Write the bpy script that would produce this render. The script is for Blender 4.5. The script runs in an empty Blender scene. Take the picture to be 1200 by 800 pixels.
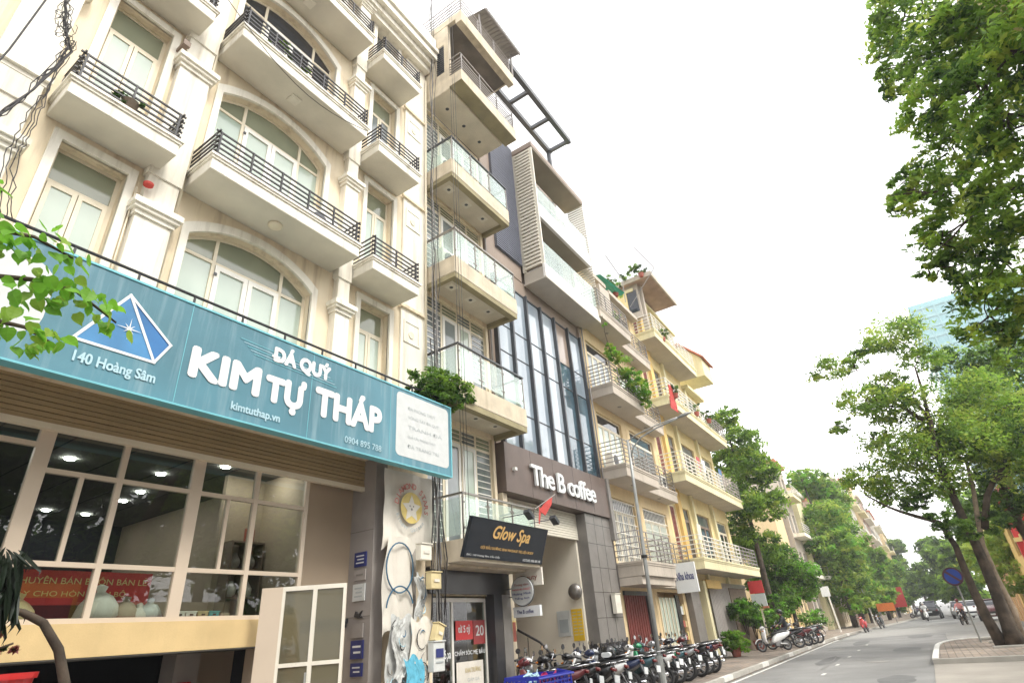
import bpy, math, random
import numpy as np
from mathutils import Vector, Matrix

random.seed(7)
RNG = np.random.default_rng(11)
scene = bpy.context.scene
col = scene.collection
R = math.radians

# ------------------------------------------------------------------ camera
# world: X runs along the street, Y towards the row of houses, Z up
cam_data = bpy.data.cameras.new('camera')
cam = bpy.data.objects.new('camera', cam_data)
col.objects.link(cam)
cam_data.sensor_width = 36.0
cam_data.lens = 657.48 / 1200 * 36.0
cam_data.clip_start = 0.05
cam_data.clip_end = 3000
AX = ((0.55828663, 0.35007317, 0.75217339),
      (-0.82651526, 0.31339589, 0.46760618),
      (-0.07203167, -0.88274107, 0.46430556))
m = Matrix.Identity(4)
for i in range(3):
    m[i][0] = AX[i][0]
    m[i][1] = -AX[i][1]
    m[i][2] = -AX[i][2]
m[2][3] = 1.6
cam.matrix_world = m
scene.camera = cam

# ------------------------------------------------------------------ sky, sun, exposure
SUN_EL, SUN_AZ = 50.0, 262.0      # azimuth counted from +X towards +Y
world = bpy.data.worlds.new('World')
scene.world = world
world.use_nodes = True
wn = world.node_tree
for n in list(wn.nodes):
    wn.nodes.remove(n)
w_out = wn.nodes.new('ShaderNodeOutputWorld')
w_bg = wn.nodes.new('ShaderNodeBackground')
w_sky = wn.nodes.new('ShaderNodeTexSky')
w_sky.sky_type = 'NISHITA'
w_sky.sun_disc = False
w_sky.sun_elevation = R(SUN_EL)
w_sky.sun_rotation = R(90 - SUN_AZ)
w_sky.air_density = 1.0
w_sky.dust_density = 4.0
w_hs = wn.nodes.new('ShaderNodeHueSaturation')
w_hs.inputs['Saturation'].default_value = 0.25
w_hs.inputs['Value'].default_value = 1.0
# high thin overcast: an even white veil in front of the blue
w_tc = wn.nodes.new('ShaderNodeTexCoord')
w_ns = wn.nodes.new('ShaderNodeTexNoise')
w_ns.inputs['Scale'].default_value = 1.6
w_ns.inputs['Detail'].default_value = 5
w_rp = wn.nodes.new('ShaderNodeValToRGB')
w_rp.color_ramp.elements[0].position = 0.22
w_rp.color_ramp.elements[0].color = (4.55, 4.6, 4.65, 1)
w_rp.color_ramp.elements[1].position = 0.66
w_rp.color_ramp.elements[1].color = (22.0, 21.7, 21.5, 1)
w_e = w_rp.color_ramp.elements.new(0.40); w_e.color = (9.5, 9.5, 9.6, 1)
w_mx = wn.nodes.new('ShaderNodeMix')
w_mx.data_type = 'RGBA'
w_mx.inputs['Factor'].default_value = 0.85
wn.links.new(w_sky.outputs['Color'], w_hs.inputs['Color'])
wn.links.new(w_tc.outputs['Generated'], w_ns.inputs['Vector'])
wn.links.new(w_ns.outputs['Fac'], w_rp.inputs['Fac'])
wn.links.new(w_hs.outputs['Color'], w_mx.inputs[6])
wn.links.new(w_rp.outputs['Color'], w_mx.inputs[7])
wn.links.new(w_mx.outputs[2], w_bg.inputs['Color'])
w_bg.inputs['Strength'].default_value = 0.10
wn.links.new(w_bg.outputs['Background'], w_out.inputs['Surface'])

sun_data = bpy.data.lights.new('sun', 'SUN')
sun_data.energy = 1.5
sun_data.angle = R(14)
sun_data.color = (1.0, 0.96, 0.88)
sun = bpy.data.objects.new('sun', sun_data)
col.objects.link(sun)
sd = Vector((math.cos(R(SUN_EL)) * math.cos(R(SUN_AZ)), math.cos(R(SUN_EL)) * math.sin(R(SUN_AZ)), math.sin(R(SUN_EL))))
sun.rotation_euler = (-sd).to_track_quat('-Z', 'Y').to_euler()

scene.view_settings.view_transform = 'Standard'
scene.view_settings.look = 'None'
scene.view_settings.exposure = 1.12
scene.view_settings.gamma = 1.0
scene.cycles.max_bounces = 6
scene.cycles.transparent_max_bounces = 16
scene.cycles.diffuse_bounces = 3
scene.cycles.glossy_bounces = 3
scene.cycles.sample_clamp_indirect = 6.0

# ------------------------------------------------------------------ materials
def new_mat(name):
    mt = bpy.data.materials.new(name)
    mt.use_nodes = True
    nt = mt.node_tree
    b = nt.nodes.get('Principled BSDF')
    return mt, nt, b

def pm(name, colr, rough=0.8, var=0.12, scale=2.0, bump=0.15, metal=0.0, streak=0.0, grime=None, spec=0.5, fine=40.0):
    """painted or mineral surface: colour noise, fine bump, rain streaks and dirt patches"""
    mt, nt, b = new_mat(name)
    N, L = nt.nodes, nt.links
    tc = N.new('ShaderNodeTexCoord')
    geo = N.new('ShaderNodeNewGeometry')
    n1 = N.new('ShaderNodeTexNoise'); n1.inputs['Scale'].default_value = scale; n1.inputs['Detail'].default_value = 6
    L.new(geo.outputs['Position'], n1.inputs['Vector'])
    rp = N.new('ShaderNodeValToRGB')
    c = colr
    lo = tuple(max(0, x * (1 - var)) for x in c); hi = tuple(min(1, x * (1 + var * 0.7)) for x in c)
    rp.color_ramp.elements[0].position = 0.3; rp.color_ramp.elements[0].color = (*lo, 1)
    rp.color_ramp.elements[1].position = 0.7; rp.color_ramp.elements[1].color = (*hi, 1)
    L.new(n1.outputs['Fac'], rp.inputs['Fac'])
    cur = rp.outputs['Color']
    if streak > 0:
        mp = N.new('ShaderNodeMapping'); mp.inputs['Scale'].default_value = (5.0, 5.0, 0.35)
        L.new(geo.outputs['Position'], mp.inputs['Vector'])
        n2 = N.new('ShaderNodeTexNoise'); n2.inputs['Scale'].default_value = 1.0; n2.inputs['Detail'].default_value = 8; n2.inputs['Roughness'].default_value = 0.65
        L.new(mp.outputs['Vector'], n2.inputs['Vector'])
        r2 = N.new('ShaderNodeValToRGB'); r2.color_ramp.elements[0].position = 0.5; r2.color_ramp.elements[1].position = 0.78
        L.new(n2.outputs['Fac'], r2.inputs['Fac'])
        ml = N.new('ShaderNodeMath'); ml.operation = 'MULTIPLY'; ml.inputs[1].default_value = streak
        L.new(r2.outputs['Color'], ml.inputs[0])
        mx = N.new('ShaderNodeMix'); mx.data_type = 'RGBA'
        L.new(ml.outputs[0], mx.inputs['Factor']); L.new(cur, mx.inputs[6])
        g = grime or (0.16, 0.13, 0.09)
        mx.inputs[7].default_value = (*g, 1)
        cur = mx.outputs[2]
    L.new(cur, b.inputs['Base Color'])
    b.inputs['Roughness'].default_value = rough
    b.inputs['Metallic'].default_value = metal
    b.inputs['Specular IOR Level'].default_value = spec
    if bump > 0:
        n3 = N.new('ShaderNodeTexNoise'); n3.inputs['Scale'].default_value = fine; n3.inputs['Detail'].default_value = 4
        L.new(geo.outputs['Position'], n3.inputs['Vector'])
        bp = N.new('ShaderNodeBump'); bp.inputs['Strength'].default_value = bump; bp.inputs['Distance'].default_value = 0.01
        L.new(n3.outputs['Fac'], bp.inputs['Height']); L.new(bp.outputs['Normal'], b.inputs['Normal'])
    return mt

def paint(name, colr, rough=0.25, metal=0.0, coat=0.5):
    mt, nt, b = new_mat(name)
    N, L = nt.nodes, nt.links
    tc = N.new('ShaderNodeTexCoord')
    n1 = N.new('ShaderNodeTexNoise'); n1.inputs['Scale'].default_value = 9; n1.inputs['Detail'].default_value = 5
    L.new(tc.outputs['Object'], n1.inputs['Vector'])
    rr = N.new('ShaderNodeMapRange'); rr.inputs['To Min'].default_value = rough * 0.7; rr.inputs['To Max'].default_value = rough * 1.7
    L.new(n1.outputs['Fac'], rr.inputs['Value']); L.new(rr.outputs['Result'], b.inputs['Roughness'])
    b.inputs['Base Color'].default_value = (*colr, 1)
    b.inputs['Metallic'].default_value = metal
    b.inputs['Coat Weight'].default_value = coat
    b.inputs['Coat Roughness'].default_value = 0.12
    return mt

def glass_pane(name, tint=(0.75, 0.8, 0.8), trans=0.8, rough=0.02, ior=1.55, dcol=None):
    """clear sheet: reflects by Fresnel, otherwise lets light straight through with a slight tint"""
    mt = bpy.data.materials.new(name); mt.use_nodes = True
    nt = mt.node_tree; N, L = nt.nodes, nt.links
    for n in list(N): N.remove(n)
    out = N.new('ShaderNodeOutputMaterial')
    fr = N.new('ShaderNodeFresnel'); fr.inputs['IOR'].default_value = ior
    gl = N.new('ShaderNodeBsdfGlossy'); gl.inputs['Roughness'].default_value = rough
    tr = N.new('ShaderNodeBsdfTransparent'); tr.inputs['Color'].default_value = (*tint, 1)
    df = N.new('ShaderNodeBsdfDiffuse'); df.inputs['Color'].default_value = (*(dcol or tint), 1)
    m1 = N.new('ShaderNodeMixShader'); m1.inputs['Fac'].default_value = 1 - trans
    L.new(tr.outputs[0], m1.inputs[1]); L.new(df.outputs[0], m1.inputs[2])
    m2 = N.new('ShaderNodeMixShader')
    # the far face of the sheet only lets light out again
    gb = N.new('ShaderNodeNewGeometry'); iv = N.new('ShaderNodeMath'); iv.operation = 'SUBTRACT'; iv.inputs[0].default_value = 1.0
    mu = N.new('ShaderNodeMath'); mu.operation = 'MULTIPLY'
    L.new(gb.outputs['Backfacing'], iv.inputs[1]); L.new(iv.outputs[0], mu.inputs[0]); L.new(fr.outputs[0], mu.inputs[1])
    L.new(mu.outputs[0], m2.inputs['Fac']); L.new(m1.outputs[0], m2.inputs[1]); L.new(gl.outputs[0], m2.inputs[2])
    L.new(m2.outputs[0], out.inputs['Surface'])
    return mt

def dark_glass(name, c1, c2, rough=0.06, scale=0.8, spec=0.8, stretch=(1, 1, 0.5)):
    """window with a curtain or dim room close behind: one glossy sheet with soft folds"""
    mt, nt, b = new_mat(name)
    N, L = nt.nodes, nt.links
    geo = N.new('ShaderNodeNewGeometry')
    mp = N.new('ShaderNodeMapping'); mp.inputs['Scale'].default_value = stretch
    L.new(geo.outputs['Position'], mp.inputs['Vector'])
    n1 = N.new('ShaderNodeTexNoise'); n1.inputs['Scale'].default_value = scale; n1.inputs['Detail'].default_value = 3
    L.new(mp.outputs['Vector'], n1.inputs['Vector'])
    rp = N.new('ShaderNodeValToRGB'); rp.color_ramp.elements[0].position = 0.35; rp.color_ramp.elements[1].position = 0.65
    rp.color_ramp.elements[0].color = (*c1, 1); rp.color_ramp.elements[1].color = (*c2, 1)
    L.new(n1.outputs['Fac'], rp.inputs['Fac']); L.new(rp.outputs['Color'], b.inputs['Base Color'])
    b.inputs['Roughness'].default_value = rough
    b.inputs['Specular IOR Level'].default_value = spec
    return mt

def emit(name, c, s):
    mt, nt, b = new_mat(name)
    b.inputs['Base Color'].default_value = (*c, 1)
    b.inputs['Emission Color'].default_value = (*c, 1)
    b.inputs['Emission Strength'].default_value = s
    return mt

def leaf_mat(name, c, tl=0.5):
    mt = bpy.data.materials.new(name); mt.use_nodes = True
    nt = mt.node_tree; N, L = nt.nodes, nt.links
    for n in list(N): N.remove(n)
    out = N.new('ShaderNodeOutputMaterial')
    geo = N.new('ShaderNodeNewGeometry')
    n1 = N.new('ShaderNodeTexNoise'); n1.inputs['Scale'].default_value = 1.3; n1.inputs['Detail'].default_value = 3
    L.new(geo.outputs['Position'], n1.inputs['Vector'])
    rp = N.new('ShaderNodeValToRGB')
    rp.color_ramp.elements[0].position = 0.3; rp.color_ramp.elements[0].color = (c[0] * 0.6, c[1] * 0.65, c[2] * 0.7, 1)
    rp.color_ramp.elements[1].position = 0.72; rp.color_ramp.elements[1].color = (c[0] * 1.45, c[1] * 1.3, c[2] * 1.0, 1)
    L.new(n1.outputs['Fac'], rp.inputs['Fac'])
    p = N.new('ShaderNodeBsdfPrincipled'); p.inputs['Roughness'].default_value = 0.45; p.inputs['Specular IOR Level'].default_value = 0.35
    t = N.new('ShaderNodeBsdfTranslucent')
    L.new(rp.outputs['Color'], p.inputs['Base Color']); L.new(rp.outputs['Color'], t.inputs['Color'])
    mx = N.new('ShaderNodeMixShader'); mx.inputs['Fac'].default_value = tl
    L.new(p.outputs[0], mx.inputs[1]); L.new(t.outputs[0], mx.inputs[2]); L.new(mx.outputs[0], out.inputs['Surface'])
    return mt

M = {}
M['cream'] = pm('cream_render', (0.80, 0.69, 0.51), 0.85, 0.10, 1.2, 0.3, streak=0.75, grime=(0.36, 0.26, 0.16))
M['cream_white'] = pm('white_cream_trim', (0.84, 0.80, 0.70), 0.8, 0.06, 1.5, 0.2, streak=0.7, grime=(0.36, 0.30, 0.22))
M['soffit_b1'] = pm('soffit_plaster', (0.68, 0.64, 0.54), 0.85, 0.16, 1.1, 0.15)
M['concrete_buff'] = pm('buff_concrete', (0.61, 0.53, 0.40), 0.85, 0.18, 2.5, 0.3, streak=0.5, grime=(0.24, 0.18, 0.10))
M['soffit_buff'] = pm('buff_soffit', (0.62, 0.56, 0.45), 0.85, 0.12, 2.0, 0.15)
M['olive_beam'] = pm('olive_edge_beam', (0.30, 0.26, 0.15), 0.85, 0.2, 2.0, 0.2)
M['grey_room'] = pm('unpainted_render', (0.20, 0.175, 0.15), 0.9, 0.35, 1.6, 0.3)
M['brown_clad'] = pm('brown_cladding', (0.235, 0.175, 0.135), 0.6, 0.1, 1.5, 0.1, streak=0.15, grime=(0.14, 0.11, 0.09))
M['taupe_clad'] = pm('taupe_panel', (0.30, 0.235, 0.19), 0.6, 0.08, 1.2, 0.08, streak=0.12, grime=(0.16, 0.13, 0.11))
M['sign_brown'] = pm('brown_sign_board', (0.135, 0.10, 0.085), 0.5, 0.12, 2, 0.1, streak=0.15, grime=(0.08, 0.06, 0.05))
M['grey_tile'] = pm('grey_tile', (0.20, 0.185, 0.17), 0.5, 0.15, 3, 0.1)
M['black_tile'] = pm('black_stone', (0.035, 0.035, 0.04), 0.25, 0.2, 3, 0.03)
M['blue_grey'] = pm('blue_grey_siding', (0.13, 0.14, 0.18), 0.55, 0.12, 2, 0.05)
M['louvre'] = pm('cream_louvre', (0.76, 0.72, 0.62), 0.5, 0.06, 2, 0.05, streak=0.15)
M['box_white'] = pm('white_box_band', (0.80, 0.79, 0.76), 0.5, 0.05, 2, 0.05, streak=0.2, grime=(0.45, 0.42, 0.38))
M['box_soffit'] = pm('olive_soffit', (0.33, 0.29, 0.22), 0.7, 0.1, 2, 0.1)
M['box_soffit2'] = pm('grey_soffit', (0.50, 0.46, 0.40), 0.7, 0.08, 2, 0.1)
M['steel_dark'] = paint('dark_grey_metal', (0.055, 0.06, 0.068), 0.4, 0.2, 0.2)
M['black_iron'] = paint('black_iron', (0.02, 0.019, 0.022), 0.45, 0.0, 0.2)
M['rail_steel'] = paint('brushed_steel', (0.30, 0.28, 0.26), 0.35, 0.8, 0.0)
M['rail_grey'] = paint('grey_rail_paint', (0.30, 0.28, 0.27), 0.5, 0.0, 0.0)
M['rail_white'] = pm('white_rail_paint', (0.78, 0.76, 0.70), 0.5, 0.08, 4, 0.05)
M['glass_rail'] = glass_pane('balcony_glass', (0.95, 0.99, 0.97), 0.80, 0.03, 1.6, (0.85, 1.0, 0.95))
M['glass_shop'] = glass_pane('shop_glass', (0.80, 0.84, 0.82), 1.0, 0.005, 2.1)
M['pane_mint'] = dark_glass('curtained_pane', (0.36, 0.44, 0.38), (0.50, 0.57, 0.49), 0.08, 0.9)
M['pane_olive'] = dark_glass('shaded_top_pane', (0.20, 0.22, 0.15), (0.30, 0.32, 0.22), 0.08, 0.9)
M['pane_dark'] = dark_glass('dark_pane', (0.012, 0.016, 0.024), (0.035, 0.04, 0.055), 0.04, 1.2)
M['pane_grey'] = dark_glass('grey_pane', (0.12, 0.14, 0.15), (0.24, 0.27, 0.27), 0.06, 1.5)
M['curtain_wall'] = dark_glass('curtain_wall_glass', (0.20, 0.25, 0.30), (0.46, 0.52, 0.57), 0.03, 0.6, 1.0, (1, 1, 0.35))
M['curtain_dark'] = dark_glass('curtain_wall_dark', (0.03, 0.06, 0.08), (0.10, 0.16, 0.20), 0.04, 1.6, 1.0)
M['blind'] = dark_glass('brown_blind', (0.26, 0.20, 0.16), (0.34, 0.27, 0.22), 0.15, 1.0)
M['frame_cream'] = pm('cream_window_frame', (0.78, 0.70, 0.54), 0.45, 0.05, 2, 0.03)
M['frame_white'] = pm('white_window_frame', (0.82, 0.80, 0.74), 0.45, 0.05, 2, 0.03)
M['frame_taupe'] = pm('taupe_shop_frame', (0.60, 0.50, 0.39), 0.45, 0.05, 2, 0.03)
M['sill_wall'] = pm('ochre_sill_wall', (0.62, 0.46, 0.23), 0.8, 0.08, 3, 0.15, streak=0.1)
M['shutter'] = pm('roller_shutter', (0.44, 0.32, 0.175), 0.5, 0.08, 1, 0.05, streak=0.15)
M['glass_smoked'] = glass_pane('smoked_glass', (0.42, 0.40, 0.30), 0.6, 0.03, 1.55, (0.26, 0.24, 0.16))
M['shutter_pale'] = pm('pale_roller_shutter', (0.66, 0.62, 0.52), 0.5, 0.06, 1, 0.05)
M['teal'] = pm('teal_vinyl', (0.085, 0.235, 0.30), 0.5, 0.3, 0.5, 0.35, streak=0.75, grime=(0.27, 0.40, 0.45), fine=3.0)
M['teal_edge'] = pm('pale_teal_edge', (0.16, 0.48, 0.55), 0.5, 0.1, 2, 0.05)
M['vinyl_white'] = pm('white_vinyl', (0.74, 0.76, 0.76), 0.55, 0.04, 2, 0.02)
M['vinyl_panel'] = pm('faded_white_vinyl', (0.58, 0.60, 0.59), 0.55, 0.06, 6, 0.02, streak=0.2, grime=(0.5, 0.56, 0.58))
M['faint_print'] = pm('faded_print', (0.40, 0.44, 0.45), 0.6, 0.05, 2, 0)
M['pale_blue_print'] = pm('pale_blue_print', (0.42, 0.62, 0.70), 0.6, 0.08, 3, 0)
M['pyramid_blue'] = pm('blue_print', (0.03, 0.16, 0.40), 0.55, 0.3, 1.5, 0.02)
M['pyramid_light'] = pm('light_blue_print', (0.06, 0.24, 0.48), 0.55, 0.3, 1.5, 0.02)
M['black_sign'] = pm('black_blue_sign', (0.010, 0.016, 0.026), 0.35, 0.2, 1, 0.02)
M['gold'] = pm('gold_lettering', (0.78, 0.50, 0.18), 0.4, 0.15, 8, 0.02)
M['white_paint'] = pm('white_paint', (0.80, 0.79, 0.76), 0.5, 0.06, 3, 0.05, streak=0.15)
M['grey_panel'] = pm('grey_wall_panel', (0.34, 0.31, 0.29), 0.7, 0.08, 3, 0.05)
M['navy'] = pm('navy_plaque', (0.02, 0.03, 0.16), 0.4, 0.1, 3, 0.0)
M['pole_concrete'] = pm('pole_concrete', (0.36, 0.33, 0.29), 0.9, 0.15, 4, 0.3)
M['galv'] = pm('galvanised_steel', (0.33, 0.34, 0.33), 0.45, 0.12, 6, 0.05, metal=0.4)
M['cable'] = pm('cable_rubber', (0.025, 0.022, 0.022), 0.6, 0.2, 5, 0.0)
M['cable_grey'] = pm('grey_cable', (0.22, 0.21, 0.20), 0.6, 0.2, 5, 0.0)
M['banner'] = pm('dirty_banner_cloth', (0.74, 0.70, 0.62), 0.8, 0.08, 3, 0.1, streak=0.3, grime=(0.40, 0.34, 0.27))
M['rag'] = pm('crumpled_sheet', (0.56, 0.57, 0.55), 0.95, 0.3, 7, 0.2, streak=0.6, grime=(0.14, 0.16, 0.17), spec=0.1)
M['rag_blue'] = pm('light_blue_sheet', (0.12, 0.44, 0.60), 0.95, 0.2, 6, 0.1)
M['red_print'] = pm('red_print', (0.55, 0.04, 0.04), 0.5, 0.1, 3, 0.02)
M['red_dull'] = pm('dull_red_paint', (0.30, 0.045, 0.045), 0.5, 0.15, 3, 0.05)
M['yellow_print'] = pm('yellow_print', (0.80, 0.52, 0.02), 0.6, 0.08, 3, 0.02)
M['yellow_pale'] = pm('faded_yellow_print', (0.72, 0.60, 0.24), 0.6, 0.1, 3, 0.02)
M['box_yellow'] = pm('yellowed_plastic', (0.66, 0.55, 0.30), 0.5, 0.15, 5, 0.02)
M['box_grey'] = pm('pale_plastic', (0.62, 0.64, 0.62), 0.4, 0.06, 5, 0.02)
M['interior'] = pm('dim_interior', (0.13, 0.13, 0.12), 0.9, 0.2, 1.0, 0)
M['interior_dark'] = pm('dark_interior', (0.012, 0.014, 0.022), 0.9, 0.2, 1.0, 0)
M['interior_cream'] = pm('cream_interior', (0.80, 0.74, 0.62), 0.8, 0.06, 1.0, 0.05)
M['interior_beige'] = pm('beige_interior', (0.42, 0.33, 0.24), 0.7, 0.08, 1.0, 0.05)
M['yellow_wall'] = pm('yellow_render', (0.80, 0.66, 0.35), 0.85, 0.08, 1.2, 0.15, streak=0.3, grime=(0.42, 0.32, 0.16))
M['yellow_deep'] = pm('deep_yellow_render', (0.76, 0.53, 0.20), 0.85, 0.08, 1.2, 0.15, streak=0.2, grime=(0.42, 0.28, 0.1))
M['pale_yellow'] = pm('pale_yellow_render', (0.78, 0.71, 0.45), 0.85, 0.08, 1.2, 0.15, streak=0.35, grime=(0.40, 0.34, 0.2))
M['cream_b4'] = pm('warm_cream_render', (0.72, 0.56, 0.33), 0.85, 0.08, 1.2, 0.15, streak=0.3, grime=(0.36, 0.28, 0.18))
M['grey_b4'] = pm('grey_balcony_face', (0.50, 0.44, 0.37), 0.85, 0.12, 1.6, 0.2, streak=0.4, grime=(0.24, 0.2, 0.16))
M['soffit_grey'] = pm('grey_plaster_soffit', (0.50, 0.45, 0.39), 0.85, 0.1, 1.2, 0.1)
M['shutter_red'] = pm('red_timber_shutter', (0.20, 0.05, 0.04), 0.6, 0.15, 3, 0.1)
M['shutter_brown'] = pm('brown_shutter', (0.22, 0.16, 0.12), 0.6, 0.15, 3, 0.1)
M['awning_green'] = pm('green_tarpaulin', (0.02, 0.36, 0.24), 0.6, 0.15, 3, 0.05)
M['roof_red'] = pm('red_roof_sheet', (0.50, 0.17, 0.10), 0.7, 0.15, 3, 0.1)
M['roof_under'] = pm('weathered_roof_underside', (0.42, 0.30, 0.24), 0.85, 0.25, 1.6, 0.2)
M['asphalt'] = pm('asphalt', (0.225, 0.222, 0.215), 0.85, 0.28, 0.45, 0.6, fine=120)
M['asphalt_light'] = pm('pale_asphalt', (0.27, 0.265, 0.25), 0.9, 0.12, 0.8, 0.4, fine=120)  # paler asphalt tone than the main road
M['concrete'] = pm('concrete_apron', (0.34, 0.31, 0.27), 0.9, 0.15, 1.0, 0.4, fine=80)
M['kerb'] = pm('kerb_concrete', (0.42, 0.40, 0.36), 0.9, 0.12, 3, 0.3)
M['kerb_white'] = pm('kerb_white_paint', (0.70, 0.69, 0.65), 0.8, 0.12, 4, 0.2, streak=0.2)
M['road_paint'] = pm('road_paint', (0.68, 0.67, 0.63), 0.8, 0.2, 7, 0.1)
M['soil'] = pm('earth', (0.10, 0.075, 0.05), 0.95, 0.3, 3, 0.5)
M['bark'] = pm('bark', (0.075, 0.056, 0.04), 0.95, 0.65, 4, 1.0, streak=0.6, grime=(0.02, 0.018, 0.015), fine=18)
M['bark_pale'] = pm('pale_bark', (0.27, 0.21, 0.15), 0.95, 0.4, 5, 1.0, fine=22)
M['leaf_dark'] = leaf_mat('leaf_dark', (0.055, 0.125, 0.03))
M['leaf_mid'] = leaf_mat('leaf_mid', (0.14, 0.27, 0.045))
M['leaf_light'] = leaf_mat('leaf_light', (0.26, 0.44, 0.07))
M['leaf_yellow'] = leaf_mat('leaf_yellow', (0.36, 0.48, 0.09))
M['leaf_fresh'] = leaf_mat('leaf_fresh', (0.18, 0.44, 0.05), 0.5)
M['tyre'] = pm('tyre_rubber', (0.025, 0.025, 0.026), 0.8, 0.1, 5, 0.1)
M['chrome'] = paint('chrome', (0.65, 0.65, 0.66), 0.15, 1.0, 0.0)
M['engine'] = pm('cast_alloy', (0.22, 0.22, 0.22), 0.45, 0.2, 9, 0.1, metal=0.5)
M['seat'] = pm('black_vinyl_seat', (0.022, 0.022, 0.024), 0.5, 0.1, 9, 0.1)
M['plastic_black'] = paint('black_plastic', (0.025, 0.025, 0.028), 0.35, 0.0, 0.2)
M['tail_red'] = paint('tail_lens', (0.14, 0.006, 0.006), 0.15)
M['amber'] = paint('amber_lens', (0.7, 0.22, 0.02), 0.15)
M['lens'] = paint('lamp_lens', (0.75, 0.77, 0.78), 0.1)
P_BLACK = paint('black_bodywork', (0.012, 0.012, 0.014))
P_WHITE = paint('white_bodywork', (0.75, 0.75, 0.74))
P_RED = paint('red_bodywork', (0.42, 0.015, 0.02))
P_NAVY = paint('navy_bodywork', (0.02, 0.035, 0.10))
P_SILVER = paint('silver_bodywork', (0.42, 0.43, 0.44), 0.25, 0.5)
P_GREEN = paint('green_bodywork', (0.02, 0.28, 0.12))
P_TEAL = paint('dark_teal_bodywork', (0.03, 0.09, 0.11))
P_MAROON = paint('maroon_bodywork', (0.14, 0.02, 0.025))
M['blue_plastic'] = paint('blue_plastic', (0.015, 0.025, 0.33), 0.35, 0, 0.1)
M['pot_red'] = paint('red_pot_glaze', (0.55, 0.02, 0.02), 0.3)
M['terracotta'] = pm('terracotta', (0.36, 0.10, 0.07), 0.8, 0.2, 5, 0.1)
M['lamp_on'] = emit('lit_downlight', (1.0, 0.97, 0.9), 75.0)
M['haze_tower'] = pm('tower_panel', (0.24, 0.46, 0.48), 0.4, 0.05, 0.05, 0.0)
M['tower_glass'] = dark_glass('tower_glass', (0.13, 0.36, 0.40), (0.20, 0.44, 0.47), 0.15, 0.05)

# ------------------------------------------------------------------ object helpers
ORG = {}

def tag(o, label=None, cat=None, group=None, kind=None):
    if label: o['label'] = label
    if cat: o['category'] = cat
    if group: o['group'] = group
    if kind: o['kind'] = kind
    return o

def thing(name, loc, label, cat, group=None):
    o = bpy.data.objects.new(name, None)
    o.empty_display_size = 0.3
    col.objects.link(o)
    o.location = loc
    ORG[o] = Vector(loc)
    return tag(o, label, cat, group)

def place(name, me, parent, c):
    o = bpy.data.objects.new(name, me)
    col.objects.link(o)
    c = Vector(c)
    if parent is not None:
        o.parent = parent
        o.location = c - ORG[parent]
    else:
        o.location = c
    ORG[o] = c
    return o

_cache = {}
def pbox(name, mat, parent, x0, x1, y0, y1, z0, z1):
    """one box-shaped piece; equal boxes share their mesh"""
    dx, dy, dz = round(abs(x1 - x0), 3), round(abs(y1 - y0), 3), round(abs(z1 - z0), 3)
    k = (dx, dy, dz, mat.name)
    me = _cache.get(k)
    if me is None:
        mb = MB(); mb.box(-dx / 2, dx / 2, -dy / 2, dy / 2, -dz / 2, dz / 2)
        me = mb.mesh(name, mat)
        _cache[k] = me
    return place(name, me, parent, ((x0 + x1) / 2, (y0 + y1) / 2, (z0 + z1) / 2))

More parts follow.
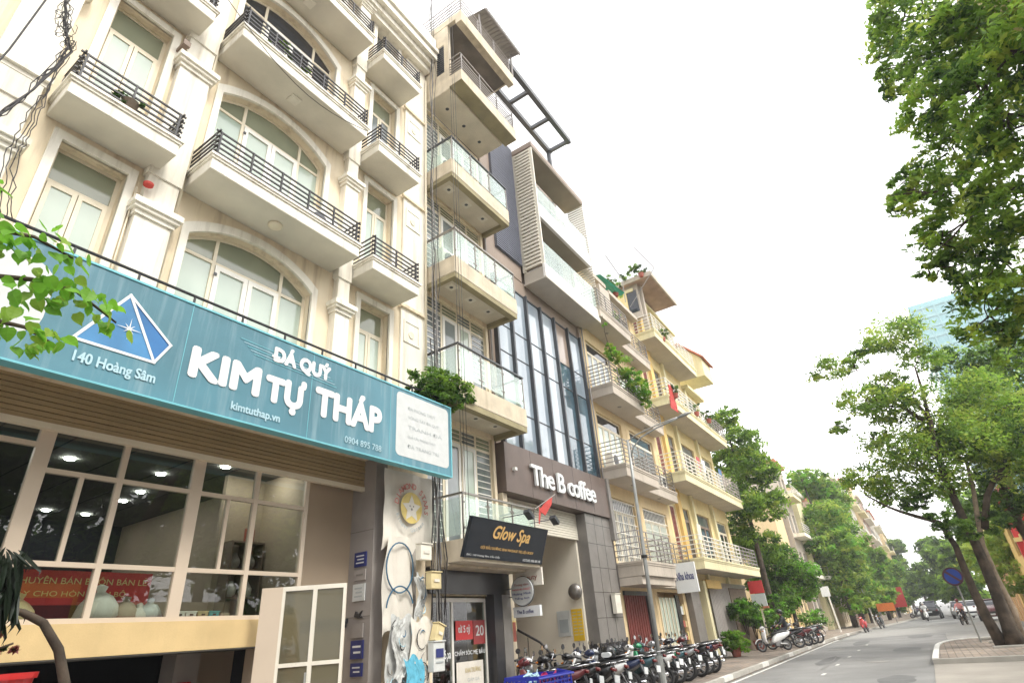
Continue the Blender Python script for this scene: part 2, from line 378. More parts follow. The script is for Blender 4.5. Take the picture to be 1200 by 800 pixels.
class MB:
    def __init__(self):
        self.v, self.f, self.mi = [], [], []
        self.cur = 0
    def add(self, vs, fs):
        b = len(self.v)
        self.v.extend([tuple(p) for p in vs])
        self.f.extend([tuple(b + i for i in f) for f in fs])
        self.mi.extend([self.cur] * len(fs))
        return self
    def box(self, x0, x1, y0, y1, z0, z1):
        if x0 > x1: x0, x1 = x1, x0
        if y0 > y1: y0, y1 = y1, y0
        if z0 > z1: z0, z1 = z1, z0
        return self.add([(x0, y0, z0), (x1, y0, z0), (x1, y1, z0), (x0, y1, z0), (x0, y0, z1), (x1, y0, z1), (x1, y1, z1), (x0, y1, z1)],
                        [(3, 2, 1, 0), (4, 5, 6, 7), (0, 1, 5, 4), (1, 2, 6, 5), (2, 3, 7, 6), (3, 0, 4, 7)])
    def prism(self, pts, axis, a, b):
        """polygon pts (2-D) extruded along axis from a to b"""
        def mk(p, t):
            return {'x': (t, p[0], p[1]), 'y': (p[0], t, p[1]), 'z': (p[0], p[1], t)}[axis]
        n = len(pts)
        vs = [mk(p, a) for p in pts] + [mk(p, b) for p in pts]
        fs = [tuple(range(n - 1, -1, -1)), tuple(range(n, 2 * n))]
        fs += [(i, (i + 1) % n, n + (i + 1) % n, n + i) for i in range(n)]
        return self.add(vs, fs)
    def tube(self, pts, r, n=6, r2=None, cap=True):
        pts = [Vector(p) for p in pts]
        k = len(pts)
        vs = []
        up = Vector((0, 0, 1))
        prev = None
        for i, p in enumerate(pts):
            t = (pts[min(i + 1, k - 1)] - pts[max(i - 1, 0)])
            if t.length < 1e-9: t = Vector((0, 0, 1))
            t.normalize()
            if prev is None:
                a = t.cross(up) if abs(t.z) < 0.95 else t.cross(Vector((1, 0, 0)))
            else:
                a = prev - t * prev.dot(t)
                if a.length < 1e-6: a = t.cross(up)
            a.normalize(); prev = a
            b = t.cross(a)
            rr = r[i] if isinstance(r, (list, tuple)) else (r if r2 is None else r + (r2 - r) * i / (k - 1))
            for j in range(n):
                an = 2 * math.pi * j / n
                vs.append(p + a * math.cos(an) * rr + b * math.sin(an) * rr)
        fs = []
        for i in range(k - 1):
            for j in range(n):
                fs.append((i * n + j, i * n + (j + 1) % n, (i + 1) * n + (j + 1) % n, (i + 1) * n + j))
        if cap:
            fs.append(tuple(range(n - 1, -1, -1)))
            fs.append(tuple((k - 1) * n + j for j in range(n)))
        return self.add(vs, fs)
    def lathe(self, prof, c, axis='z', n=16):
        """prof: list of (radius, height along axis)"""
        c = Vector(c); vs = []
        for r, h in prof:
            for j in range(n):
                a = 2 * math.pi * j / n
                u, w = r * math.cos(a), r * math.sin(a)
                d = {'z': (u, w, h), 'x': (h, u, w), 'y': (w, h, u)}[axis]
                vs.append(c + Vector(d))
        k = len(prof); fs = []
        for i in range(k - 1):
            for j in range(n):
                fs.append((i * n + j, i * n + (j + 1) % n, (i + 1) * n + (j + 1) % n, (i + 1) * n + j))
        fs.append(tuple(range(n - 1, -1, -1))); fs.append(tuple((k - 1) * n + j for j in range(n)))
        return self.add(vs, fs)
    def loft(self, secs, n=12, power=2.0):
        """secs: (x, y, z, half_width_y, half_height_z[, half_top]) cross-sections along X, rounded"""
        vs = []
        for s in secs:
            x, y, z, hw, hh = s[:5]
            for j in range(n):
                a = 2 * math.pi * j / n
                ca, sa = math.cos(a), math.sin(a)
                u = math.copysign(abs(ca) ** (2 / power), ca) * hw
                w = math.copysign(abs(sa) ** (2 / power), sa) * hh
                vs.append((x, y + u, z + w))
        k = len(secs); fs = []
        for i in range(k - 1):
            for j in range(n):
                fs.append((i * n + j, i * n + (j + 1) % n, (i + 1) * n + (j + 1) % n, (i + 1) * n + j))
        fs.append(tuple(range(n - 1, -1, -1))); fs.append(tuple((k - 1) * n + j for j in range(n)))
        return self.add(vs, fs)
    def mesh(self, name, mat, smooth=False):
        me = bpy.data.meshes.new(name)
        me.from_pydata(self.v, [], self.f)
        mats = mat if isinstance(mat, (list, tuple)) else [mat]
        for q in mats: me.materials.append(q)
        if len(mats) > 1: me.polygons.foreach_set('material_index', self.mi)
        if smooth: me.polygons.foreach_set('use_smooth', [True] * len(me.polygons))
        me.update()
        return me
    def build(self, name, mat, parent=None, smooth=False, bevel=0.0, origin=None):
        lo = [min(p[i] for p in self.v) for i in range(3)]
        hi = [max(p[i] for p in self.v) for i in range(3)]
        c = Vector(origin) if origin is not None else Vector([(lo[i] + hi[i]) / 2 for i in range(3)])
        self.v = [(p[0] - c[0], p[1] - c[1], p[2] - c[2]) for p in self.v]
        me = self.mesh(name, mat, smooth)
        o = place(name, me, parent, c)
        if bevel > 0:
            bv = o.modifiers.new('soft_edge', 'BEVEL'); bv.width = bevel; bv.segments = 2; bv.limit_method = 'ANGLE'; bv.angle_limit = R(40)
        return o

def wallgrid(mb, x0, x1, z0, z1, y0, y1, holes):
    """wall slab between y0 (front) and y1 with rectangular holes (hx0,hx1,hz0,hz1)"""
    xs = sorted({x0, x1, *[h[0] for h in holes], *[h[1] for h in holes]})
    zs = sorted({z0, z1, *[h[2] for h in holes], *[h[3] for h in holes]})
    xs = [x for x in xs if x0 <= x <= x1]; zs = [z for z in zs if z0 <= z <= z1]
    for a, b in zip(zs, zs[1:]):
        run = None
        for c, d in zip(xs, xs[1:]):
            mx, mz = (c + d) / 2, (a + b) / 2
            inside = any(h[0] < mx < h[1] and h[2] < mz < h[3] for h in holes)
            if not inside:
                if run is None: run = [c, d]
                else: run[1] = d
            if inside or d == xs[-1]:
                if run: mb.box(run[0], run[1], y0, y1, a, b)
                run = None
    return mb

def text_mesh(s, offset=0.0, extrude=0.0, shear=0.0):
    cu = bpy.data.curves.new('lettering', 'FONT')
    cu.body = s; cu.size = 1.0; cu.offset = offset; cu.extrude = extrude; cu.shear = shear
    cu.resolution_u = 3
    o = bpy.data.objects.new('lettering', cu)
    col.objects.link(o)
    dg = bpy.context.evaluated_depsgraph_get()
    me = bpy.data.meshes.new_from_object(o.evaluated_get(dg))
    bpy.data.objects.remove(o); bpy.data.curves.remove(cu)
    return me

def text(s, mat, parent, x0, x1, z0, z1, y, depth=0.0, offset=0.0, face='y', tilt=None, name='lettering', shear=0.0, bold=0.0):
    """text fitted to a rectangle. face 'y': on a wall facing -Y. face 'x': on a wall facing -X, reading towards -Y (x0..x1 are then y values)"""
    me = text_mesh(s, 0.0, 0.5 if depth > 0 else 0.0, shear)
    if bold == 0 and offset > 0: bold = offset * abs(z1 - z0) * 0.9
    n = len(me.vertices)
    if n == 0: return None
    co = np.zeros(n * 3); me.vertices.foreach_get('co', co); co = co.reshape(-1, 3)
    lo, hi = co.min(0), co.max(0)
    u = (co[:, 0] - lo[0]) / max(hi[0] - lo[0], 1e-6)
    w = (co[:, 1] - lo[1]) / max(hi[1] - lo[1], 1e-6)
    d = co[:, 2] * depth if depth > 0 else co[:, 2] * 0
    out = np.zeros_like(co)
    if face == 'y':
        out[:, 0] = x0 + u * (x1 - x0); out[:, 1] = y - d - depth / 2; out[:, 2] = z0 + w * (z1 - z0)
        if tilt:  # (y at z0, y at z1)
            out[:, 1] = tilt[0] + (tilt[1] - tilt[0]) * (out[:, 2] - tilt[2]) / (tilt[3] - tilt[2]) - d - depth / 2
    else:
        out[:, 1] = x0 + u * (x1 - x0); out[:, 0] = y - d - depth / 2; out[:, 2] = z0 + w * (z1 - z0)
    c = (out.min(0) + out.max(0)) / 2
    me.vertices.foreach_set('co', (out - c).ravel())
    if bold > 0:      # heavier strokes: the same outline again, shifted and a hair further out
        me2 = me; fv = [tuple(p.vertices) for p in me.polygons]; vv = (out - c)
        V, F = [], []
        for q, (du, dw) in enumerate(((0, 0), (1, 0), (-1, 0), (0, 1), (0, -1), (.7, .7), (-.7, .7), (.7, -.7), (-.7, -.7))):
            p_ = vv.copy(); p_[:, 0 if face == 'y' else 1] += du * bold; p_[:, 2] += dw * bold; p_[:, 1 if face == 'y' else 0] -= q * 0.0006
            F += [tuple(i + len(V) for i in f) for f in fv]; V += [tuple(a) for a in p_]
        me = bpy.data.meshes.new(name); me.from_pydata(V, [], F)
    me.materials.clear(); me.materials.append(mat); me.update()
    me.name = name
    return place(name, me, parent, c)

def copy_tree(o, parent=None, loc=None, rot=None, label=None):
    c = o.copy(); col.objects.link(c)
    if parent is not None: c.parent = parent
    if loc is not None: c.location = loc
    if rot is not None: c.rotation_euler = rot
    if label: c['label'] = label
    for ch in list(KIDS.get(o, [])):
        copy_tree(ch, c)
    return c
KIDS = {}
def index_kids():
    KIDS.clear()
    for o in col.objects:
        if o.parent: KIDS.setdefault(o.parent, []).append(o)

def arc_pts(xa, xb, zs, rise, n=14):
    """points of a segmental arch from (xa,zs) up and down to (xb,zs)"""
    h = (xb - xa) / 2; rad = (h * h + rise * rise) / (2 * rise); cx = (xa + xb) / 2; cz = zs + rise - rad
    a0 = math.atan2(zs - cz, xa - cx); a1 = math.atan2(zs - cz, xb - cx)
    return [(cx + rad * math.cos(a0 + (a1 - a0) * i / n), cz + rad * math.sin(a0 + (a1 - a0) * i / n)) for i in range(n + 1)]

def arc_z(x, xa, xb, zs, rise):
    h = (xb - xa) / 2; rad = (h * h + rise * rise) / (2 * rise); cx = (xa + xb) / 2; cz = zs + rise - rad
    return cz + math.sqrt(max(rad * rad - (x - cx) ** 2, 0))
# ------------------------------------------------------------------ shared building parts
def window_rect(parent, x0, x1, z0, z1, y, fm, pm_low, pm_top=None, trans=None, cols=2, fw=0.055, leaf=0.06, name='window', bars=None):
    mb = MB()
    mb.box(x0, x0 + fw, y, y + 0.07, z0, z1); mb.box(x1 - fw, x1, y, y + 0.07, z0, z1)
    mb.box(x0 + fw, x1 - fw, y, y + 0.07, z1 - fw, z1); mb.box(x0 + fw, x1 - fw, y, y + 0.07, z0, z0 + fw)
    if trans: mb.box(x0 + fw, x1 - fw, y - 0.003, y + 0.068, trans - fw / 2, trans + fw / 2)
    w = mb.build(name, fm, parent)
    top = trans - fw / 2 if trans else z1 - fw
    xs = [x0 + fw + (x1 - x0 - 2 * fw) * i / cols for i in range(cols + 1)]
    for a, b in zip(xs, xs[1:]):
        lb = MB()
        a2, b2 = a + 0.006, b - 0.006
        lb.box(a2, a2 + leaf, y - 0.02, y + 0.03, z0 + fw, top); lb.box(b2 - leaf, b2, y - 0.02, y + 0.03, z0 + fw, top)
        lb.box(a2 + leaf, b2 - leaf, y - 0.02, y + 0.03, top - leaf, top); lb.box(a2 + leaf, b2 - leaf, y - 0.02, y + 0.03, z0 + fw, z0 + fw + leaf)
        lb.build('window_leaf', fm, w)
        pbox('pane', pm_low, w, a2 + leaf, b2 - leaf, y + 0.0, y + 0.012, z0 + fw + leaf, top - leaf)
    if trans:
        pbox('pane', pm_top or pm_low, w, x0 + fw, x1 - fw, y + 0.02, y + 0.032, trans + fw / 2, z1 - fw)
    return w

def bar_rail(parent, x0, x1, yf, yb, z0, heights, m, t=0.027, post=0.75, over=0.05, sides=(True, True), ph=None):
    """bar railing round three sides of a balcony; every bar a piece"""
    for h in heights:
        pbox('rail_bar', m, parent, x0 - over, x1 + over, yf - t / 2, yf + t / 2, z0 + h - t, z0 + h)
        if sides[0]: pbox('rail_bar', m, parent, x0 - t / 2, x0 + t / 2, yf - over, yb, z0 + h - t + 0.004, z0 + h + 0.004)
        if sides[1]: pbox('rail_bar', m, parent, x1 - t / 2, x1 + t / 2, yf - over, yb, z0 + h - t + 0.004, z0 + h + 0.004)
    n = max(2, round((x1 - x0) / post) + 1)
    hp = ph or heights[-1]
    for i in range(n):
        x = x0 + 0.04 + (x1 - x0 - 0.08) * i / (n - 1)
        pbox('rail_post', m, parent, x - 0.013, x + 0.013, yf - 0.02, yf + 0.02, z0, z0 + hp - 0.003)

def slab_part(parent, x0, x1, yf, yb, zb, zt, m_face, m_soffit, lip=0.05, beam=0.0, m_beam=None, name='balcony'):
    """balcony slab: lower band, projecting lip on top, plaster soffit"""
    mb = MB()
    h = zt - zb
    mb.box(x0, x1, yf, yb, zb + 0.012, zb + h * 0.72)
    if lip > 0:
        mb.box(x0 - lip * 0.5, x1 + lip * 0.5, yf - lip * 0.5, yb, zb + h * 0.72, zb + h * 0.86)
        mb.box(x0 - lip, x1 + lip, yf - lip, yb, zb + h * 0.86, zt)
    else:
        mb.box(x0, x1, yf, yb, zb + h * 0.72, zt)
    o = mb.build(name, m_face, parent)
    pbox('soffit', m_soffit, o, x0 + 0.01, x1 - 0.01, yf + 0.01, yb - 0.002, zb, zb + 0.012)
    if beam > 0:
        b = MB()
        b.box(x0 + 0.012, x1 - 0.012, yf + 0.012, yf + beam, zb - 0.14, zb - 0.001)
        b.box(x0 + 0.012, x0 + 0.14, yf + beam, yb - 0.003, zb - 0.14, zb - 0.001)
        b.box(x1 - 0.14, x1 - 0.012, yf + beam, yb - 0.003, zb - 0.14, zb - 0.001)
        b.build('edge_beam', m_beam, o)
    return o

# ================================================================== HOUSE 1: cream house with arched windows
b1 = thing('cream_house', (4.6, 8.25, 0), 'cream five-storey house with arched balcony doors and black railings above the long teal sign', 'house')
W = 8.25
X0, X1 = -2.2, 9.17
PITCH = 3.413
holes = []
for k in range(4):
    dz = PITCH * k
    holes += [(1.44, 2.33, 5.6 + dz, 8.38 + dz), (3.37, 5.84, 5.6 + dz, 8.37 + dz), (7.08, 7.96, 5.6 + dz, 8.38 + dz)]
    holes += [(-1.2, -0.2, 5.6 + dz, 8.38 + dz)]
mb = MB()
wallgrid(mb, X0, X1, 4.9, 18.0, W, W + 0.28, holes)
for k in range(4):
    dz = PITCH * k
    pts = arc_pts(3.37, 5.84, 7.90 + dz, 0.44)
    for (xa, za), (xb, zb) in zip(pts, pts[1:]):       # infill between the arch and the square head
        mb.prism([(xa, za), (xb, zb), (xb, 8.37 + dz), (xa, 8.37 + dz)], 'y', W, W + 0.28)
b1_wall = mb.build('wall', M['cream'], b1)
pbox('wall_pier', M['cream_white'], b1, 8.32, X1, W - 0.05, W - 0.001, 6.1, 17.98)
mb = MB(); mb.box(X0, X1, W + 0.9, W + 6, 4.9, 18.9); mb.box(X0, X0 + .3, W + .28, W + .9, 4.9, 18); mb.box(X1 - .3, X1, W + .281, W + .9, 4.9, 18.0)
mb.build('rear_block', M['cream'], b1)
# pilasters, stepped capitals
for (a, b) in ((2.52, 3.05), (6.32, 6.68), (0.42, 1.02)):
    for k in range(4):
        dz = PITCH * k
        mb = MB()
        mb.box(a, b, 8.06, W - 0.002, 4.95 + dz + (0.0 if k == 0 else 0.16), 7.66 + dz)
        p = mb.build('pilaster', M['cream_white'], b1)
        mb = MB()
        mb.box(a - 0.03, b + 0.03, 8.02, W - 0.003, 7.66 + dz, 7.74 + dz)
        mb.box(a - 0.07, b + 0.07, 7.97, W - 0.003, 7.74 + dz, 7.80 + dz)
        mb.box(a - 0.10, b + 0.10, 7.93, W - 0.003, 7.80 + dz, 7.90 + dz)
        mb.box(a - 0.06, b + 0.06, 7.99, W - 0.003, 7.90 + dz, 7.95 + dz)
        mb.build('capital', M['cream_white'], p)
        if k < 3:
            pbox('pilaster_neck', M['cream_white'], p, a + 0.04, b - 0.02, 8.09, W - 0.004, 7.95 + dz, 5.11 + dz + PITCH)
# surrounds
for k in range(4):
    dz = PITCH * k
    for (a, b) in ((1.44, 2.33), (7.08, 7.96), (-1.2, -0.2)):
        mb = MB()
        mb.box(a - 0.12, a, W - 0.06, W + 0.02, 5.6 + dz, 8.38 + dz); mb.box(b, b + 0.12, W - 0.06, W + 0.02, 5.6 + dz, 8.38 + dz)
        mb.box(a - 0.12, b + 0.12, W - 0.06, W + 0.02, 8.38 + dz, 8.52 + dz)
        mb.build('window_surround', M['cream_white'], b1)
        window_rect(b1, a, b, 5.6 + dz, 8.38 + dz, W + 0.17, M['frame_cream'], M['pane_mint'] if k < 2 else M['pane_grey'], M['pane_olive'], 7.78 + dz, 2)
    # arched surround
    mb = MB()
    ai = arc_pts(3.37, 5.84, 7.90 + dz, 0.44); ao = arc_pts(3.25, 5.96, 8.04 + dz, 0.46)
    for i in range(len(ai) - 1):
        mb.prism([ai[i], ai[i + 1], ao[i + 1], ao[i]], 'y', W - 0.06, W + 0.02)
    mb.box(3.25, 3.37, W - 0.06, W + 0.02, 5.6 + dz, 7.90 + dz); mb.box(5.84, 5.96, W - 0.06, W + 0.02, 5.6 + dz, 7.90 + dz)
    mb.prism([(3.25, 7.90 + dz), (3.37, 7.90 + dz), (3.25, 8.04 + dz)], 'y', W - 0.06, W + 0.02)
    mb.prism([(5.96, 7.90 + dz), (5.96, 8.04 + dz), (5.84, 7.90 + dz)], 'y', W - 0.06, W + 0.02)
    mb.build('window_surround', M['cream_white'], b1)
    # arched window: frame, two door leaves, side lights
    y = W + 0.16
    z0, tr = 5.6 + dz, 7.70 + dz
    fr = MB(); fw = 0.06
    ax, bx = 3.37, 5.84
    c1, c2 = 3.96, 5.27
    fi = [(x, z - fw) for x, z in arc_pts(ax, bx, 7.90 + dz, 0.44)]
    fo = arc_pts(ax, bx, 7.90 + dz, 0.44)
    for i in range(len(fi) - 1):
        fr.prism([fi[i], fi[i + 1], fo[i + 1], fo[i]], 'y', y, y + 0.07)
    fr.box(ax, ax + fw, y, y + 0.07, z0, 7.85 + dz); fr.box(bx - fw, bx, y, y + 0.07, z0, 7.85 + dz)
    fr.box(ax + fw, bx - fw, y - 0.004, y + 0.066, tr - fw / 2, tr + fw / 2)
    fr.box(c1 - fw / 2, c1 + fw / 2, y - 0.006, y + 0.06, z0, arc_z(c1, ax, bx, 7.90 + dz, 0.44) - 0.03)
    fr.box(c2 - fw / 2, c2 + fw / 2, y - 0.006, y + 0.06, z0, arc_z(c2, ax, bx, 7.90 + dz, 0.44) - 0.03)
    w = fr.build('arched_window', M['frame_cream'], b1)
    low = M['pane_mint'] if k < 2 else M['pane_dark']
    top = M['pane_olive'] if k < 2 else M['pane_dark']
    for a, b in ((ax + fw, c1 - fw / 2), (c2 + fw / 2, bx - fw)):
        pbox('pane', low, w, a, b, y + 0.02, y + 0.03, z0, tr - fw / 2)
    mid = (c1 + c2) / 2
    for a, b in ((c1 + fw / 2, mid), (mid, c2 - fw / 2)):
        lb = MB(); lf = 0.09; t = tr - fw / 2
        lb.box(a + .005, a + lf, y - 0.03, y + 0.03, z0, t); lb.box(b - lf, b - .005, y - 0.03, y + 0.03, z0, t)
        lb.box(a + lf, b - lf, y - 0.03, y + 0.03, t - lf, t); lb.box(a + lf, b - lf, y - 0.03, y + 0.03, z0, z0 + lf)
        lb.build('door_leaf', M['frame_white'], w)
        pbox('pane', low, w, a + lf, b - lf, y + 0.0, y + 0.01, z0 + lf, t - lf)
    for a, b in ((ax + fw, c1 - fw / 2), (c1 + fw / 2, c2 - fw / 2), (c2 + fw / 2, bx - fw)):
        xs = [a + (b - a) * i / 6 for i in range(7)]
        pts = [(x, arc_z(x, ax, bx, 7.90 + dz, 0.44) - fw) for x in xs]
        pb = MB(); pb.prism([(a, tr + fw / 2), (b, tr + fw / 2)] + pts[::-1], 'y', y + 0.02, y + 0.03)
        pb.build('pane', top, w)
    for zz in (6.35, 7.45):
        pbox('hinge', M['steel_dark'], w, c1 + 0.02, c1 + 0.07, y - 0.05, y - 0.031, zz + dz, zz + dz + 0.05)
    # small square niche on the right pier with a round vent
    nb = MB(); nb.box(8.41, 8.96, W - 0.075, W - 0.052, 7.86 + dz, 7.92 + dz); nb.box(8.41, 8.96, W - 0.075, W - 0.052, 8.40 + dz, 8.46 + dz)
    nb.box(8.41, 8.46, W - 0.075, W - 0.052, 7.92 + dz, 8.40 + dz); nb.box(8.91, 8.96, W - 0.075, W - 0.052, 7.92 + dz, 8.40 + dz)
    nc = nb.build('vent_niche', M['cream_white'], b1)
    pbox('niche_back', M['cream_white'], nc, 8.46, 8.91, W - 0.058, W - 0.052, 7.92 + dz, 8.40 + dz)
    vb = MB(); vb.lathe([(0.0, 0), (0.09, 0), (0.09, 0.02), (0.0, 0.02)], (8.66, W - 0.08, 8.1 + dz), 'y', 12)
    vb.build('round_vent', M['frame_cream'], nc, smooth=False)
    pbox('string_course', M['cream'], b1, 8.24, X1 + 0.02, W - 0.11, W - 0.0505, 8.76 + dz, 8.84 + dz)
# balconies
HT = (0.10, 0.21, 0.32, 0.43, 0.55)
for k in range(4):
    zb = 5.24 + PITCH * k
    zt = zb + 0.32
    if k > 0:
        bl = slab_part(b1, 1.18, 2.67, 7.58, W - 0.004, zb, zt, M['cream_white'], M['soffit_b1'])
        bar_rail(bl, 1.2, 2.62, 7.60, W - 0.01, zt, HT, M['black_iron'])
        bm_ = slab_part(b1, 3.12, 6.26, 7.40, W - 0.004, zb, zt, M['cream_white'], M['soffit_b1'])
        bar_rail(bm_, 3.14, 6.22, 7.42, W - 0.01, zt, HT, M['black_iron'], post=0.62)
        br = slab_part(b1, 6.70, 8.12, 7.46, W - 0.004, zb, zt, M['cream_white'], M['soffit_b1'])
        bar_rail(br, 6.72, 8.08, 7.48, W - 0.01, zt, HT, M['black_iron'])
        lb = MB()
        if k == 1:
            lb.lathe([(0.0, 0), (0.09, 0.0), (0.13, 0.03), (0.13, 0.06), (0, 0.06)], (4.62, 7.82, zb - 0.06), 'z', 18)
            lb.build('ceiling_light', M['frame_cream'], bm_, smooth=True)
        else:
            lb.box(4.5, 4.72, 7.72, 7.94, zb - 0.03, zb); lb.box(4.54, 4.68, 7.76, 7.90, zb - 0.04, zb - 0.03)
            lb.build('ceiling_light', M['louvre'], bm_)
        bl2 = slab_part(b1, -1.45, 0.05, 7.58, W - 0.004, zb, zt, M['cream_white'], M['soffit_b1'])
        bar_rail(bl2, -1.43, 0.0, 7.60, W - 0.01, zt, HT, M['black_iron'])
    else:
        slab_part(b1, X0, 8.9, 7.34, W - 0.004, zb, zt, M['cream_white'], M['soffit_b1'], name='long_balcony')
# horizontal ledge on the left pier
mb = MB(); mb.box(-0.6, 1.08, 8.0, W - 0.002, 9.02, 9.10); mb.box(-0.6, 1.04, 8.05, W - 0.002, 8.94, 9.02); mb.box(-0.6, 1.0, 8.10, W - 0.002, 8.36, 8.40)
mb.build('pier_ledge', M['cream_white'], b1)
# cornice and parapet
mb = MB()
for (y, za, zb_) in ((8.0, 17.95, 18.15), (7.86, 18.15, 18.35), (7.7, 18.35, 18.62), (7.62, 18.62, 18.78)):
    mb.box(X0, X1 + (8.0 - y) * 0.3, y, W + 0.9, za, zb_)
mb.box(X0, X1, 7.72, W + 0.9, 18.78, 19.35)
mb.build('cornice', M['cream_white'], b1)

# balcony rail in front of the first floor, just above the sign
rl = MB(); rl.tube([(-2.1, 7.42, 6.30), (8.75, 7.42, 6.30)], 0.022, 8)
rail0 = rl.build('handrail', M['black_iron'], b1)
for i in range(12):
    x = 0.3 + i * 0.76
    pbox('rail_post', M['black_iron'], rail0, x - 0.012, x + 0.012, 7.405, 7.435, 5.6, 6.28)

# ground-floor shop front of house 1
GY = 8.50
mb = MB()
mb.box(X0, 6.42, 8.40, 8.62, 1.75, 2.11)           # sill wall
b1_sill = mb.build('sill_wall', M['sill_wall'], b1)
pbox('sill_soffit', M['interior'], b1_sill, X0, 6.42, 8.41, 9.9, 1.735, 1.75)
# glazed front
GZ0, GZ1, GL, GM = 2.14, 4.42, 2.76, 3.83
XM = [0.7, 2.46, 3.39, 4.42, 5.41, 6.38]
fr = MB(); t = 0.06
for i, x in enumerate(XM):
    w_ = 0.085 if i in (1, 3) else 0.035
    fr.box(x - w_, x + w_, GY - 0.04, GY + 0.04, GZ0, GZ1)
fr.box(X0, 6.42, GY - 0.045, GY + 0.045, GZ0 - 0.03, GZ0 + 0.03)
for (a, b) in ((2.46, 6.38), (X0, 2.46)):
    za = GM if a > 1 else 4.12
    fr.box(a + .05, b, GY - 0.035, GY + 0.035, za - 0.03, za + 0.03)
    if a > 1: fr.box(a + .05, b, GY - 0.035, GY + 0.035, GL - 0.03, GL + 0.03)
fr.box(2.95 - 0.025, 2.95 + 0.025, GY - 0.03, GY + 0.03, GL, GM)
fr.box(4.96 - 0.025, 4.96 + 0.025, GY - 0.03, GY + 0.03, GL, GM)
shopf = fr.build('shop_window', M['frame_taupe'], b1)
for (a, b) in ((2.46, 3.39), (3.39, 4.42), (4.42, 5.41), (5.41, 6.38)):
    for (c, d) in ((GZ0, GL), (GL, GM), (GM, GZ1)):
        pbox('pane', M['glass_shop'], shopf, a + .04, b - .04, GY - 0.005, GY + 0.005, c + .03, d - .03)
for (c, d) in ((GZ0, 4.12), (4.12, GZ1)):
    pbox('pane', M['glass_shop'], shopf, 0.74, 2.37, GY - 0.005, GY + 0.005, c + .03, d - .03)
    pbox('pane', M['glass_shop'], shopf, X0, 0.66, GY - 0.005, GY + 0.005, c + .03, d - .03)
# roller shutter, half lowered above the window, one slat each
sh = MB(); sh.box(X0, 7.62, 8.46, 8.60, 4.40, 5.3)
shut = sh.build('roller_shutter', M['shutter'], b1)
for i in range(16):
    z = 4.38 + i * 0.068
    pbox('slat', M['shutter'], shut, X0, 7.64, 8.385 + (0.012 if i % 2 else 0), 8.46, z, z + 0.056)
pbox('bottom_bar', M['frame_cream'], shut, X0, 7.64, 8.37, 8.46, 4.30, 4.376)
# room behind the glass
mb = MB()
mb.box(X0, 7.6, 8.62, 15.6, 2.02, 2.10); mb.box(X0, 7.6, 15.5, 15.6, 2.10, 4.9)
mb.box(X0 - 0.1, X0, 8.62, 15.6, 2.02, 4.9)
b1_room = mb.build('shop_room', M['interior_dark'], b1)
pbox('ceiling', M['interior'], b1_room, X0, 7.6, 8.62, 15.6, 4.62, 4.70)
for i in range(9):
    x = -0.3 + i * 0.85
    pbox('ceiling_joint', M['interior_dark'], b1_room, x - 0.01, x + 0.01, 8.63, 15.4, 4.612, 4.62)
pbox('side_wall', M['interior_beige'], b1_room, 6.50, 6.6, 8.81, 15.5, 2.10, 4.61)
pbox('partition', M['interior_beige'], b1_room, 5.72, 6.5, 9.92, 10.02, 2.10, 4.61)
pbox('green_wall', pm('green_wall', (0.02, 0.12, 0.05), 0.8, 0.3, 2, 0), b1_room, X0, 4.4, 15.4, 15.49, 2.10, 3.7)
for (x, y) in ((3.44, 10.58), (4.85, 10.59), (5.4, 9.5), (4.57, 14.5), (5.3, 14.5), (5.3, 12.9), (5.2, 12.0), (6.1, 9.3), (1.9, 10.6), (2.6, 14.5), (0.4, 10.6)):
    db = MB(); db.lathe([(0, 0), (0.07, 0), (0.07, 0.012), (0, 0.012)], (x, y, 4.598), 'z', 12)
    db.build('downlight', M['lamp_on'], b1_room)
# recessed entrance wall and pier with plaques
pbox('entrance_wall', M['interior_beige'], b1, 6.46, 7.62, 8.70, 8.80, 0.0, 4.62)
pr = MB(); pr.box(7.62, 7.92, 8.08, 8.90, 0.0, 5.2)
pier = pr.build('entrance_pier', M['grey_panel'], b1)
for z in (0.9, 2.1, 3.55):
    pbox('panel_joint', M['grey_tile'], pier, 7.612, 7.62, 8.08, 8.70, z, z + 0.012)
# upper band between sign and pier
pbox('header', M['cream'], b1, 7.93, X1, 8.2, 8.5, 0.0, 5.2)
# dark garage below the shop floor
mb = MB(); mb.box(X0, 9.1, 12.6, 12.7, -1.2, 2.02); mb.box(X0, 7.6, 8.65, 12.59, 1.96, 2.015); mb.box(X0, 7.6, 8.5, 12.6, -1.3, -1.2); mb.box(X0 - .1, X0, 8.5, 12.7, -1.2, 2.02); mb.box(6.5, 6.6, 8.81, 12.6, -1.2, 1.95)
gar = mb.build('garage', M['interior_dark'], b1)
pbox('garage_wall', M['interior_beige'], gar, 5.75, 6.5, 10.2, 10.3, -1.2, 1.95)
pbox('garage_pillar', M['grey_panel'], gar, 3.0, 3.35, 10.8, 11.1, -1.2, 1.95)
pbox('garage_pillar', M['grey_panel'], gar, 5.35, 5.74, 9.9, 10.3, -1.2, 1.95)
brk = MB(); brk.box(5.86, 6.1, 8.66, 8.9, -1.2, 1.73)
bp = brk.build('brick_pillar', M['interior_beige'], b1)
for i in range(14):
    pbox('brick', M['roof_red'] if i % 4 == 0 else M['interior_beige'], bp, 5.853, 6.107, 8.653, 8.66, 0.2 + i * 0.11, 0.2 + i * 0.11 + 0.085)
pbox('fire_box', M['red_print'], gar, 5.42, 5.6, 9.82, 9.898, 1.15, 1.35)

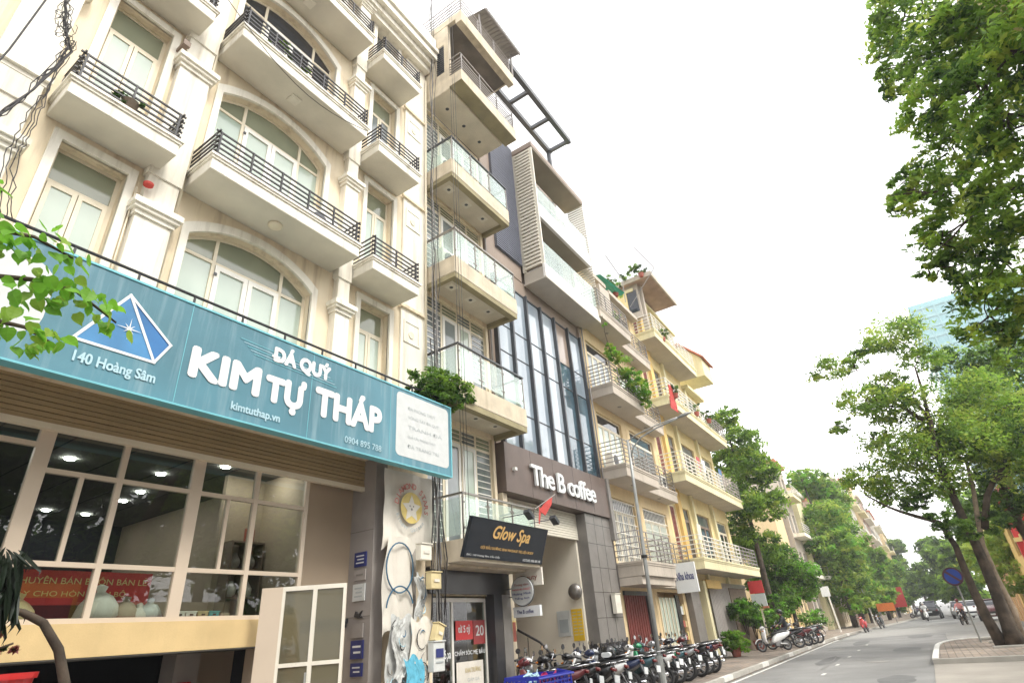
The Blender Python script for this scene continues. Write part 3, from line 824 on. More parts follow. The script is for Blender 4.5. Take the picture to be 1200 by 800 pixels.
def plaque(y0, y1, z0, z1, mat, label, lines=2, lm=None, cat='plaque'):
    mb = MB(); mb.box(7.585, 7.61, y0, y1, z0, z1)
    o = mb.build('plaque', mat, None)
    tag(o, label, cat, 'plaques screwed to the entrance pier')
    for i in range(lines):
        h = (z1 - z0) / (lines + 1.2)
        z = z1 - (i + 1) * h
        mb = MB(); mb.box(7.581, 7.585, y0 + 0.05, y1 - 0.05 - 0.03 * (i % 2), z - h * 0.25, z + h * 0.1)
        mb.build('print_line', lm or M['vinyl_white'], o)
    return o
plaque(8.22, 8.52, 2.93, 3.18, M['navy'], 'topmost navy plaque on the grey pier beside the shop entrance', 3)
plaque(8.22, 8.50, 2.70, 2.88, M['grey_panel'], 'grey plaque just under the top navy plaque', 1, M['grey_tile'])
plaque(8.22, 8.52, 2.36, 2.64, M['vinyl_panel'], 'pale notice with small print between two grey plaques', 3, M['faint_print'])
plaque(8.22, 8.48, 1.78, 2.0, M['grey_panel'], 'empty grey frame under the black bird emblem', 1, M['grey_panel'])
plaque(8.20, 8.50, 1.46, 1.74, M['navy'], 'second navy plaque with a white mark, below the empty frame', 2)
plaque(8.20, 8.48, 1.20, 1.40, M['navy'], 'lowest small navy plaque above the dark grey one', 2)
plaque(8.20, 8.52, 0.88, 1.10, M['grey_tile'], 'dark grey plaque with one line of letters', 1, M['louvre'])
plaque(8.20, 8.52, 0.50, 0.78, M['grey_panel'], 'bottom grey plaque near the foot of the entrance pier', 2, M['box_grey'])
mb = MB(); mb.prism([(8.42, 2.2), (8.34, 2.15), (8.26, 2.2), (8.31, 2.13), (8.25, 2.08), (8.36, 2.08), (8.46, 2.12)], 'x', 7.585, 7.61)
tag(mb.build('bird_emblem', M['black_iron'], None), 'small black bird-shaped emblem fixed to the grey pier', 'emblem')

# white framed glass door leaf standing open towards the street
dx, dy = 0.62, -0.785        # direction of the leaf, from hinge side to free edge
D0 = Vector((5.50, 8.12, 0.12))
door = thing('glass_door', tuple(D0), 'open white framed glass door leaf beside the shop entrance', 'door')
Z2 = 2.38
L_ = 1.22
def dbox(name, mat, a, b, z0, z1, th=0.05, par=None):
    mb = MB(); mb.box(a, b, -th / 2, th / 2, z0, z1)
    me = mb.mesh(name, mat)
    o = bpy.data.objects.new(name, me); col.objects.link(o)
    o.parent = par or door
    ORG[o] = D0
    return o
dbox('blank_panel', M['frame_taupe'], 0.0, 0.30, 0, Z2, 0.06)  # white panel given taupe, its shade put into the colour
for (a, b) in ((0.30, 0.34), (0.74, 0.80), (1.18, 1.22)):
    dbox('stile', M['louvre'], a, b, 0, Z2)
for (z, zz) in ((0.0, 0.12), (1.33, 1.38), (Z2 - 0.06, Z2)):
    dbox('rail', M['louvre'], 0.34, 0.74, z, zz); dbox('rail', M['louvre'], 0.80, 1.18, z, zz)
for (a, b) in ((0.34, 0.74), (0.80, 1.18)):
    for (z, zz) in ((0.12, 1.33), (1.38, Z2 - 0.06)):
        dbox('pane', M['glass_smoked'], a, b, z, zz, 0.01)
mb = MB(); mb.box(0.72, 0.74, -0.06, -0.03, 0.95, 1.25)
hm = mb.build('handle', M['galv'], None); hm.parent = door; hm.location = (0.73, -0.05, 1.1)
door.rotation_euler = (0, 0, math.atan2(dy, dx))

# ------------------------------------------------------------------ goods in the shop room
def bag(x, y, z, s, mat, label, sx=1.0):
    mb = MB()
    r = random.Random(int(x * 100))
    prof = [(0.02, 0), (0.16, 0.01), (0.2, 0.1), (0.19, 0.22), (0.13, 0.31), (0.05, 0.36), (0.07, 0.42), (0.02, 0.44)]
    mb.lathe([(a * s * (1 + r.uniform(-.1, .1)), h * s) for a, h in prof], (x, y, z), 'z', 10)
    mb.v = [(p[0] + (p[0] - x) * r.uniform(-.15, .15), p[1], p[2] + r.uniform(-.01, .01)) for p in mb.v]
    o = mb.build('bag', mat, None, smooth=True)
    return tag(o, label, 'bag', 'bags behind the shop window')
bag(2.80, 8.86, 2.10, 0.85, M['box_yellow'], 'pale tied bag standing at the left end of the shop window')
bag(3.64, 8.84, 2.10, 1.1, M['banner'], 'tall cream bag behind the middle shop pane')
bag(3.98, 8.86, 2.10, 0.8, M['interior_beige'], 'small brownish bag between two white bags')
bag(4.15, 8.82, 2.10, 0.6, M['banner'], 'low cream bag left of the pair of white carrier bags')
bag(4.28, 8.84, 2.10, 0.75, M['box_grey'], 'white carrier bag with a tied top beside the thick mullion')
bag(4.40, 8.95, 2.10, 0.6, M['box_grey'], 'smaller white carrier bag closest to the thick mullion')
for i, (x, c, s) in enumerate(((4.62, 'frame_white', 'first white storage box by the thick mullion'), (4.78, 'frame_white', 'second white storage box on the shop window sill'),
                               (4.95, 'box_yellow', 'cream storage box left of the teal box'), (5.12, None, 'teal storage box on the shop window sill'))):
    mt = M[c] if c else P_TEAL2 if 'P_TEAL2' in globals() else None
    if mt is None:
        P_TEAL2 = pm('teal_box', (0.03, 0.42, 0.45), 0.5, 0.05, 2, 0); mt = P_TEAL2
    bx_ = thing('storage_box', (x, 8.72, 2.10), s, 'storage box', 'storage boxes on the shop window sill')
    mb = MB(); mb.prism([(x - 0.065, 2.10), (x + 0.065, 2.10), (x + 0.075, 2.24), (x - 0.075, 2.24)], 'y', 8.66, 8.80)
    mb.build('tub', mt, bx_)
    pbox('rim', mt, bx_, x - 0.08, x + 0.08, 8.65, 8.81, 2.235, 2.25)
    pbox('handle_slot', M['interior_dark'], bx_, x - 0.025, x + 0.025, 8.648, 8.6495, 2.195, 2.215)
mb = MB(); mb.box(5.22, 5.36, 8.66, 8.80, 2.10, 2.22)
tag(mb.build('carton', M['interior_beige'], None), 'plain brown carton right of the teal box', 'carton')
# red hanging banner with two lines of yellow letters, behind the low panes
mb = MB(); N_ = 24
for i in range(N_):
    xa = 2.62 + 1.7 * i / N_; xb = 2.62 + 1.7 * (i + 1) / N_
    ya = 9.0 + 0.012 * math.sin(i * 1.1); yb = 9.0 + 0.012 * math.sin((i + 1) * 1.1)
    mb.add([(xa, ya, 2.36), (xb, yb, 2.36), (xb, yb, 2.76), (xa, ya, 2.76), (xa, ya + .005, 2.36), (xb, yb + .005, 2.36), (xb, yb + .005, 2.76), (xa, ya + .005, 2.76)],
           [(0, 1, 2, 3), (7, 6, 5, 4), (3, 2, 6, 7), (0, 4, 5, 1)])
rb = mb.build('red_banner', M['red_print'], None)
tag(rb, 'long red banner with yellow letters hanging behind the lowest shop panes', 'banner')
text('CHUYÊN BÁN BUÔN BÁN LẺ', M['yellow_pale'], rb, 2.70, 4.25, 2.60, 2.70, 8.98)
text('CÂY CHO HÒN NON BỘ', M['yellow_pale'], rb, 2.70, 4.0, 2.44, 2.54, 8.98)
# shelf and picture in the right end of the room
shf = thing('display_shelf', (5.95, 9.7, 2.1), 'brown display shelf with ornaments in the right end of the shop', 'shelf')
for z in (2.5, 2.95, 3.4):
    pbox('shelf_board', M['shutter_brown'], shf, 5.85, 6.42, 9.62, 9.9, z, z + 0.03)
for x in (5.82, 6.12, 6.42):
    pbox('upright', M['shutter_brown'], shf, x, x + 0.03, 9.62, 9.9, 2.1, 3.43)
for i, (x, z) in enumerate(((5.98, 2.53), (5.98, 2.98), (6.27, 2.53), (6.27, 2.98))):
    mb = MB(); mb.lathe([(0.03, 0), (0.09, 0.05), (0.1, 0.14), (0.05, 0.22), (0.03, 0.26)], (x, 9.76, z), 'z', 10)
    tag(mb.build('vase', M['frame_white'] if i % 2 == 0 else M['grey_panel'], None, smooth=True), ['white vase on the lower left shelf in the shop', 'grey vase on the upper left shelf in the shop', 'white vase on the lower right shelf in the shop', 'grey vase on the upper right shelf in the shop'][i], 'vase', 'vases on the display shelf')
pl = MB(); pl.box(6.2, 6.39, 9.9, 9.92, 3.1, 3.7)
tag(pl.build('wall_picture', M['terracotta'], None), 'small reddish picture on the room wall seen through the middle pane', 'picture')
# ================================================================== long teal sign of house 1
SY = 7.20
sg = thing('shop_sign', (4.0, SY, 4.56), 'long faded teal sign with a blue pyramid and white letters KIM TỰ THÁP', 'sign')
mb = MB(); mb.box(-2.1, 8.83, SY, SY + 0.16, 4.56, 6.02); mb.build('sign_box', M['teal'], sg)
mb = MB()
mb.box(-2.1, 8.86, SY - 0.014, SY + 0.165, 4.535, 4.559); mb.box(-2.1, 8.86, SY - 0.014, SY + 0.165, 6.021, 6.05); mb.box(8.831, 8.86, SY - 0.014, SY + 0.165, 4.56, 6.02)
mb.build('edge_trim', M['teal_edge'], sg)
yt = SY - 0.004
def flat(pts, mat, name, parent, y=yt):
    mb = MB(); mb.prism(pts, 'y', y, y + 0.0035); return mb.build(name, mat, parent)
def line_strip(pts, w, mat, name, parent, closed=True, y=yt - 0.006):
    mb = MB(); n = len(pts)
    for i in range(n if closed else n - 1):
        a = Vector(pts[i]); b = Vector(pts[(i + 1) % n]); d = (b - a).normalized(); q = Vector((-d.y, d.x)) * w / 2
        a2 = a - d * w / 2; b2 = b + d * w / 2
        yy = y - 0.0004 * i
        mb.prism([tuple(a2 - q), tuple(b2 - q), tuple(b2 + q), tuple(a2 + q)], 'y', yy, yy + 0.002)
    return mb.build(name, mat, parent)
A_, B_, C_, D_ = (2.47, 5.80), (2.02, 5.01), (2.92, 5.01), (3.07, 5.31)
flat([A_, B_, C_], M['pyramid_light'], 'pyramid_face', sg)
flat([A_, C_, D_], M['pyramid_blue'], 'pyramid_side', sg)
line_strip([A_, B_, C_], 0.035, M['vinyl_white'], 'pyramid_outline', sg)
line_strip([A_, C_, D_], 0.032, M['vinyl_white'], 'pyramid_outline', sg, y=yt - 0.009)
st = []
for i in range(16):
    a = math.pi * 2 * i / 16; r = 0.15 if i % 4 == 0 else (0.085 if i % 4 == 2 else 0.02)
    st.append((2.55 + r * math.cos(a), 5.34 + r * math.sin(a)))
flat(st, M['vinyl_white'], 'star', sg, yt - 0.014)
T_ = lambda s, x0, x1, z0, z1, off=0.0, mat=None, sh=0.0, bd=0.0: text(s, mat or M['vinyl_white'], sg, x0, x1, z0, z1, SY - 0.008, 0.0, off, shear=sh, bold=bd)
T_('140 Hoàng Sâm', 2.08, 2.98, 4.70, 4.87, 0.004, M['pale_blue_print'], bd=0.005)
T_('KIM', 3.38, 4.38, 5.00, 5.40, 0.006, bd=0.032)
T_('TỰ', 4.52, 5.18, 4.88, 5.43, 0.006, bd=0.032)
T_('THÁP', 5.42, 6.84, 5.0, 5.56, 0.006, bd=0.032)
T_('DÁ QUÝ', 4.58, 5.64, 5.60, 5.92, 0.004, bd=0.02)
flat([(4.53, 5.685), (4.67, 5.685), (4.67, 5.72), (4.53, 5.72)], M['vinyl_white'], 'letter_stroke', sg, yt - 0.012)
T_('kimtuthap.vn', 4.02, 4.80, 4.65, 4.80, 0.004, M['pale_blue_print'], bd=0.005)
T_('0904 895 788', 6.05, 6.88, 4.66, 4.77, 0.01, M['pale_blue_print'])
def rrect(x0, x1, z0, z1, r, n=5):
    pts = []
    for cx, cz, a0 in ((x1 - r, z1 - r, 0), (x0 + r, z1 - r, 90), (x0 + r, z0 + r, 180), (x1 - r, z0 + r, 270)):
        for i in range(n + 1):
            a = R(a0 + 90 * i / n); pts.append((cx + r * math.cos(a), cz + r * math.sin(a)))
    return pts
pn = flat(rrect(7.24, 8.76, 4.70, 5.96, 0.1), M['vinyl_panel'], 'white_panel', sg)
rr = random.Random(3)
for i, s in enumerate(('ĐÁ PHONG THUỶ', 'VÒNG TAY ĐÁ QUÝ', 'TRANH ĐÁ', 'QUẢ CẦU PHONG THUỶ', 'ĐÁ TRANG TRÍ')):
    w = 0.8 + 0.1 * (i % 3)
    text(s, M['faint_print'], pn, 7.55, 7.55 + w, 5.64 - i * 0.19, 5.73 - i * 0.19, SY - 0.008)
flat(rrect(-0.9, 1.70, 4.86, 5.80, 0.28), M['vinyl_panel'], 'white_panel', sg)
for x in (-0.4, 0.85, 3.25, 5.3, 7.08):
    pbox('panel_seam', M['teal_edge'], sg, x, x + 0.008, SY - 0.0025, SY - 0.0005, 4.56, 6.02)
# faint scratches across the vinyl
for i in range(5):
    line_strip([(4.0 + i * 0.06, 5.80 - i * 0.045), (5.6 + i * 0.05, 5.74 - i * 0.045)], 0.008, M['pale_blue_print'] if i % 2 else M['teal_edge'], 'scratch', sg, False)

# ================================================================== HOUSE 2: concrete balconies with glass
b2 = thing('narrow_house', (10.6, 8.25, 0), 'narrow buff concrete house with glass balconies stacked up to a roof terrace', 'house')
WX0, WX1 = 9.20, 11.97
hs = [(9.3, 11.86, 3.42 + i * 3.42, 6.30 + i * 3.42 - 0.02) for i in range(4)] + [(9.42, 11.80, 0.12, 2.46)]
mb = MB(); wallgrid(mb, WX0, WX1, 0.0, 16.6, 8.25, 8.45, hs)
mb.build('wall', M['yellow_wall'] if False else M['cream'], b2)
mb = MB(); mb.box(WX0, WX1, 9.4, 14, 0, 16.6); mb.box(WX0, WX0 + 0.1, 8.45, 9.4, 0, 16.6); mb.box(WX1 - .1, WX1, 8.451, 9.4, 0, 16.6)
mb.build('rear_block', M['concrete_buff'], b2)
YB = 7.24
for i in range(4):                                   # four balconies
    zb = (2.98, 6.40, 9.83, 13.22)[i]
    zt = zb + (0.42 if i == 0 else 0.50)
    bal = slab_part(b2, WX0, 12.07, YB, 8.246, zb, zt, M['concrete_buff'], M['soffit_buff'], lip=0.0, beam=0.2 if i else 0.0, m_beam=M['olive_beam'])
    if i:
        for j in range(3):
            x = 9.72 + j * 0.82
            lb = MB(); lb.lathe([(0.02, 0.0), (0.045, -0.002), (0.06, 0.012), (0.0, 0.012)], (x, 7.78, zb - 0.012), 'z', 12)
            lb.build('recessed_light', M['steel_dark'], bal)
            pbox('light_plate', M['soffit_b1'], bal, x - 0.14, x + 0.14, 7.66, 7.90, zb - 0.006, zb - 0.002)
    # steel posts, clear panels, flat handrail
    zr = zt + 0.93
    hb = MB(); hb.box(WX0 + 0.02, 12.06, YB - 0.01, YB + 0.05, zr - 0.035, zr); hb.box(WX0 + 0.02, WX0 + 0.08, YB + 0.05, 8.24, zr - 0.036, zr - 0.001); hb.box(12.0, 12.06, YB + 0.05, 8.24, zr - 0.036, zr - 0.001)
    hb.build('handrail', M['steel_dark'] if i % 2 else M['rail_steel'], bal)
    px = [WX0 + 0.05, 10.14, 11.08, 12.03]
    for x in px:
        pbox('rail_post', M['rail_steel'], bal, x - 0.012, x + 0.012, YB + 0.008, YB + 0.032, zt, zr - 0.036)
    for a, b in zip(px, px[1:]):
        pbox('glass_panel', M['glass_rail'], bal, a + 0.04, b - 0.04, YB + 0.014, YB + 0.026, zt + 0.09, zr - 0.10)
        for xx in (a + 0.05, b - 0.05):
            for zz in (zt + 0.2, zr - 0.22):
                pbox('clamp', M['rail_steel'], bal, xx - 0.03, xx + 0.01, YB + 0.004, YB + 0.036, zz, zz + 0.04)
    pbox('glass_panel', M['glass_rail'], bal, WX0 + 0.045, WX0 + 0.057, YB + 0.06, 8.20, zt + 0.09, zr - 0.10)
    pbox('glass_panel', M['glass_rail'], bal, 12.024, 12.036, YB + 0.06, 8.20, zt + 0.09, zr - 0.10)
    # glazed doors: four lights with a row of toplights
    wz0, wz1 = zt, hs[i][3]
    tr = wz1 - 0.38
    mb = MB(); xs = [9.30, 9.95, 10.62, 11.22, 11.86]; y = 8.33
    for x in xs: mb.box(x - 0.03 if x > 9.31 else x, x + 0.03 if x < 11.85 else x, y, y + 0.06, wz0, wz1)
    mb.box(9.30, 11.86, y - 0.004, y + 0.055, tr - 0.03, tr + 0.03); mb.box(9.30, 11.86, y - 0.004, y + 0.055, wz1 - 0.05, wz1)
    w = mb.build('balcony_doors', M['frame_cream'], b2)
    for j, (a, b) in enumerate(zip(xs, xs[1:])):
        pbox('pane', M['pane_olive'] if j % 2 else M['pane_grey'], w, a + .03, b - .03, y + 0.02, y + 0.03, tr + 0.03, wz1 - 0.05)
        if j in (1, 2):
            lb = MB(); lb.box(a + .035, a + .12, y - .02, y + .03, wz0, tr - .03); lb.box(b - .12, b - .035, y - .02, y + .03, wz0, tr - .03); lb.box(a + .12, b - .12, y - .02, y + .03, tr - .12, tr - .03); lb.box(a + .12, b - .12, y - .02, y + .03, wz0, wz0 + .12)
            lb.build('door_leaf', M['frame_white'], w)
            pbox('pane', M['pane_grey'] if j == 1 else M['pane_mint'], w, a + .12, b - .12, y + 0.0, y + 0.01, wz0 + .12, tr - .12)
        else:
            pbox('pane', M['pane_grey'], w, a + .03, b - .03, y + 0.02, y + 0.03, wz0, tr - 0.03)
            nb = int((tr - wz0) / 0.16)
            for q in range(nb):                       # folding grille bars behind the glass front
                pbox('grille_bar', M['frame_white'], w, a + .04, b - .04, y + 0.005, y + 0.016, wz0 + 0.1 + q * 0.16, wz0 + 0.125 + q * 0.16)
    for q in range(2):
        pbox('top_grille', M['frame_cream'], w, 9.34, 11.82, y - 0.008, y + 0.012, tr + 0.11 + q * 0.11, tr + 0.125 + q * 0.11)
# top floor: enclosed bay, projecting balcony, roof slab
mb = MB()
mb.box(WX0, 12.05, YB, 8.246, 16.66, 17.2)
top_soff = mb.build('top_bay_floor', M['concrete_buff'], b2)
pbox('soffit', M['soffit_buff'], top_soff, WX0 + .01, 12.04, YB + .01, 8.24, 16.64, 16.659)
for j in range(3):
    x = 9.75 + j * 0.85
    lb = MB(); lb.lathe([(0.02, 0.0), (0.045, -0.002), (0.06, 0.012), (0.0, 0.012)], (x, 7.78, 16.626), 'z', 12)
    lb.build('recessed_light', M['steel_dark'], top_soff)
tb = slab_part(b2, WX0, 12.25, 6.76, YB - 0.002, 16.72, 17.18, M['concrete_buff'], M['olive_beam'], lip=0.0)
bar_rail(tb, WX0 + .04, 12.2, 6.80, YB, 17.18, (0.12, 0.24, 0.36, 0.48, 0.62, 0.85), M['rail_steel'], t=0.025, post=1.0, over=0.0)
mb = MB()
wz = [(7.42, 7.72, 17.55, 18.9)]
# side wall with louvred vent window (wall runs in depth, faces the camera side)
for (ya, yb, za, zb) in ((YB, 7.42, 17.2, 19.75), (7.72, 9.4, 17.2, 19.75), (7.42, 7.72, 17.2, 17.55), (7.42, 7.72, 18.9, 19.75)):
    mb.box(WX0, WX0 + 0.12, ya, yb, za, zb)
mb.box(WX0, WX0 + 0.12, 9.4, 9.6, 16.6, 19.75)
sw = mb.build('side_wall', M['concrete_buff'], b2)
pbox('vent_back', M['pane_dark'], sw, WX0 + 0.08, WX0 + 0.1, 7.42, 7.72, 17.55, 18.9)
for q in range(13):
    pbox('vent_slat', M['steel_dark'], sw, WX0 - 0.01, WX0 + 0.07, 7.42, 7.72, 17.58 + q * 0.1, 17.62 + q * 0.1)
mb = MB(); mb.box(9.32, 12.0, 8.9, 9.02, 17.2, 19.75); mb.box(11.9, 12.0, 8.2, 8.9, 17.2, 19.75)
mb.build('terrace_back_wall', M['grey_room'], b2)
pbox('terrace_ceiling', M['grey_room'], b2, 9.32, 12.2, 6.9, 9.4, 19.74, 19.78)
mb = MB(); mb.box(WX0, 12.3, 6.66, 9.6, 19.79, 20.08); mb.box(WX0, 12.3, 6.66, 6.9, 19.55, 19.79)
rf = mb.build('roof_slab', M['concrete_buff'], b2)
bar_rail(rf, WX0 + .04, 12.2, 6.72, 9.4, 20.08, (0.15, 0.3, 0.45, 0.6, 0.8), M['rail_grey'], t=0.025, post=0.9, over=0.0)
mb = MB()
for i in range(14):                                  # corrugated canopy over the roof terrace
    x = 10.3 + i * 0.16
    mb.add([(x, 6.35, 21.35), (x + .08, 6.35, 21.39), (x + .16, 6.35, 21.35), (x, 8.8, 21.9), (x + .08, 8.8, 21.94), (x + .16, 8.8, 21.9)], [(0, 1, 4, 3), (1, 2, 5, 4)])
cn = mb.build('roof_canopy', M['grey_tile'], b2)
for x in (10.4, 12.4):
    pbox('canopy_post', M['rail_grey'], cn, x - .025, x + .025, 6.7, 6.75, 20.1, 21.42)
pbox('canopy_beam', M['rail_grey'], cn, 10.3, 12.55, 6.36, 6.41, 21.27, 21.34)
for x in (9.35, 9.75, 10.2):
    rb2 = MB(); rb2.tube([(x, 8.0 + x * 0.05, 20.08), (x - 0.05, 8.0 + x * 0.05, 21.2)], 0.012, 5)
    rb2.build('starter_bar', M['cable'], rf)
# ground-floor spa front
spa = MB(); spa.box(WX0 + 0.02, 12.02, 8.10, 8.246, 2.48, 2.96)
fas = spa.build('fascia', M['black_tile'], b2)
pbox('shop_canopy', M['concrete_buff'], b2, WX0, 12.05, 7.62, 8.09, 2.93, 2.975)
pbox('door_pier', M['black_tile'], b2, 11.30, 11.62, 8.06, 8.30, 0.1, 2.478)
pbox('door_pier', M['grey_tile'], b2, 11.66, 12.0, 8.08, 8.246, 0.1, 2.478)
mb = MB(); y = 8.30
for x in (9.46, 10.12, 11.28): mb.box(x - 0.03, x + 0.03, y, y + 0.06, 0.12, 2.40)
mb.box(9.43, 11.31, y - 0.003, y + 0.055, 2.34, 2.42)
spa_w = mb.build('shop_front', M['frame_white'], b2)
pbox('pane', M['glass_shop'], spa_w, 9.49, 10.09, y + .02, y + .03, 0.12, 2.34)
pbox('pane', M['glass_shop'], spa_w, 10.15, 11.25, y + .02, y + .03, 0.12, 2.34)
mb = MB(); mb.box(9.3, 11.9, 9.3, 9.38, 0.1, 2.6)
mb.build('shop_interior', M['interior'], b2)
def sheet(name, x0, x1, z0, z1, y, mat, label, cat, th=0.008):
    mb = MB(); mb.box(x0, x1, y, y + th, z0, z1); o = mb.build(name, mat, None); return tag(o, label, cat)
ps = sheet('poster', 10.20, 10.78, 1.62, 1.98, 8.285, M['red_print'], 'red poster with white writing at the left of the spa door glass', 'poster')
text('từ 5 tỷ', M['vinyl_white'], ps, 10.28, 10.68, 1.72, 1.90, 8.283, 0, 0.02)
ps2 = sheet('poster', 10.80, 11.22, 1.52, 1.98, 8.285, M['red_dull'], 'dark red poster with pale swirls right of the red poster', 'poster')
text('20', M['vinyl_panel'], ps2, 10.88, 11.16, 1.68, 1.88, 8.283, 0, 0.02)
ps3 = sheet('poster', 10.20, 11.10, 0.78, 1.22, 8.285, M['banner'], 'cream poster with small print below the white lettering on the spa door', 'poster')
text('KHAI TRƯƠNG', M['box_yellow'], ps3, 10.48, 11.0, 1.02, 1.12, 8.283, 0, 0.02)
text('GIẢM GIÁ', M['faint_print'], ps3, 10.55, 10.95, 0.86, 0.94, 8.283)
wl = text('CHĂM SÓC MẸ BẦU', M['vinyl_white'], spa_w, 10.18, 11.22, 1.32, 1.46, 8.312, 0, 0.01)
text('Spa', M['vinyl_white'], spa_w, 9.86, 10.06, 1.26, 1.46, 8.312, 0, 0.02)

# tilted black sign of the spa
gs = thing('spa_sign', (10.6, 7.2, 3.06), 'tilted black sign with gold letters Glow Spa hanging under the glass balcony', 'sign')
GA, GB = (9.16, 12.08), (3.04, 3.78)
y0, y1 = 7.20, 6.93
mb = MB()
vs = [(GA[0], y0, GB[0]), (GA[1], y0, GB[0]), (GA[1], y1, GB[1]), (GA[0], y1, GB[1])]
mb.add(vs + [(p[0], p[1] + 0.09, p[2] + 0.02) for p in vs], [(0, 1, 2, 3), (7, 6, 5, 4), (0, 4, 5, 1), (1, 5, 6, 2), (2, 6, 7, 3), (3, 7, 4, 0)])
mb.build('sign_box', M['black_sign'], gs)
tl = (y0 - 0.004, y1 - 0.004, GB[0], GB[1])
text('Glow Spa', M['gold'], gs, 9.95, 11.35, 3.36, 3.68, 0, 0, 0.004, tilt=tl, shear=0.35, bold=0.009)
text('GỘI ĐẦU DƯỠNG SINH MASSAGE TRỊ LIỆU BODY', M['gold'], gs, 9.62, 11.62, 3.21, 3.30, 0, 0, 0.012, tilt=tl)
text('Đ/C: 140 Hoàng Sâm, Cầu Giấy', M['vinyl_white'], gs, 9.22, 10.35, 3.07, 3.12, 0, 0, 0.01, tilt=tl)
text('HOTLINE: 0986 000 140', M['vinyl_white'], gs, 11.25, 11.98, 3.07, 3.12, 0, 0, 0.01, tilt=tl)
for x in (9.4, 11.85):
    bb = MB(); bb.tube([(x, 7.26, 3.10), (x, 7.4, 3.02)], 0.02, 6); bb.build('bracket', M['steel_dark'], gs)
for i, x in enumerate((11.0, 12.15)):
    fl = thing('sign_floodlight', (x, 6.9, 3.85), ['small dark floodlight on an arm above the middle of the spa sign', 'small dark floodlight on an arm past the right end of the spa sign'][i], 'floodlight', 'floodlights over the spa sign')
    bb = MB(); bb.tube([(x - 0.35, 7.24, 3.95), (x, 6.85, 4.02)], 0.01, 5); bb.build('arm', M['steel_dark'], fl)
    bb = MB(); bb.prism([(x - 0.03, 4.04), (x + 0.16, 3.9), (x + 0.2, 3.97), (x + 0.02, 4.11)], 'y', 6.74, 6.9); bb.build('lamp_head', M['steel_dark'], fl)

# ================================================================== HOUSE 3: dark curtain wall, louvred box, The B coffee
b3 = thing('coffee_building', (15.2, 8.25, 0), 'dark brown building with a tall glass curtain wall and a louvred box at the top', 'building')
BX0, BX1 = 12.12, 18.42
mb = MB()
mb.box(12.10, 12.30, 8.18, 9.2, 0.0, 4.9)            # narrow left pier
mb.build('left_pier', M['concrete_buff'], b3)
mb = MB(); mb.box(16.55, 18.38, 8.12, 9.0, 1.25, 4.9); pr3 = mb.build('right_column', M['grey_tile'], b3)
mb = MB(); mb.box(16.54, 18.39, 8.11, 9.01, 0.0, 1.249); bs = mb.build('column_base', M['black_tile'], b3)
for z in (1.9, 2.6, 3.3, 4.0, 4.6): pbox('tile_joint', M['black_tile'], pr3, 16.55, 18.38, 8.117, 8.12, z, z + 0.012)
for x in (17.15, 17.75): pbox('tile_joint', M['black_tile'], pr3, x, x + 0.012, 8.116, 8.12, 1.25, 4.9)
mb = MB(); mb.box(BX0 - 0.02, BX1, 8.04, 8.6, 4.92, 6.24)
sb = mb.build('sign_board', M['sign_brown'], b3)
for i in range(1, 5):
    x = BX0 + i * 1.26
    pbox('board_joint', M['black_tile'], sb, x, x + 0.008, 8.037, 8.04, 4.92, 6.24)
pbox('sign_return', M['grey_tile'], b3, BX1 - 0.1, BX1 + 0.12, 7.98, 8.6, 4.2, 6.26)
pbox('small_sign_lamp', M['white_paint'], sb, 12.42, 12.52, 7.94, 8.04, 5.5, 5.58)
# raised letters, one piece each
def raised(s, x0, x1, z0, z1, y, depth, mat, parent, off=0.03):
    ws = []
    for i in range(1, len(s) + 1):
        me = text_mesh(s[:i], off); n = len(me.vertices); co = np.zeros(n * 3)
        if n: me.vertices.foreach_get('co', co); co = co.reshape(-1, 3); ws.append((co[:, 0].max(), co[:, 1].min(), co[:, 1].max()))
        else: ws.append((0, 0, 1))
        bpy.data.meshes.remove(me)
    tot = ws[-1][0]; zl = min(w[1] for w in ws); zh = max(w[2] for w in ws)
    for i, ch in enumerate(s):
        if ch == ' ': continue
        me = text_mesh(ch, off, 0.5); n = len(me.vertices); co = np.zeros(n * 3); me.vertices.foreach_get('co', co); co = co.reshape(-1, 3)
        wch = co[:, 0].max() - co[:, 0].min()
        xr = ws[i][0]; xl = xr - wch
        u0, u1 = x0 + xl / tot * (x1 - x0), x0 + xr / tot * (x1 - x0)
        c0, c1 = z0 + (co[:, 1].min() - zl) / (zh - zl) * (z1 - z0), z0 + (co[:, 1].max() - zl) / (zh - zl) * (z1 - z0)
        bpy.data.meshes.remove(me)
        text(ch, mat, parent, u0, u1, c0, c1, y, depth, off, name='letter')
lt = thing('cafe_lettering', (15.2, 8.0, 5.3), 'raised white letters The B coffee on the brown board', 'lettering')
raised('The B coffee', 13.28, 17.2, 5.26, 5.82, 8.0, 0.06, M['vinyl_white'], lt, 0.03)
# half-open pale roller shutter under the sign
mb = MB(); mb.box(12.32, 16.54, 8.47, 8.56, 4.12, 4.92); s3 = mb.build('roller_shutter', M['shutter_pale'], b3)
for i in range(11):
    z = 4.12 + i * 0.072; pbox('slat', M['shutter_pale'], s3, 12.32, 16.54, 8.435, 8.47, z, z + 0.06)
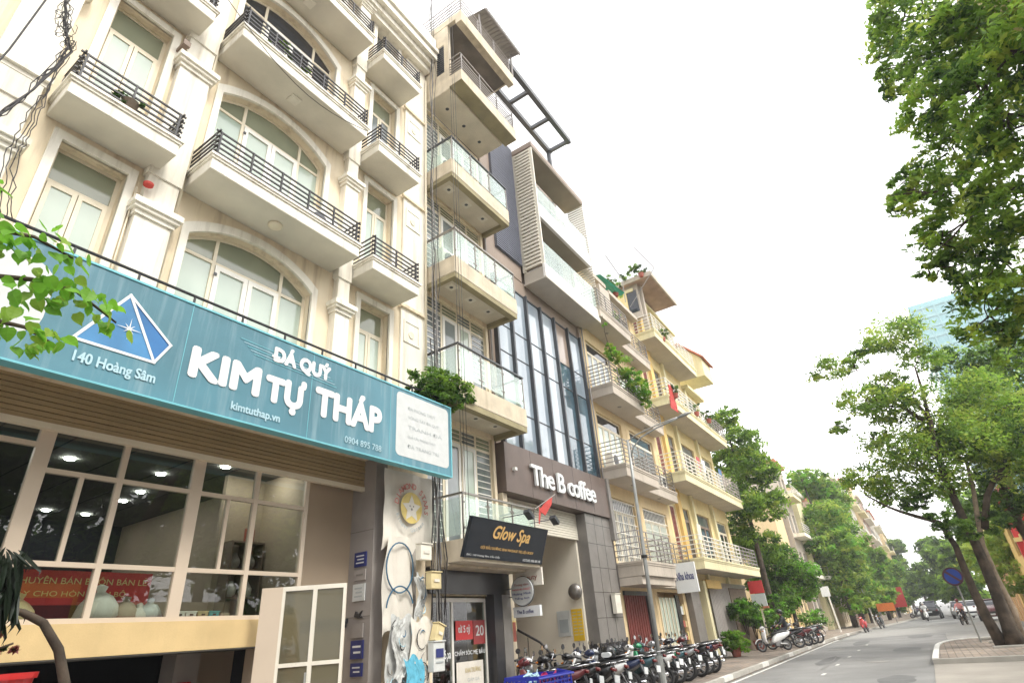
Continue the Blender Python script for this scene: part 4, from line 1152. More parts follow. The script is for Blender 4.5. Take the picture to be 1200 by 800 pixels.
# passage behind with stair
mb = MB()
mb.box(16.45, 16.549, 8.5, 14.5, 0.1, 4.9)
side3 = mb.build('passage_wall', M['interior_cream'], b3)
mb = MB(); mb.box(12.3, 16.45, 14.4, 14.5, 0.1, 4.9); mb.build('passage_end_wall', M['interior_cream'], b3)
mb = MB(); mb.box(12.2, 12.3, 9.2, 14.5, 0.1, 4.9); mb.build('passage_left_wall', M['interior_cream'], b3)
pbox('passage_ceiling', M['interior_cream'], b3, 12.3, 16.45, 8.6, 14.5, 4.8, 4.88)
for i in range(8):
    pbox('stair_step', M['shutter_red'], b3, 14.6 - i * 0.0, 16.4, 10.9 + i * 0.28, 11.18 + i * 0.28, 0.12 + i * 0.18, 0.12 + (i + 1) * 0.18)
hb = MB(); hb.tube([(16.25, 9.6, 0.9), (16.25, 9.7, 1.15), (16.2, 9.95, 1.4), (16.1, 10.6, 1.75), (16.0, 11.6, 2.3), (15.9, 12.4, 2.7)], 0.035, 8)
hb.build('stair_handrail', M['black_iron'], b3, smooth=True)
for i in range(4):
    hb = MB(); hb.tube([(16.22 - i * 0.05, 9.75 + i * 0.6, 0.2 + i * .2), (16.22 - i * 0.05, 9.75 + i * 0.6, 1.2 + i * 0.35)], 0.012, 5); hb.build('baluster', M['black_iron'], b3)
# curtain wall
mb = MB()
mb.box(BX0, BX1, 8.30, 8.5, 11.92, 12.55); mb.box(BX0, 12.38, 8.30, 8.5, 6.24, 11.92); mb.box(18.30, BX1, 8.20, 8.5, 6.27, 13.0)
mb.box(BX0, BX1, 8.50, 9.0, 6.24, 18.9)
mb.box(BX0, 14.30, 8.28, 8.5, 12.55, 18.9)
mb.build('brown_wall', M['taupe_clad'], b3)
XS = [12.40, 13.29, 14.27, 15.23, 16.20, 17.24, 18.28]
cw = MB()
for x in XS: cw.box(x - 0.04, x + 0.04, 8.15, 8.34, 6.27, 11.92)
cw.box(12.4, 18.28, 8.24, 8.30, 11.86, 11.915)
cwall = cw.build('mullions', M['steel_dark'], b3)
rr = random.Random(5)
for i, (a, b) in enumerate(zip(XS, XS[1:])):
    zs = [6.27, 7.45, 9.28, 10.22, 11.86]
    for j, (c, d) in enumerate(zip(zs, zs[1:])):
        mt = M['curtain_wall']
        if i in (4, 5) and j == 0: mt = M['curtain_dark']
        if i == 4 and j in (1, 2): mt = M['curtain_dark']
        if i == 5 and j == 1: mt = M['curtain_dark']
        if i == 4 and j == 3: mt = M['blind']
        pbox('glass_pane', mt, cwall, a + .045, b - .045, 8.27, 8.285, c + 0.012, d - 0.012)
        if j: pbox('transom', M['steel_dark'], cwall, a + .045, b - .045, 8.25, 8.285, c - 0.012, c + 0.012)
# blue-grey ribbed cladding beside the louvred box
sd_ = MB(); sd_.box(12.72, 14.28, 8.22, 8.279, 13.2, 18.88); sdo = sd_.build('ribbed_cladding', M['blue_grey'], b3)
for i in range(62):
    z = 13.22 + i * 0.092
    pbox('rib', M['blue_grey'], sdo, 12.72, 14.28, 8.18, 8.22, z, z + 0.055)
# projecting box: frame, two floors, louvred cheeks
PX0, PX1, PY = 14.42, 18.72, 7.36
bxp = MB()
bxp.box(PX0, PX1, PY, 8.27, 12.46, 12.52)
pbf = bxp.build('projecting_box', M['box_soffit2'], b3)
pbox('front_band', M['box_white'], pbf, PX0, PX1, PY, PY + 0.1, 12.521, 13.06)
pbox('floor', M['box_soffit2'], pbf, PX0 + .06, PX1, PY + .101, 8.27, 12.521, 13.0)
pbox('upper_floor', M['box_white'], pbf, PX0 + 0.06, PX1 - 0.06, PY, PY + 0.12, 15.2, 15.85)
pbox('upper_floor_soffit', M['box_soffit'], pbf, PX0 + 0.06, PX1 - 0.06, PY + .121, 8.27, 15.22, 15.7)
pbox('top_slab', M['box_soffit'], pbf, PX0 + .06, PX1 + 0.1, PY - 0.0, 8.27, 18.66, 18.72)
pbox('top_band', M['taupe_clad'], pbf, PX0 - .01, PX1 + 0.12, PY - 0.02, 8.27, 18.721, 18.95)
pbox('corner_post', M['louvre'], pbf, PX0, PX0 + 0.06, PY, PY + 0.12, 13.061, 18.66)
pbox('corner_post', M['louvre'], pbf, PX0, PX0 + 0.06, 8.16, 8.27, 13.001, 18.66)
pbox('louvre_backing', M['taupe_clad'], pbf, PX0 + 0.10, PX0 + 0.12, PY + 0.12, 8.16, 13.061, 18.66)
for i in range(35):                                  # louvre blades, left cheek
    z = 13.08 + i * 0.16
    pbox('louvre_blade', M['louvre'], pbf, PX0 - 0.03, PX0 + 0.04, PY + 0.12, 8.16, z, z + 0.085)
for i in range(44):                                  # right cheek, fins reach past the box
    z = 13.08 + i * 0.127
    pbox('louvre_blade', M['louvre'], pbf, PX1, PX1 + 0.04, PY - 0.02, 8.1, z, z + 0.062)
for (z0_, z1_) in ((13.06, 14.08), (15.85, 16.72)):
    xs = [PX0 + 0.1, 15.5, 16.6, 17.65, PX1 - 0.06]
    for a, b in zip(xs, xs[1:]):
        pbox('glass_panel', M['glass_rail'], pbf, a, b - 0.02, PY + 0.03, PY + 0.045, z0_, z1_)
    pbox('recessed_wall', M['taupe_clad'], pbf, PX0 + .06, PX1, 8.281, 8.31, z0_, z1_ + 1.3)
    for a, b in ((14.8, 16.2), (16.3, 17.7)):
        pbox('recessed_window', M['pane_dark'], pbf, a, b, 8.26, 8.28, z0_ + 0.1, z1_ + 1.1)
# steel pergola over the roof
pg = MB()
pg.box(12.2, 18.25, 7.16, 7.36, 22.0, 22.25)
pgo = pg.build('roof_pergola', M['steel_dark'], b3)
pbox('pergola_beam', M['steel_dark'], pgo, 12.2, 18.25, 8.22, 8.42, 22.0, 22.25)
for x in (13.0, 14.7, 16.45, 18.15):
    pbox('pergola_rafter', M['steel_dark'], pgo, x - 0.07, x + 0.07, 7.361, 8.219, 22.03, 22.2)
for x in (12.4, 18.1):
    pbox('pergola_post', M['steel_dark'], pgo, x - 0.08, x + 0.08, 8.24, 8.40, 18.9, 22.0)
mb = MB(); mb.box(BX0, BX1, 8.45, 13, 18.9, 19.3); mb.build('roof', M['taupe_clad'], b3)
# notices and lamp on the passage wall (they face back along the street)
def wall_x(name, ya, yb, z0, z1, mat, label, cat, th=0.015, x=16.45):
    mb = MB(); mb.box(x - th, x - 0.001, ya, yb, z0, z1); return tag(mb.build(name, mat, None), label, cat)
yn = wall_x('notice_board', 8.56, 8.92, 1.36, 2.2, M['yellow_print'], 'yellow notice board with rows of print on the passage wall', 'notice')
for i in range(8):
    for j in range(2):
        mb = MB(); mb.box(16.433, 16.4345, 8.59 + j * 0.165, 8.72 + j * 0.165, 2.10 - i * 0.085, 2.13 - i * 0.085); mb.build('print_line', M['box_yellow'], yn)
wn_ = wall_x('notice_board', 8.98, 9.42, 1.5, 2.18, M['box_grey'], 'pale grey notice board left of the yellow notice', 'notice')
mb = MB(); mb.box(16.43, 16.434, 9.05, 9.35, 1.6, 1.95); mb.build('print_block', M['faint_print'], wn_)
dm = thing('wall_fan', (16.4, 8.62, 2.62), 'round metal wall fan high beside the grey tiled column', 'fan')
mb = MB(); mb.lathe([(0.02, -0.14), (0.12, -0.13), (0.2, -0.08), (0.23, 0.0), (0.21, 0.05), (0.05, 0.07)], (16.28, 8.62, 2.66), 'x', 20); mb.build('guard', M['rail_steel'], dm, smooth=True)
mb = MB(); mb.tube([(16.3, 8.62, 2.66), (16.44, 8.62, 2.55)], 0.025, 8); mb.build('bracket', M['steel_dark'], dm)
# hanging signs at the pier
rs = thing('round_sign', (11.75, 7.72, 2.3), 'round white bracket sign with pink and dark print', 'sign')
mb = MB(); mb.lathe([(0, 0), (0.30, 0), (0.31, 0.02), (0.31, 0.05), (0.30, 0.07), (0, 0.07)], (11.92, 7.70, 2.52), 'x', 28); mb.build('disc', M['vinyl_panel'], rs)
mb = MB()
for j in range(28):
    a, b = 2 * math.pi * j / 28, 2 * math.pi * (j + 1) / 28
    mb.tube([(11.955, 7.70 + 0.31 * math.cos(a), 2.52 + 0.31 * math.sin(a)), (11.955, 7.70 + 0.31 * math.cos(b), 2.52 + 0.31 * math.sin(b))], 0.015, 5)
mb.build('rim', M['steel_dark'], rs)
for s, z, mt in (('Trung tâm', 2.62, 'terracotta'), ('NGOẠI NGỮ', 2.53, 'red_print'), ('Hoàng Minh', 2.43, 'navy'), ('Tiếng Anh', 2.34, 'navy')):
    hw = 0.2 if z > 2.6 or z < 2.4 else 0.25
    text(s, M[mt], rs, 7.70 + hw, 7.70 - hw, z, z + 0.06, 11.915, 0, 0.02, face='x')
mb = MB(); mb.tube([(11.95, 8.0, 2.6), (11.95, 8.2, 2.6)], 0.012, 5); mb.tube([(11.95, 8.0, 2.42), (11.95, 8.2, 2.42)], 0.012, 5); mb.build('bracket', M['steel_dark'], rs)
ws_ = thing('cafe_sign', (11.98, 7.6, 2.0), 'small white box sign reading The B coffee below the round sign', 'sign')
mb = MB(); mb.box(11.97, 12.06, 7.28, 8.0, 1.98, 2.20); mb.build('sign_box', M['vinyl_white'], ws_)
text('The B coffee', M['navy'], ws_, 7.9, 7.45, 2.05, 2.13, 11.965, 0, 0.01, face='x')
us = thing('lettered_sign', (12.1, 7.6, 2.7), 'grey framed bracket sign partly hidden behind the round sign', 'sign')
mb = MB(); mb.box(12.08, 12.14, 7.22, 7.95, 2.62, 3.0); mb.build('sign_box', M['banner'], us)
text('Beauty', M['terracotta'], us, 7.8, 7.35, 2.72, 2.86, 12.075, 0, 0.01, face='x')
sheet('notice', 12.0, 12.12, 1.5, 1.9, 8.06, M['terracotta'], 'orange-red notice stuck on the dark tiled pier', 'notice')
o = sheet('notice', 12.12, 12.3, 1.72, 2.02, 8.16, M['box_yellow'], 'small yellow and brown sign on the buff pier', 'notice')
text('51', M['yellow_print'], o, 12.16, 12.26, 1.8, 1.92, 8.158, 0, 0.03)
# red flag over the glass rail
mb = MB(); n = 8
pts = [(12.85, 7.15, 4.72), (12.3, 7.1, 4.45), (12.05, 7.1, 4.25), (12.35, 7.12, 4.18), (12.75, 7.14, 4.5)]
mb.add(pts + [(p[0] + .01, p[1] + .02, p[2]) for p in pts], [(0, 1, 2, 3, 4), (9, 8, 7, 6, 5), (0, 5, 6, 1), (1, 6, 7, 2), (2, 7, 8, 3), (3, 8, 9, 4), (4, 9, 5, 0)])
mb.add([(12.05, 7.1, 4.36), (11.95, 7.1, 3.95), (12.02, 7.11, 3.93), (12.16, 7.11, 4.3)], [(0, 1, 2, 3)])
fo = mb.build('flag', M['roof_red'], None); fo.data.materials[0] = pm('red_cloth', (0.52, 0.06, 0.05), 0.8, 0.15, 5, 0.1)
tag(fo, 'furled red flag tied to the glass railing above the spa sign', 'flag')
mb = MB(); mb.tube([(12.0, 7.2, 4.3), (12.95, 7.12, 4.78)], 0.012, 6); tag(mb.build('flag_pole', M['rail_steel'], None), 'thin steel flag pole leaning out over the cafe sign', 'flag pole')
# ================================================================== HOUSES 4a and 4b: cream houses with grey balconies
def open_rail(parent, x0, x1, yf, yb, z0, h, m, t=0.03, nbar=5, post=1.0, sides=(True, True)):
    hs = [h * (i + 1) / nbar for i in range(nbar)]
    bar_rail(parent, x0, x1, yf, yb, z0, hs, m, t=t, post=post, over=0.0, sides=sides)

def door_set(parent, x0, x1, z0, z1, y, fm, panes, cols=3, trans=None, name='window'):
    return window_rect(parent, x0, x1, z0, z1, y, fm, panes[0], panes[-1], trans, cols, 0.06, 0.07, name)

LV4 = [3.05, 6.27, 9.38, 12.72]
for hid, (x0, x1, yf) in enumerate(((18.58, 21.70, 7.27), (21.72, 25.20, 7.74))):
    b = thing('balcony_house', ((x0 + x1) / 2, 8.25, 0), ['cream house with grey balconies and a green vine beside the glass curtain wall', 'cream house with grey balconies between the vine balcony and the yellow house'][hid], 'house', 'cream houses with grey balconies')
    holes = [(x0 + 0.35, x1 - 0.45, z + 0.45, z + 2.75) for z in LV4]
    mb = MB(); wallgrid(mb, x0 + 0.002, x1 - 0.002, 2.7, 15.9 if hid == 0 else 15.6, 8.25, 8.42, holes)
    mb.box(x0 + .002, x0 + 0.3, 8.25, 8.42, 0, 2.7); mb.box(x1 - 0.3, x1 - .002, 8.25, 8.42, 0, 2.7)
    mb.build('wall', M['cream_b4'], b)
    mb = MB(); mb.box(x0 + .002, x1 - .002, 9.1, 14, 0, 16.0); mb.box(x0 + .002, x0 + .1, 8.42, 9.1, 0, 15.9); mb.box(x1 - .1, x1 - .002, 8.42, 9.1, 0, 15.9)
    mb.build('rear_block', M['cream_b4'], b)
    for i, z in enumerate(LV4):
        s = slab_part(b, x0, x1, yf, 8.246, z, z + 0.46, M['grey_b4'], M['soffit_grey'], lip=0.04)
        zt = z + 0.46
        open_rail(s, x0 + .03, x1 - .05, yf + 0.02, 8.24, zt, 0.9 if i else 0.95, M['rail_grey'] if hid == 0 and i < 3 else M['rail_steel'], nbar=6 if i else 5, post=0.8, t=0.028)
        lb = MB(); lb.lathe([(0, 0), (0.06, 0), (0.09, 0.03), (0, 0.03)], ((x0 + x1) / 2, (yf + 8.2) / 2, z - 0.03), 'z', 12); lb.build('ceiling_light', M['rail_steel'], s)
        w = door_set(b, x0 + 0.35, x1 - 0.45, zt, z + 2.75, 8.34, M['frame_cream'], (M['pane_mint'] if (i + hid) % 2 else M['pane_grey'], M['pane_dark']), 4 if hid == 0 else 3, z + 2.3)
        if i == 0:                               # first floor: white security grille
            nx = int((x1 - x0 - 0.8) / 0.16)
            for q in range(nx):
                xx = x0 + 0.38 + q * 0.16
                pbox('grille_bar', M['rail_white'], w, xx, xx + 0.022, 8.28, 8.30, zt + 0.02, z + 2.7)
            for q in range(6):
                pbox('grille_bar', M['rail_white'], w, x0 + 0.35, x1 - 0.45, 8.262, 8.279, zt + 0.3 + q * 0.38, zt + 0.325 + q * 0.38)
    mb = MB(); mb.box(x0, x1, yf + .1, 8.25, 2.8, 3.04); mb.build('lower_moulding', M['grey_b4'], b)
    if hid == 0:
        # terrace shelter and flat roof slab with plants
        mb = MB(); mb.box(20.6, 21.68, 7.9, 8.24, 13.18, 15.6); mb.build('roof_room', M['grey_b4'], b)
    mb = MB(); mb.box(x0, x1, 7.9 if hid else 8.0, 9.1, 15.9 if hid == 0 else 15.6, 16.1 if hid == 0 else 15.8); mb.build('roof_slab', M['grey_b4'], b)
# ground-floor fronts of these houses
sf = thing('shop_shutter', (19.4, 8.2, 0), 'dark red folding gate at the foot of the first cream house', 'gate')
for i in range(9):
    x = 18.95 + i * 0.2
    pbox('gate_leaf', M['shutter_red'], sf, x, x + 0.185, 8.22, 8.25, 0.14, 2.55)
    pbox('gate_rib', M['shutter_red'], sf, x + 0.08, x + 0.10, 8.195, 8.22, 0.14, 2.55)
pbox('gate_head', M['steel_dark'], sf, 18.9, 20.9, 8.18, 8.25, 2.55, 2.68)
pbox('gate_post', M['steel_dark'], sf, 20.78, 20.95, 8.17, 8.25, 0.14, 2.55)
fd = thing('folding_door', (22.2, 8.2, 0), 'cream and gold panelled folding doors right of the street lamp', 'door')
for i in range(5):
    x = 21.98 + i * 0.36
    pbox('door_panel', M['frame_cream'], fd, x, x + 0.05, 8.2, 8.26, 0.14, 2.5)
    pbox('door_panel', M['yellow_pale'], fd, x + .05, x + 0.34, 8.22, 8.25, 0.14, 0.9)
    pbox('pane', M['pane_mint'], fd, x + .05, x + 0.34, 8.225, 8.24, 0.96, 2.5)
    pbox('door_rail', M['frame_cream'], fd, x + .05, x + 0.34, 8.21, 8.25, 0.9, 0.96)
pbox('door_panel', M['black_tile'], fd, 23.8, 24.15, 8.18, 8.25, 0.14, 2.6)
sw4 = thing('shop_window', (24.5, 8.2, 0), 'small shop window with colourful goods left of the yellow pillar', 'shop window')
pbox('frame', M['grey_panel'], sw4, 24.18, 25.1, 8.2, 8.26, 0.14, 0.5)
rr = random.Random(8)
for i in range(12):
    c = rr.choice(['yellow_pale', 'red_print', 'vinyl_panel', 'box_yellow', 'terracotta'])
    pbox('goods', M[c], sw4, 24.22 + 0.28 * (i % 3), 24.46 + 0.28 * (i % 3), 8.3, 8.4, 0.55 + 0.45 * (i // 3), 0.55 + 0.45 * (i // 3) + rr.uniform(0.2, 0.4))
# white hanging sign board
hs_ = thing('shop_sign', (22.4, 7.4, 2.6), 'white sign board with blue letters hanging between the cream and yellow houses', 'sign')
mb = MB(); mb.box(23.0, 23.1, 6.95, 7.8, 2.60, 3.66); mb.build('sign_box', M['vinyl_white'], hs_)
text('Nha khoa', M['navy'], hs_, 7.72, 7.05, 3.05, 3.32, 22.995, 0, 0.02, face='x')
# satellite/awning things on the roof of house 4: green tarpaulin and pots
aw = MB()
for i in range(8):
    y = 7.9 + i * 0.22
    aw.add([(21.0, y, 16.5 - 0.05 * abs(i - 4)), (24.0, y, 16.75 - 0.1 * (i % 2)), (24.0, y + .22, 16.75 - 0.1 * ((i + 1) % 2)), (21.0, y + .22, 16.5 - 0.05 * abs(i - 3))], [(0, 1, 2, 3)])
tag(aw.build('tarpaulin', M['awning_green'], None), 'green tarpaulin stretched over the roof terrace of the cream house', 'tarpaulin')

# ================================================================== HOUSES 5, 6: yellow houses with white rails
def yellow_balcony(b, x0, x1, zb, yf, railm, slabm, hid):
    s = slab_part(b, x0, x1, yf, 8.246, zb, zb + 0.46, slabm, M['soffit_grey'], lip=0.05)
    open_rail(s, x0 + .03, x1 - .03, yf + 0.02, 8.24, zb + 0.46, 0.92, railm, nbar=5, post=0.7, t=0.034)
    return s
segs = [(25.22, 28.55), (28.57, 32.05), (32.07, 35.45)]
LV5 = [3.52, 7.18, 10.83, 14.45]
labels = ['pale yellow house with white railings and red timber shutters', 'pale yellow house with grey doors, middle of the three yellow fronts', 'pale yellow house with grey railings at the far end of the yellow fronts']
for hid, (x0, x1) in enumerate(segs):
    b = thing('yellow_house', ((x0 + x1) / 2, 8.25, 0), labels[hid], 'house', 'yellow houses with balconies')
    lv = LV5[:(4 if hid < 2 else 3)]
    top = lv[-1] + (3.0 if hid < 2 else 3.2)
    if hid == 0:
        holes = [(x0 + 0.25, x0 + 1.05, z + 0.5, z + 2.9) for z in lv] + [(x0 + 1.75, x1 - 0.3, z + 0.5, z + 2.9) for z in lv]
    else:
        holes = [(x0 + 0.4, x1 - 0.5, z + 0.5, z + 2.9) for z in lv]
    mb = MB(); wallgrid(mb, x0 + .002, x1 - .002, 3.2, top, 8.25, 8.42, holes); mb.build('wall', M['yellow_wall'], b)
    pbox('yellow_column', M['yellow_deep'], b, x0 + 1.12, x0 + 1.6, 8.1, 8.249, 3.2, top - 0.1) if hid == 0 else pbox('yellow_column', M['pale_yellow'], b, x0 + 0.05, x0 + 0.32, 8.1, 8.249, 3.2, top - 0.1)
    mb = MB(); mb.box(x0 + .002, x1 - .002, 9.1, 14, 0, top); mb.box(x0 + .002, x0 + .1, 8.42, 9.1, 0, top); mb.box(x1 - .1, x1 - .002, 8.42, 9.1, 0, top); mb.build('rear_block', M['yellow_wall'], b)
    for i, z in enumerate(lv):
        rm = M['rail_white'] if hid < 2 else M['rail_grey']
        yellow_balcony(b, x0, x1, z, 7.18, rm, M['pale_yellow'], hid)
        zt = z + 0.46
        if hid == 0:
            w = MB(); w.box(x0 + .25, x0 + .33, 8.3, 8.36, zt, z + 2.9); w.box(x0 + 0.97, x0 + 1.05, 8.3, 8.36, zt, z + 2.9); w.box(x0 + .33, x0 + .97, 8.3, 8.36, z + 2.82, z + 2.9)
            wo = w.build('shuttered_door', M['frame_cream'], b)
            for q in range(2):
                xa = x0 + 0.34 + q * 0.32
                pbox('shutter_leaf', M['shutter_red'], wo, xa, xa + 0.30, 8.32, 8.35, zt, z + 2.8)
                for r_ in range(9):
                    pbox('louvre', M['shutter_red'], wo, xa + 0.03, xa + 0.27, 8.305, 8.32, zt + 0.15 + r_ * 0.24, zt + 0.27 + r_ * 0.24)
            door_set(b, x0 + 1.75, x1 - 0.3, zt, z + 2.9, 8.34, M['shutter_brown'], (M['pane_dark'], M['pane_grey']), 2, z + 2.4)
        else:
            door_set(b, x0 + 0.4, x1 - 0.5, zt, z + 2.9, 8.34, M['shutter_brown'] if hid == 1 else M['frame_cream'], (M['pane_dark'], M['pane_grey']), 3, z + 2.35)
    # ground floor
    if hid == 0:
        pbox('ground_pillar', M['grey_tile'], b, x0 + .02, x0 + 1.1, 8.0, 8.25, 0, 3.2)
        pbox('ground_pillar', M['pale_yellow'], b, x0 + 1.9, x0 + 2.25, 7.95, 8.25, 0, 3.2)
        pbox('orange_fascia', M['yellow_deep'], b, x0 + 2.26, x1 + 1.2, 7.9, 8.1, 2.9, 3.25)
        for i in range(5):
            pbox('door_board', M['steel_dark'], b, x0 + 2.3 + i * 0.2, x0 + 2.48 + i * 0.2, 8.24, 8.28, 0.14, 2.9)
    else:
        for i in range(int((x1 - x0) / 0.24)):
            pbox('gate_board', M['grey_panel'] if hid == 1 else M['shutter_brown'], b, x0 + 0.1 + i * 0.24, x0 + 0.31 + i * 0.24, 8.2, 8.24, 0.14, 3.0)
        pbox('gate_head', M['rail_steel'], b, x0, x1, 8.15, 8.26, 3.0, 3.2)
    mb = MB(); mb.box(x0, x1, 7.85, 9.1, top, top + 0.18); mb.build('roof_slab', M['pale_yellow'], b)
    if hid == 0:                                  # roof room with a weathered slab leaning over the street
        rm_ = MB(); rm_.box(25.3, 25.42, 7.6, 9.6, 15.8, 17.85); rm_.box(28.3, 28.42, 7.9, 9.6, 17.6, 17.85); rmo = rm_.build('roof_room', M['grey_b4'], b)
        pbox('roof_room_window', M['pane_dark'], rmo, 25.28, 25.3, 7.7, 8.3, 16.2, 17.5)
        mb = MB(); mb.box(25.0, 29.0, 6.7, 9.8, 17.85, 18.0); r5 = mb.build('roof_room_slab', M['roof_under'], b)
        pbox('slab_edge', M['grey_b4'], r5, 24.98, 29.02, 6.62, 6.70, 17.8, 18.06)
        pbox('slab_edge', M['grey_b4'], r5, 24.92, 24.98, 6.62, 9.8, 17.8, 18.06)
        pbox('roof_column', M['grey_b4'], b, 25.6, 25.85, 7.5, 7.75, 14.9, 17.85)
    if hid == 2:
        g_ = MB(); g_.prism([(7.0, 15.0), (9.4, 15.0), (9.4, 16.6), (8.2, 17.4), (7.0, 16.2)], 'x', 33.4, 35.4); g_.build('roof_gable', M['pale_yellow'], b)
        g_ = MB(); g_.prism([(6.9, 16.15), (8.2, 17.45), (8.2, 17.6), (6.8, 16.2)], 'x', 33.2, 35.6); g_.prism([(9.5, 16.6), (9.5, 16.75), (8.2, 17.6), (8.2, 17.45)], 'x', 33.2, 35.6); g_.build('roof_sheet', M['roof_red'], b)
for (p, q, lab) in (((24.4, 7.05, 19.5), (24.6, 6.3, 17.9), 'long thin aerial leaning over the green tarpaulin'), ((23.6, 8.4, 19.1), (24.0, 7.9, 17.6), 'shorter aerial to the left above the roof plants')):
    a = thing('roof_aerial', q, lab, 'aerial')
    mb = MB(); mb.tube([p, q], 0.025, 5); mb.build('mast', M['rail_grey'], a)
    mb = MB()
    for i in range(4):
        t = i / 6; c = Vector(p).lerp(Vector(q), t); mb.tube([c + Vector((-0.2, 0, 0)), c + Vector((0.2, 0, 0))], 0.01, 4)
    mb.build('aerial_rods', M['rail_grey'], a)
    mb = MB(); mb.tube([q, (q[0], 7.95, 16.2)], 0.02, 5); mb.build('mast_foot', M['rail_grey'], a)
# red and white advertising sign at the kerb, in front of the far yellow house
ad = thing('roadside_sign', (33.1, 7.4, 0.1), 'red sign over a white panel on a pale post beside the far yellow house', 'sign')
pbox('post', M['frame_cream'], ad, 33.03, 33.09, 7.03, 7.11, 0.1, 2.0)
pbox('upper_panel', M['red_print'], ad, 33.0, 33.1, 6.72, 7.42, 2.66, 3.25)
pbox('lower_panel', M['vinyl_panel'], ad, 33.0, 33.1, 6.72, 7.42, 2.06, 2.64)
pbox('bottom_edge', M['roof_red'], ad, 32.98, 33.12, 6.68, 7.46, 1.96, 2.055)
text('CHO THUÊ', M['vinyl_panel'], ad, 7.36, 6.8, 3.02, 3.14, 32.99)
text('QUẢNG CÁO', M['vinyl_panel'], ad, 7.36, 6.8, 2.80, 2.92, 32.99)
text('SỬA CHỮA', M['navy'], ad, 7.34, 6.82, 2.42, 2.53, 32.99, 0, 0.02)
text('TẠI NHÀ', M['navy'], ad, 7.34, 6.82, 2.16, 2.30, 32.99, 0, 0.02)
mb = MB(); mb.lathe([(0, 0), (0.22, 0), (0.22, 0.06), (0, 0.06)], (34.6, 7.6, 3.9), 'x', 14)
tag(mb.build('lantern_sign', M['roof_red'], None), 'round orange-red ball of decoration above the roadside sign', 'decoration')
# red cloth hung over a white railing
mb = MB()
for i in range(6):
    z = 11.9 - i * 0.22
    mb.add([(25.5 - 0.06 * i + 0.05 * math.sin(i), 7.12, z), (25.95 + 0.03 * i, 7.10 + .03 * (i % 2), z), (25.98 + 0.03 * i, 7.10, z - .22), (25.46 - 0.06 * i, 7.12 + .03 * (i % 2), z - 0.22),
            (25.5 - 0.06 * i + 0.05 * math.sin(i), 7.15, z), (25.95 + 0.03 * i, 7.13, z), (25.98 + 0.03 * i, 7.13, z - .22), (25.46 - 0.06 * i, 7.15, z - 0.22)], [(0, 1, 2, 3), (7, 6, 5, 4), (0, 3, 7, 4), (1, 5, 6, 2)])
tag(mb.build('red_cloth', fo.data.materials[0], None), 'bright red cloth hanging over a balcony rail of the yellow house', 'cloth')

# ================================================================== air conditioner on house 1
ac = thing('air_conditioner', (5.62, 7.95, 8.98), 'white outdoor air conditioner at the right end of the arched balcony', 'air conditioner')
pbox('case', M['frame_white'], ac, 5.22, 5.95, 7.75, 8.05, 9.0, 9.55)
mb = MB(); mb.lathe([(0, 0), (0.2, 0), (0.2, -0.012), (0, -0.012)], (5.5, 7.745, 9.28), 'y', 18); mb.build('fan_grille', M['steel_dark'], ac)
pbox('foot', M['steel_dark'], ac, 5.3, 5.36, 7.75, 8.05, 8.972, 9.0); pbox('foot', M['steel_dark'], ac, 5.8, 5.86, 7.75, 8.05, 8.972, 9.0)
rl_ = MB(); rl_.lathe([(0, 0), (0.07, 0.0), (0.075, 0.04), (0.03, 0.07)], (2.55, 7.98, 8.18), 'z', 12)
tag(rl_.build('alarm_bell', fo.data.materials[0], None), 'small red alarm dome on the wall left of the first pilaster', 'alarm')
for i, (x, z) in enumerate(((2.47, 11.45), (6.2, 12.2), (6.1, 8.9))):
    c = MB(); c.box(x - 0.05, x + 0.05, 7.95, 8.2, z, z + 0.08); c.box(x - 0.06, x + 0.06, 7.9, 7.96, z - 0.02, z + 0.1)
    tag(c.build('wall_lamp', M['shutter_brown'], None), ['small brown wall lamp beside the upper left pilaster cap', 'small brown wall lamp under the third-floor balcony end', 'small brown camera beside the middle arch'][i], 'wall lamp')
# ================================================================== ground, road, pavements
def bend(x):                                    # the street swings gently to the right beyond the junction
    if x <= 40: return 0.0
    if x >= 100: return -4.2 - (x - 100) * 0.012
    t = (x - 40) / 60.0
    return -4.2 * t * t * (3 - 2 * t)
def strip(name, mat, y0, y1, z, xs, kind='structure', thick=None):
    mb = MB()
    for a, b in zip(xs, xs[1:]):
        ya, yb = bend(a), bend(b)
        if thick:
            mb.add([(a, y0 + ya, z), (b, y0 + yb, z), (b, y1 + yb, z), (a, y1 + ya, z), (a, y0 + ya, z - thick), (b, y0 + yb, z - thick), (b, y1 + yb, z - thick), (a, y1 + ya, z - thick)],
                   [(0, 1, 2, 3), (4, 5, 1, 0), (3, 2, 6, 7), (0, 3, 7, 4), (1, 5, 6, 2)])
        else:
            mb.add([(a, y0 + ya, z), (b, y0 + yb, z), (b, y1 + yb, z), (a, y1 + ya, z)], [(0, 1, 2, 3)])
    return tag(mb.build(name, mat, None), kind=kind)
mb = MB(); mb.add([(-300, -900, -1.32), (1600, -900, -1.32), (1600, 900, -1.32), (-300, 900, -1.32)], [(0, 1, 2, 3)])
tag(mb.build('ground', M['soil'], None), kind='structure')
XSF = [-30, 0, 10, 20, 30, 40, 46, 52, 58, 64, 70, 76, 82, 88, 94, 100, 120, 160, 220, 400, 900]
strip('road', M['asphalt'], -0.2 - 0.0, 5.55, 0.0, XSF, thick=1.3)
mb = MB(); mb.box(33.5, 62, -40, -0.21, -1.3, -0.004); tag(mb.build('side_road', M['asphalt_light'], None), kind='structure')
mb = MB()
for a, b in zip(XSF[7:], XSF[8:]):
    ya, yb = bend(a), bend(b)
    mb.add([(a, -5.6 + ya, -0.002), (b, -5.6 + yb, -0.002), (b, -0.2 + yb, -0.002), (a, -0.2 + ya, -0.002)], [(0, 1, 2, 3)])
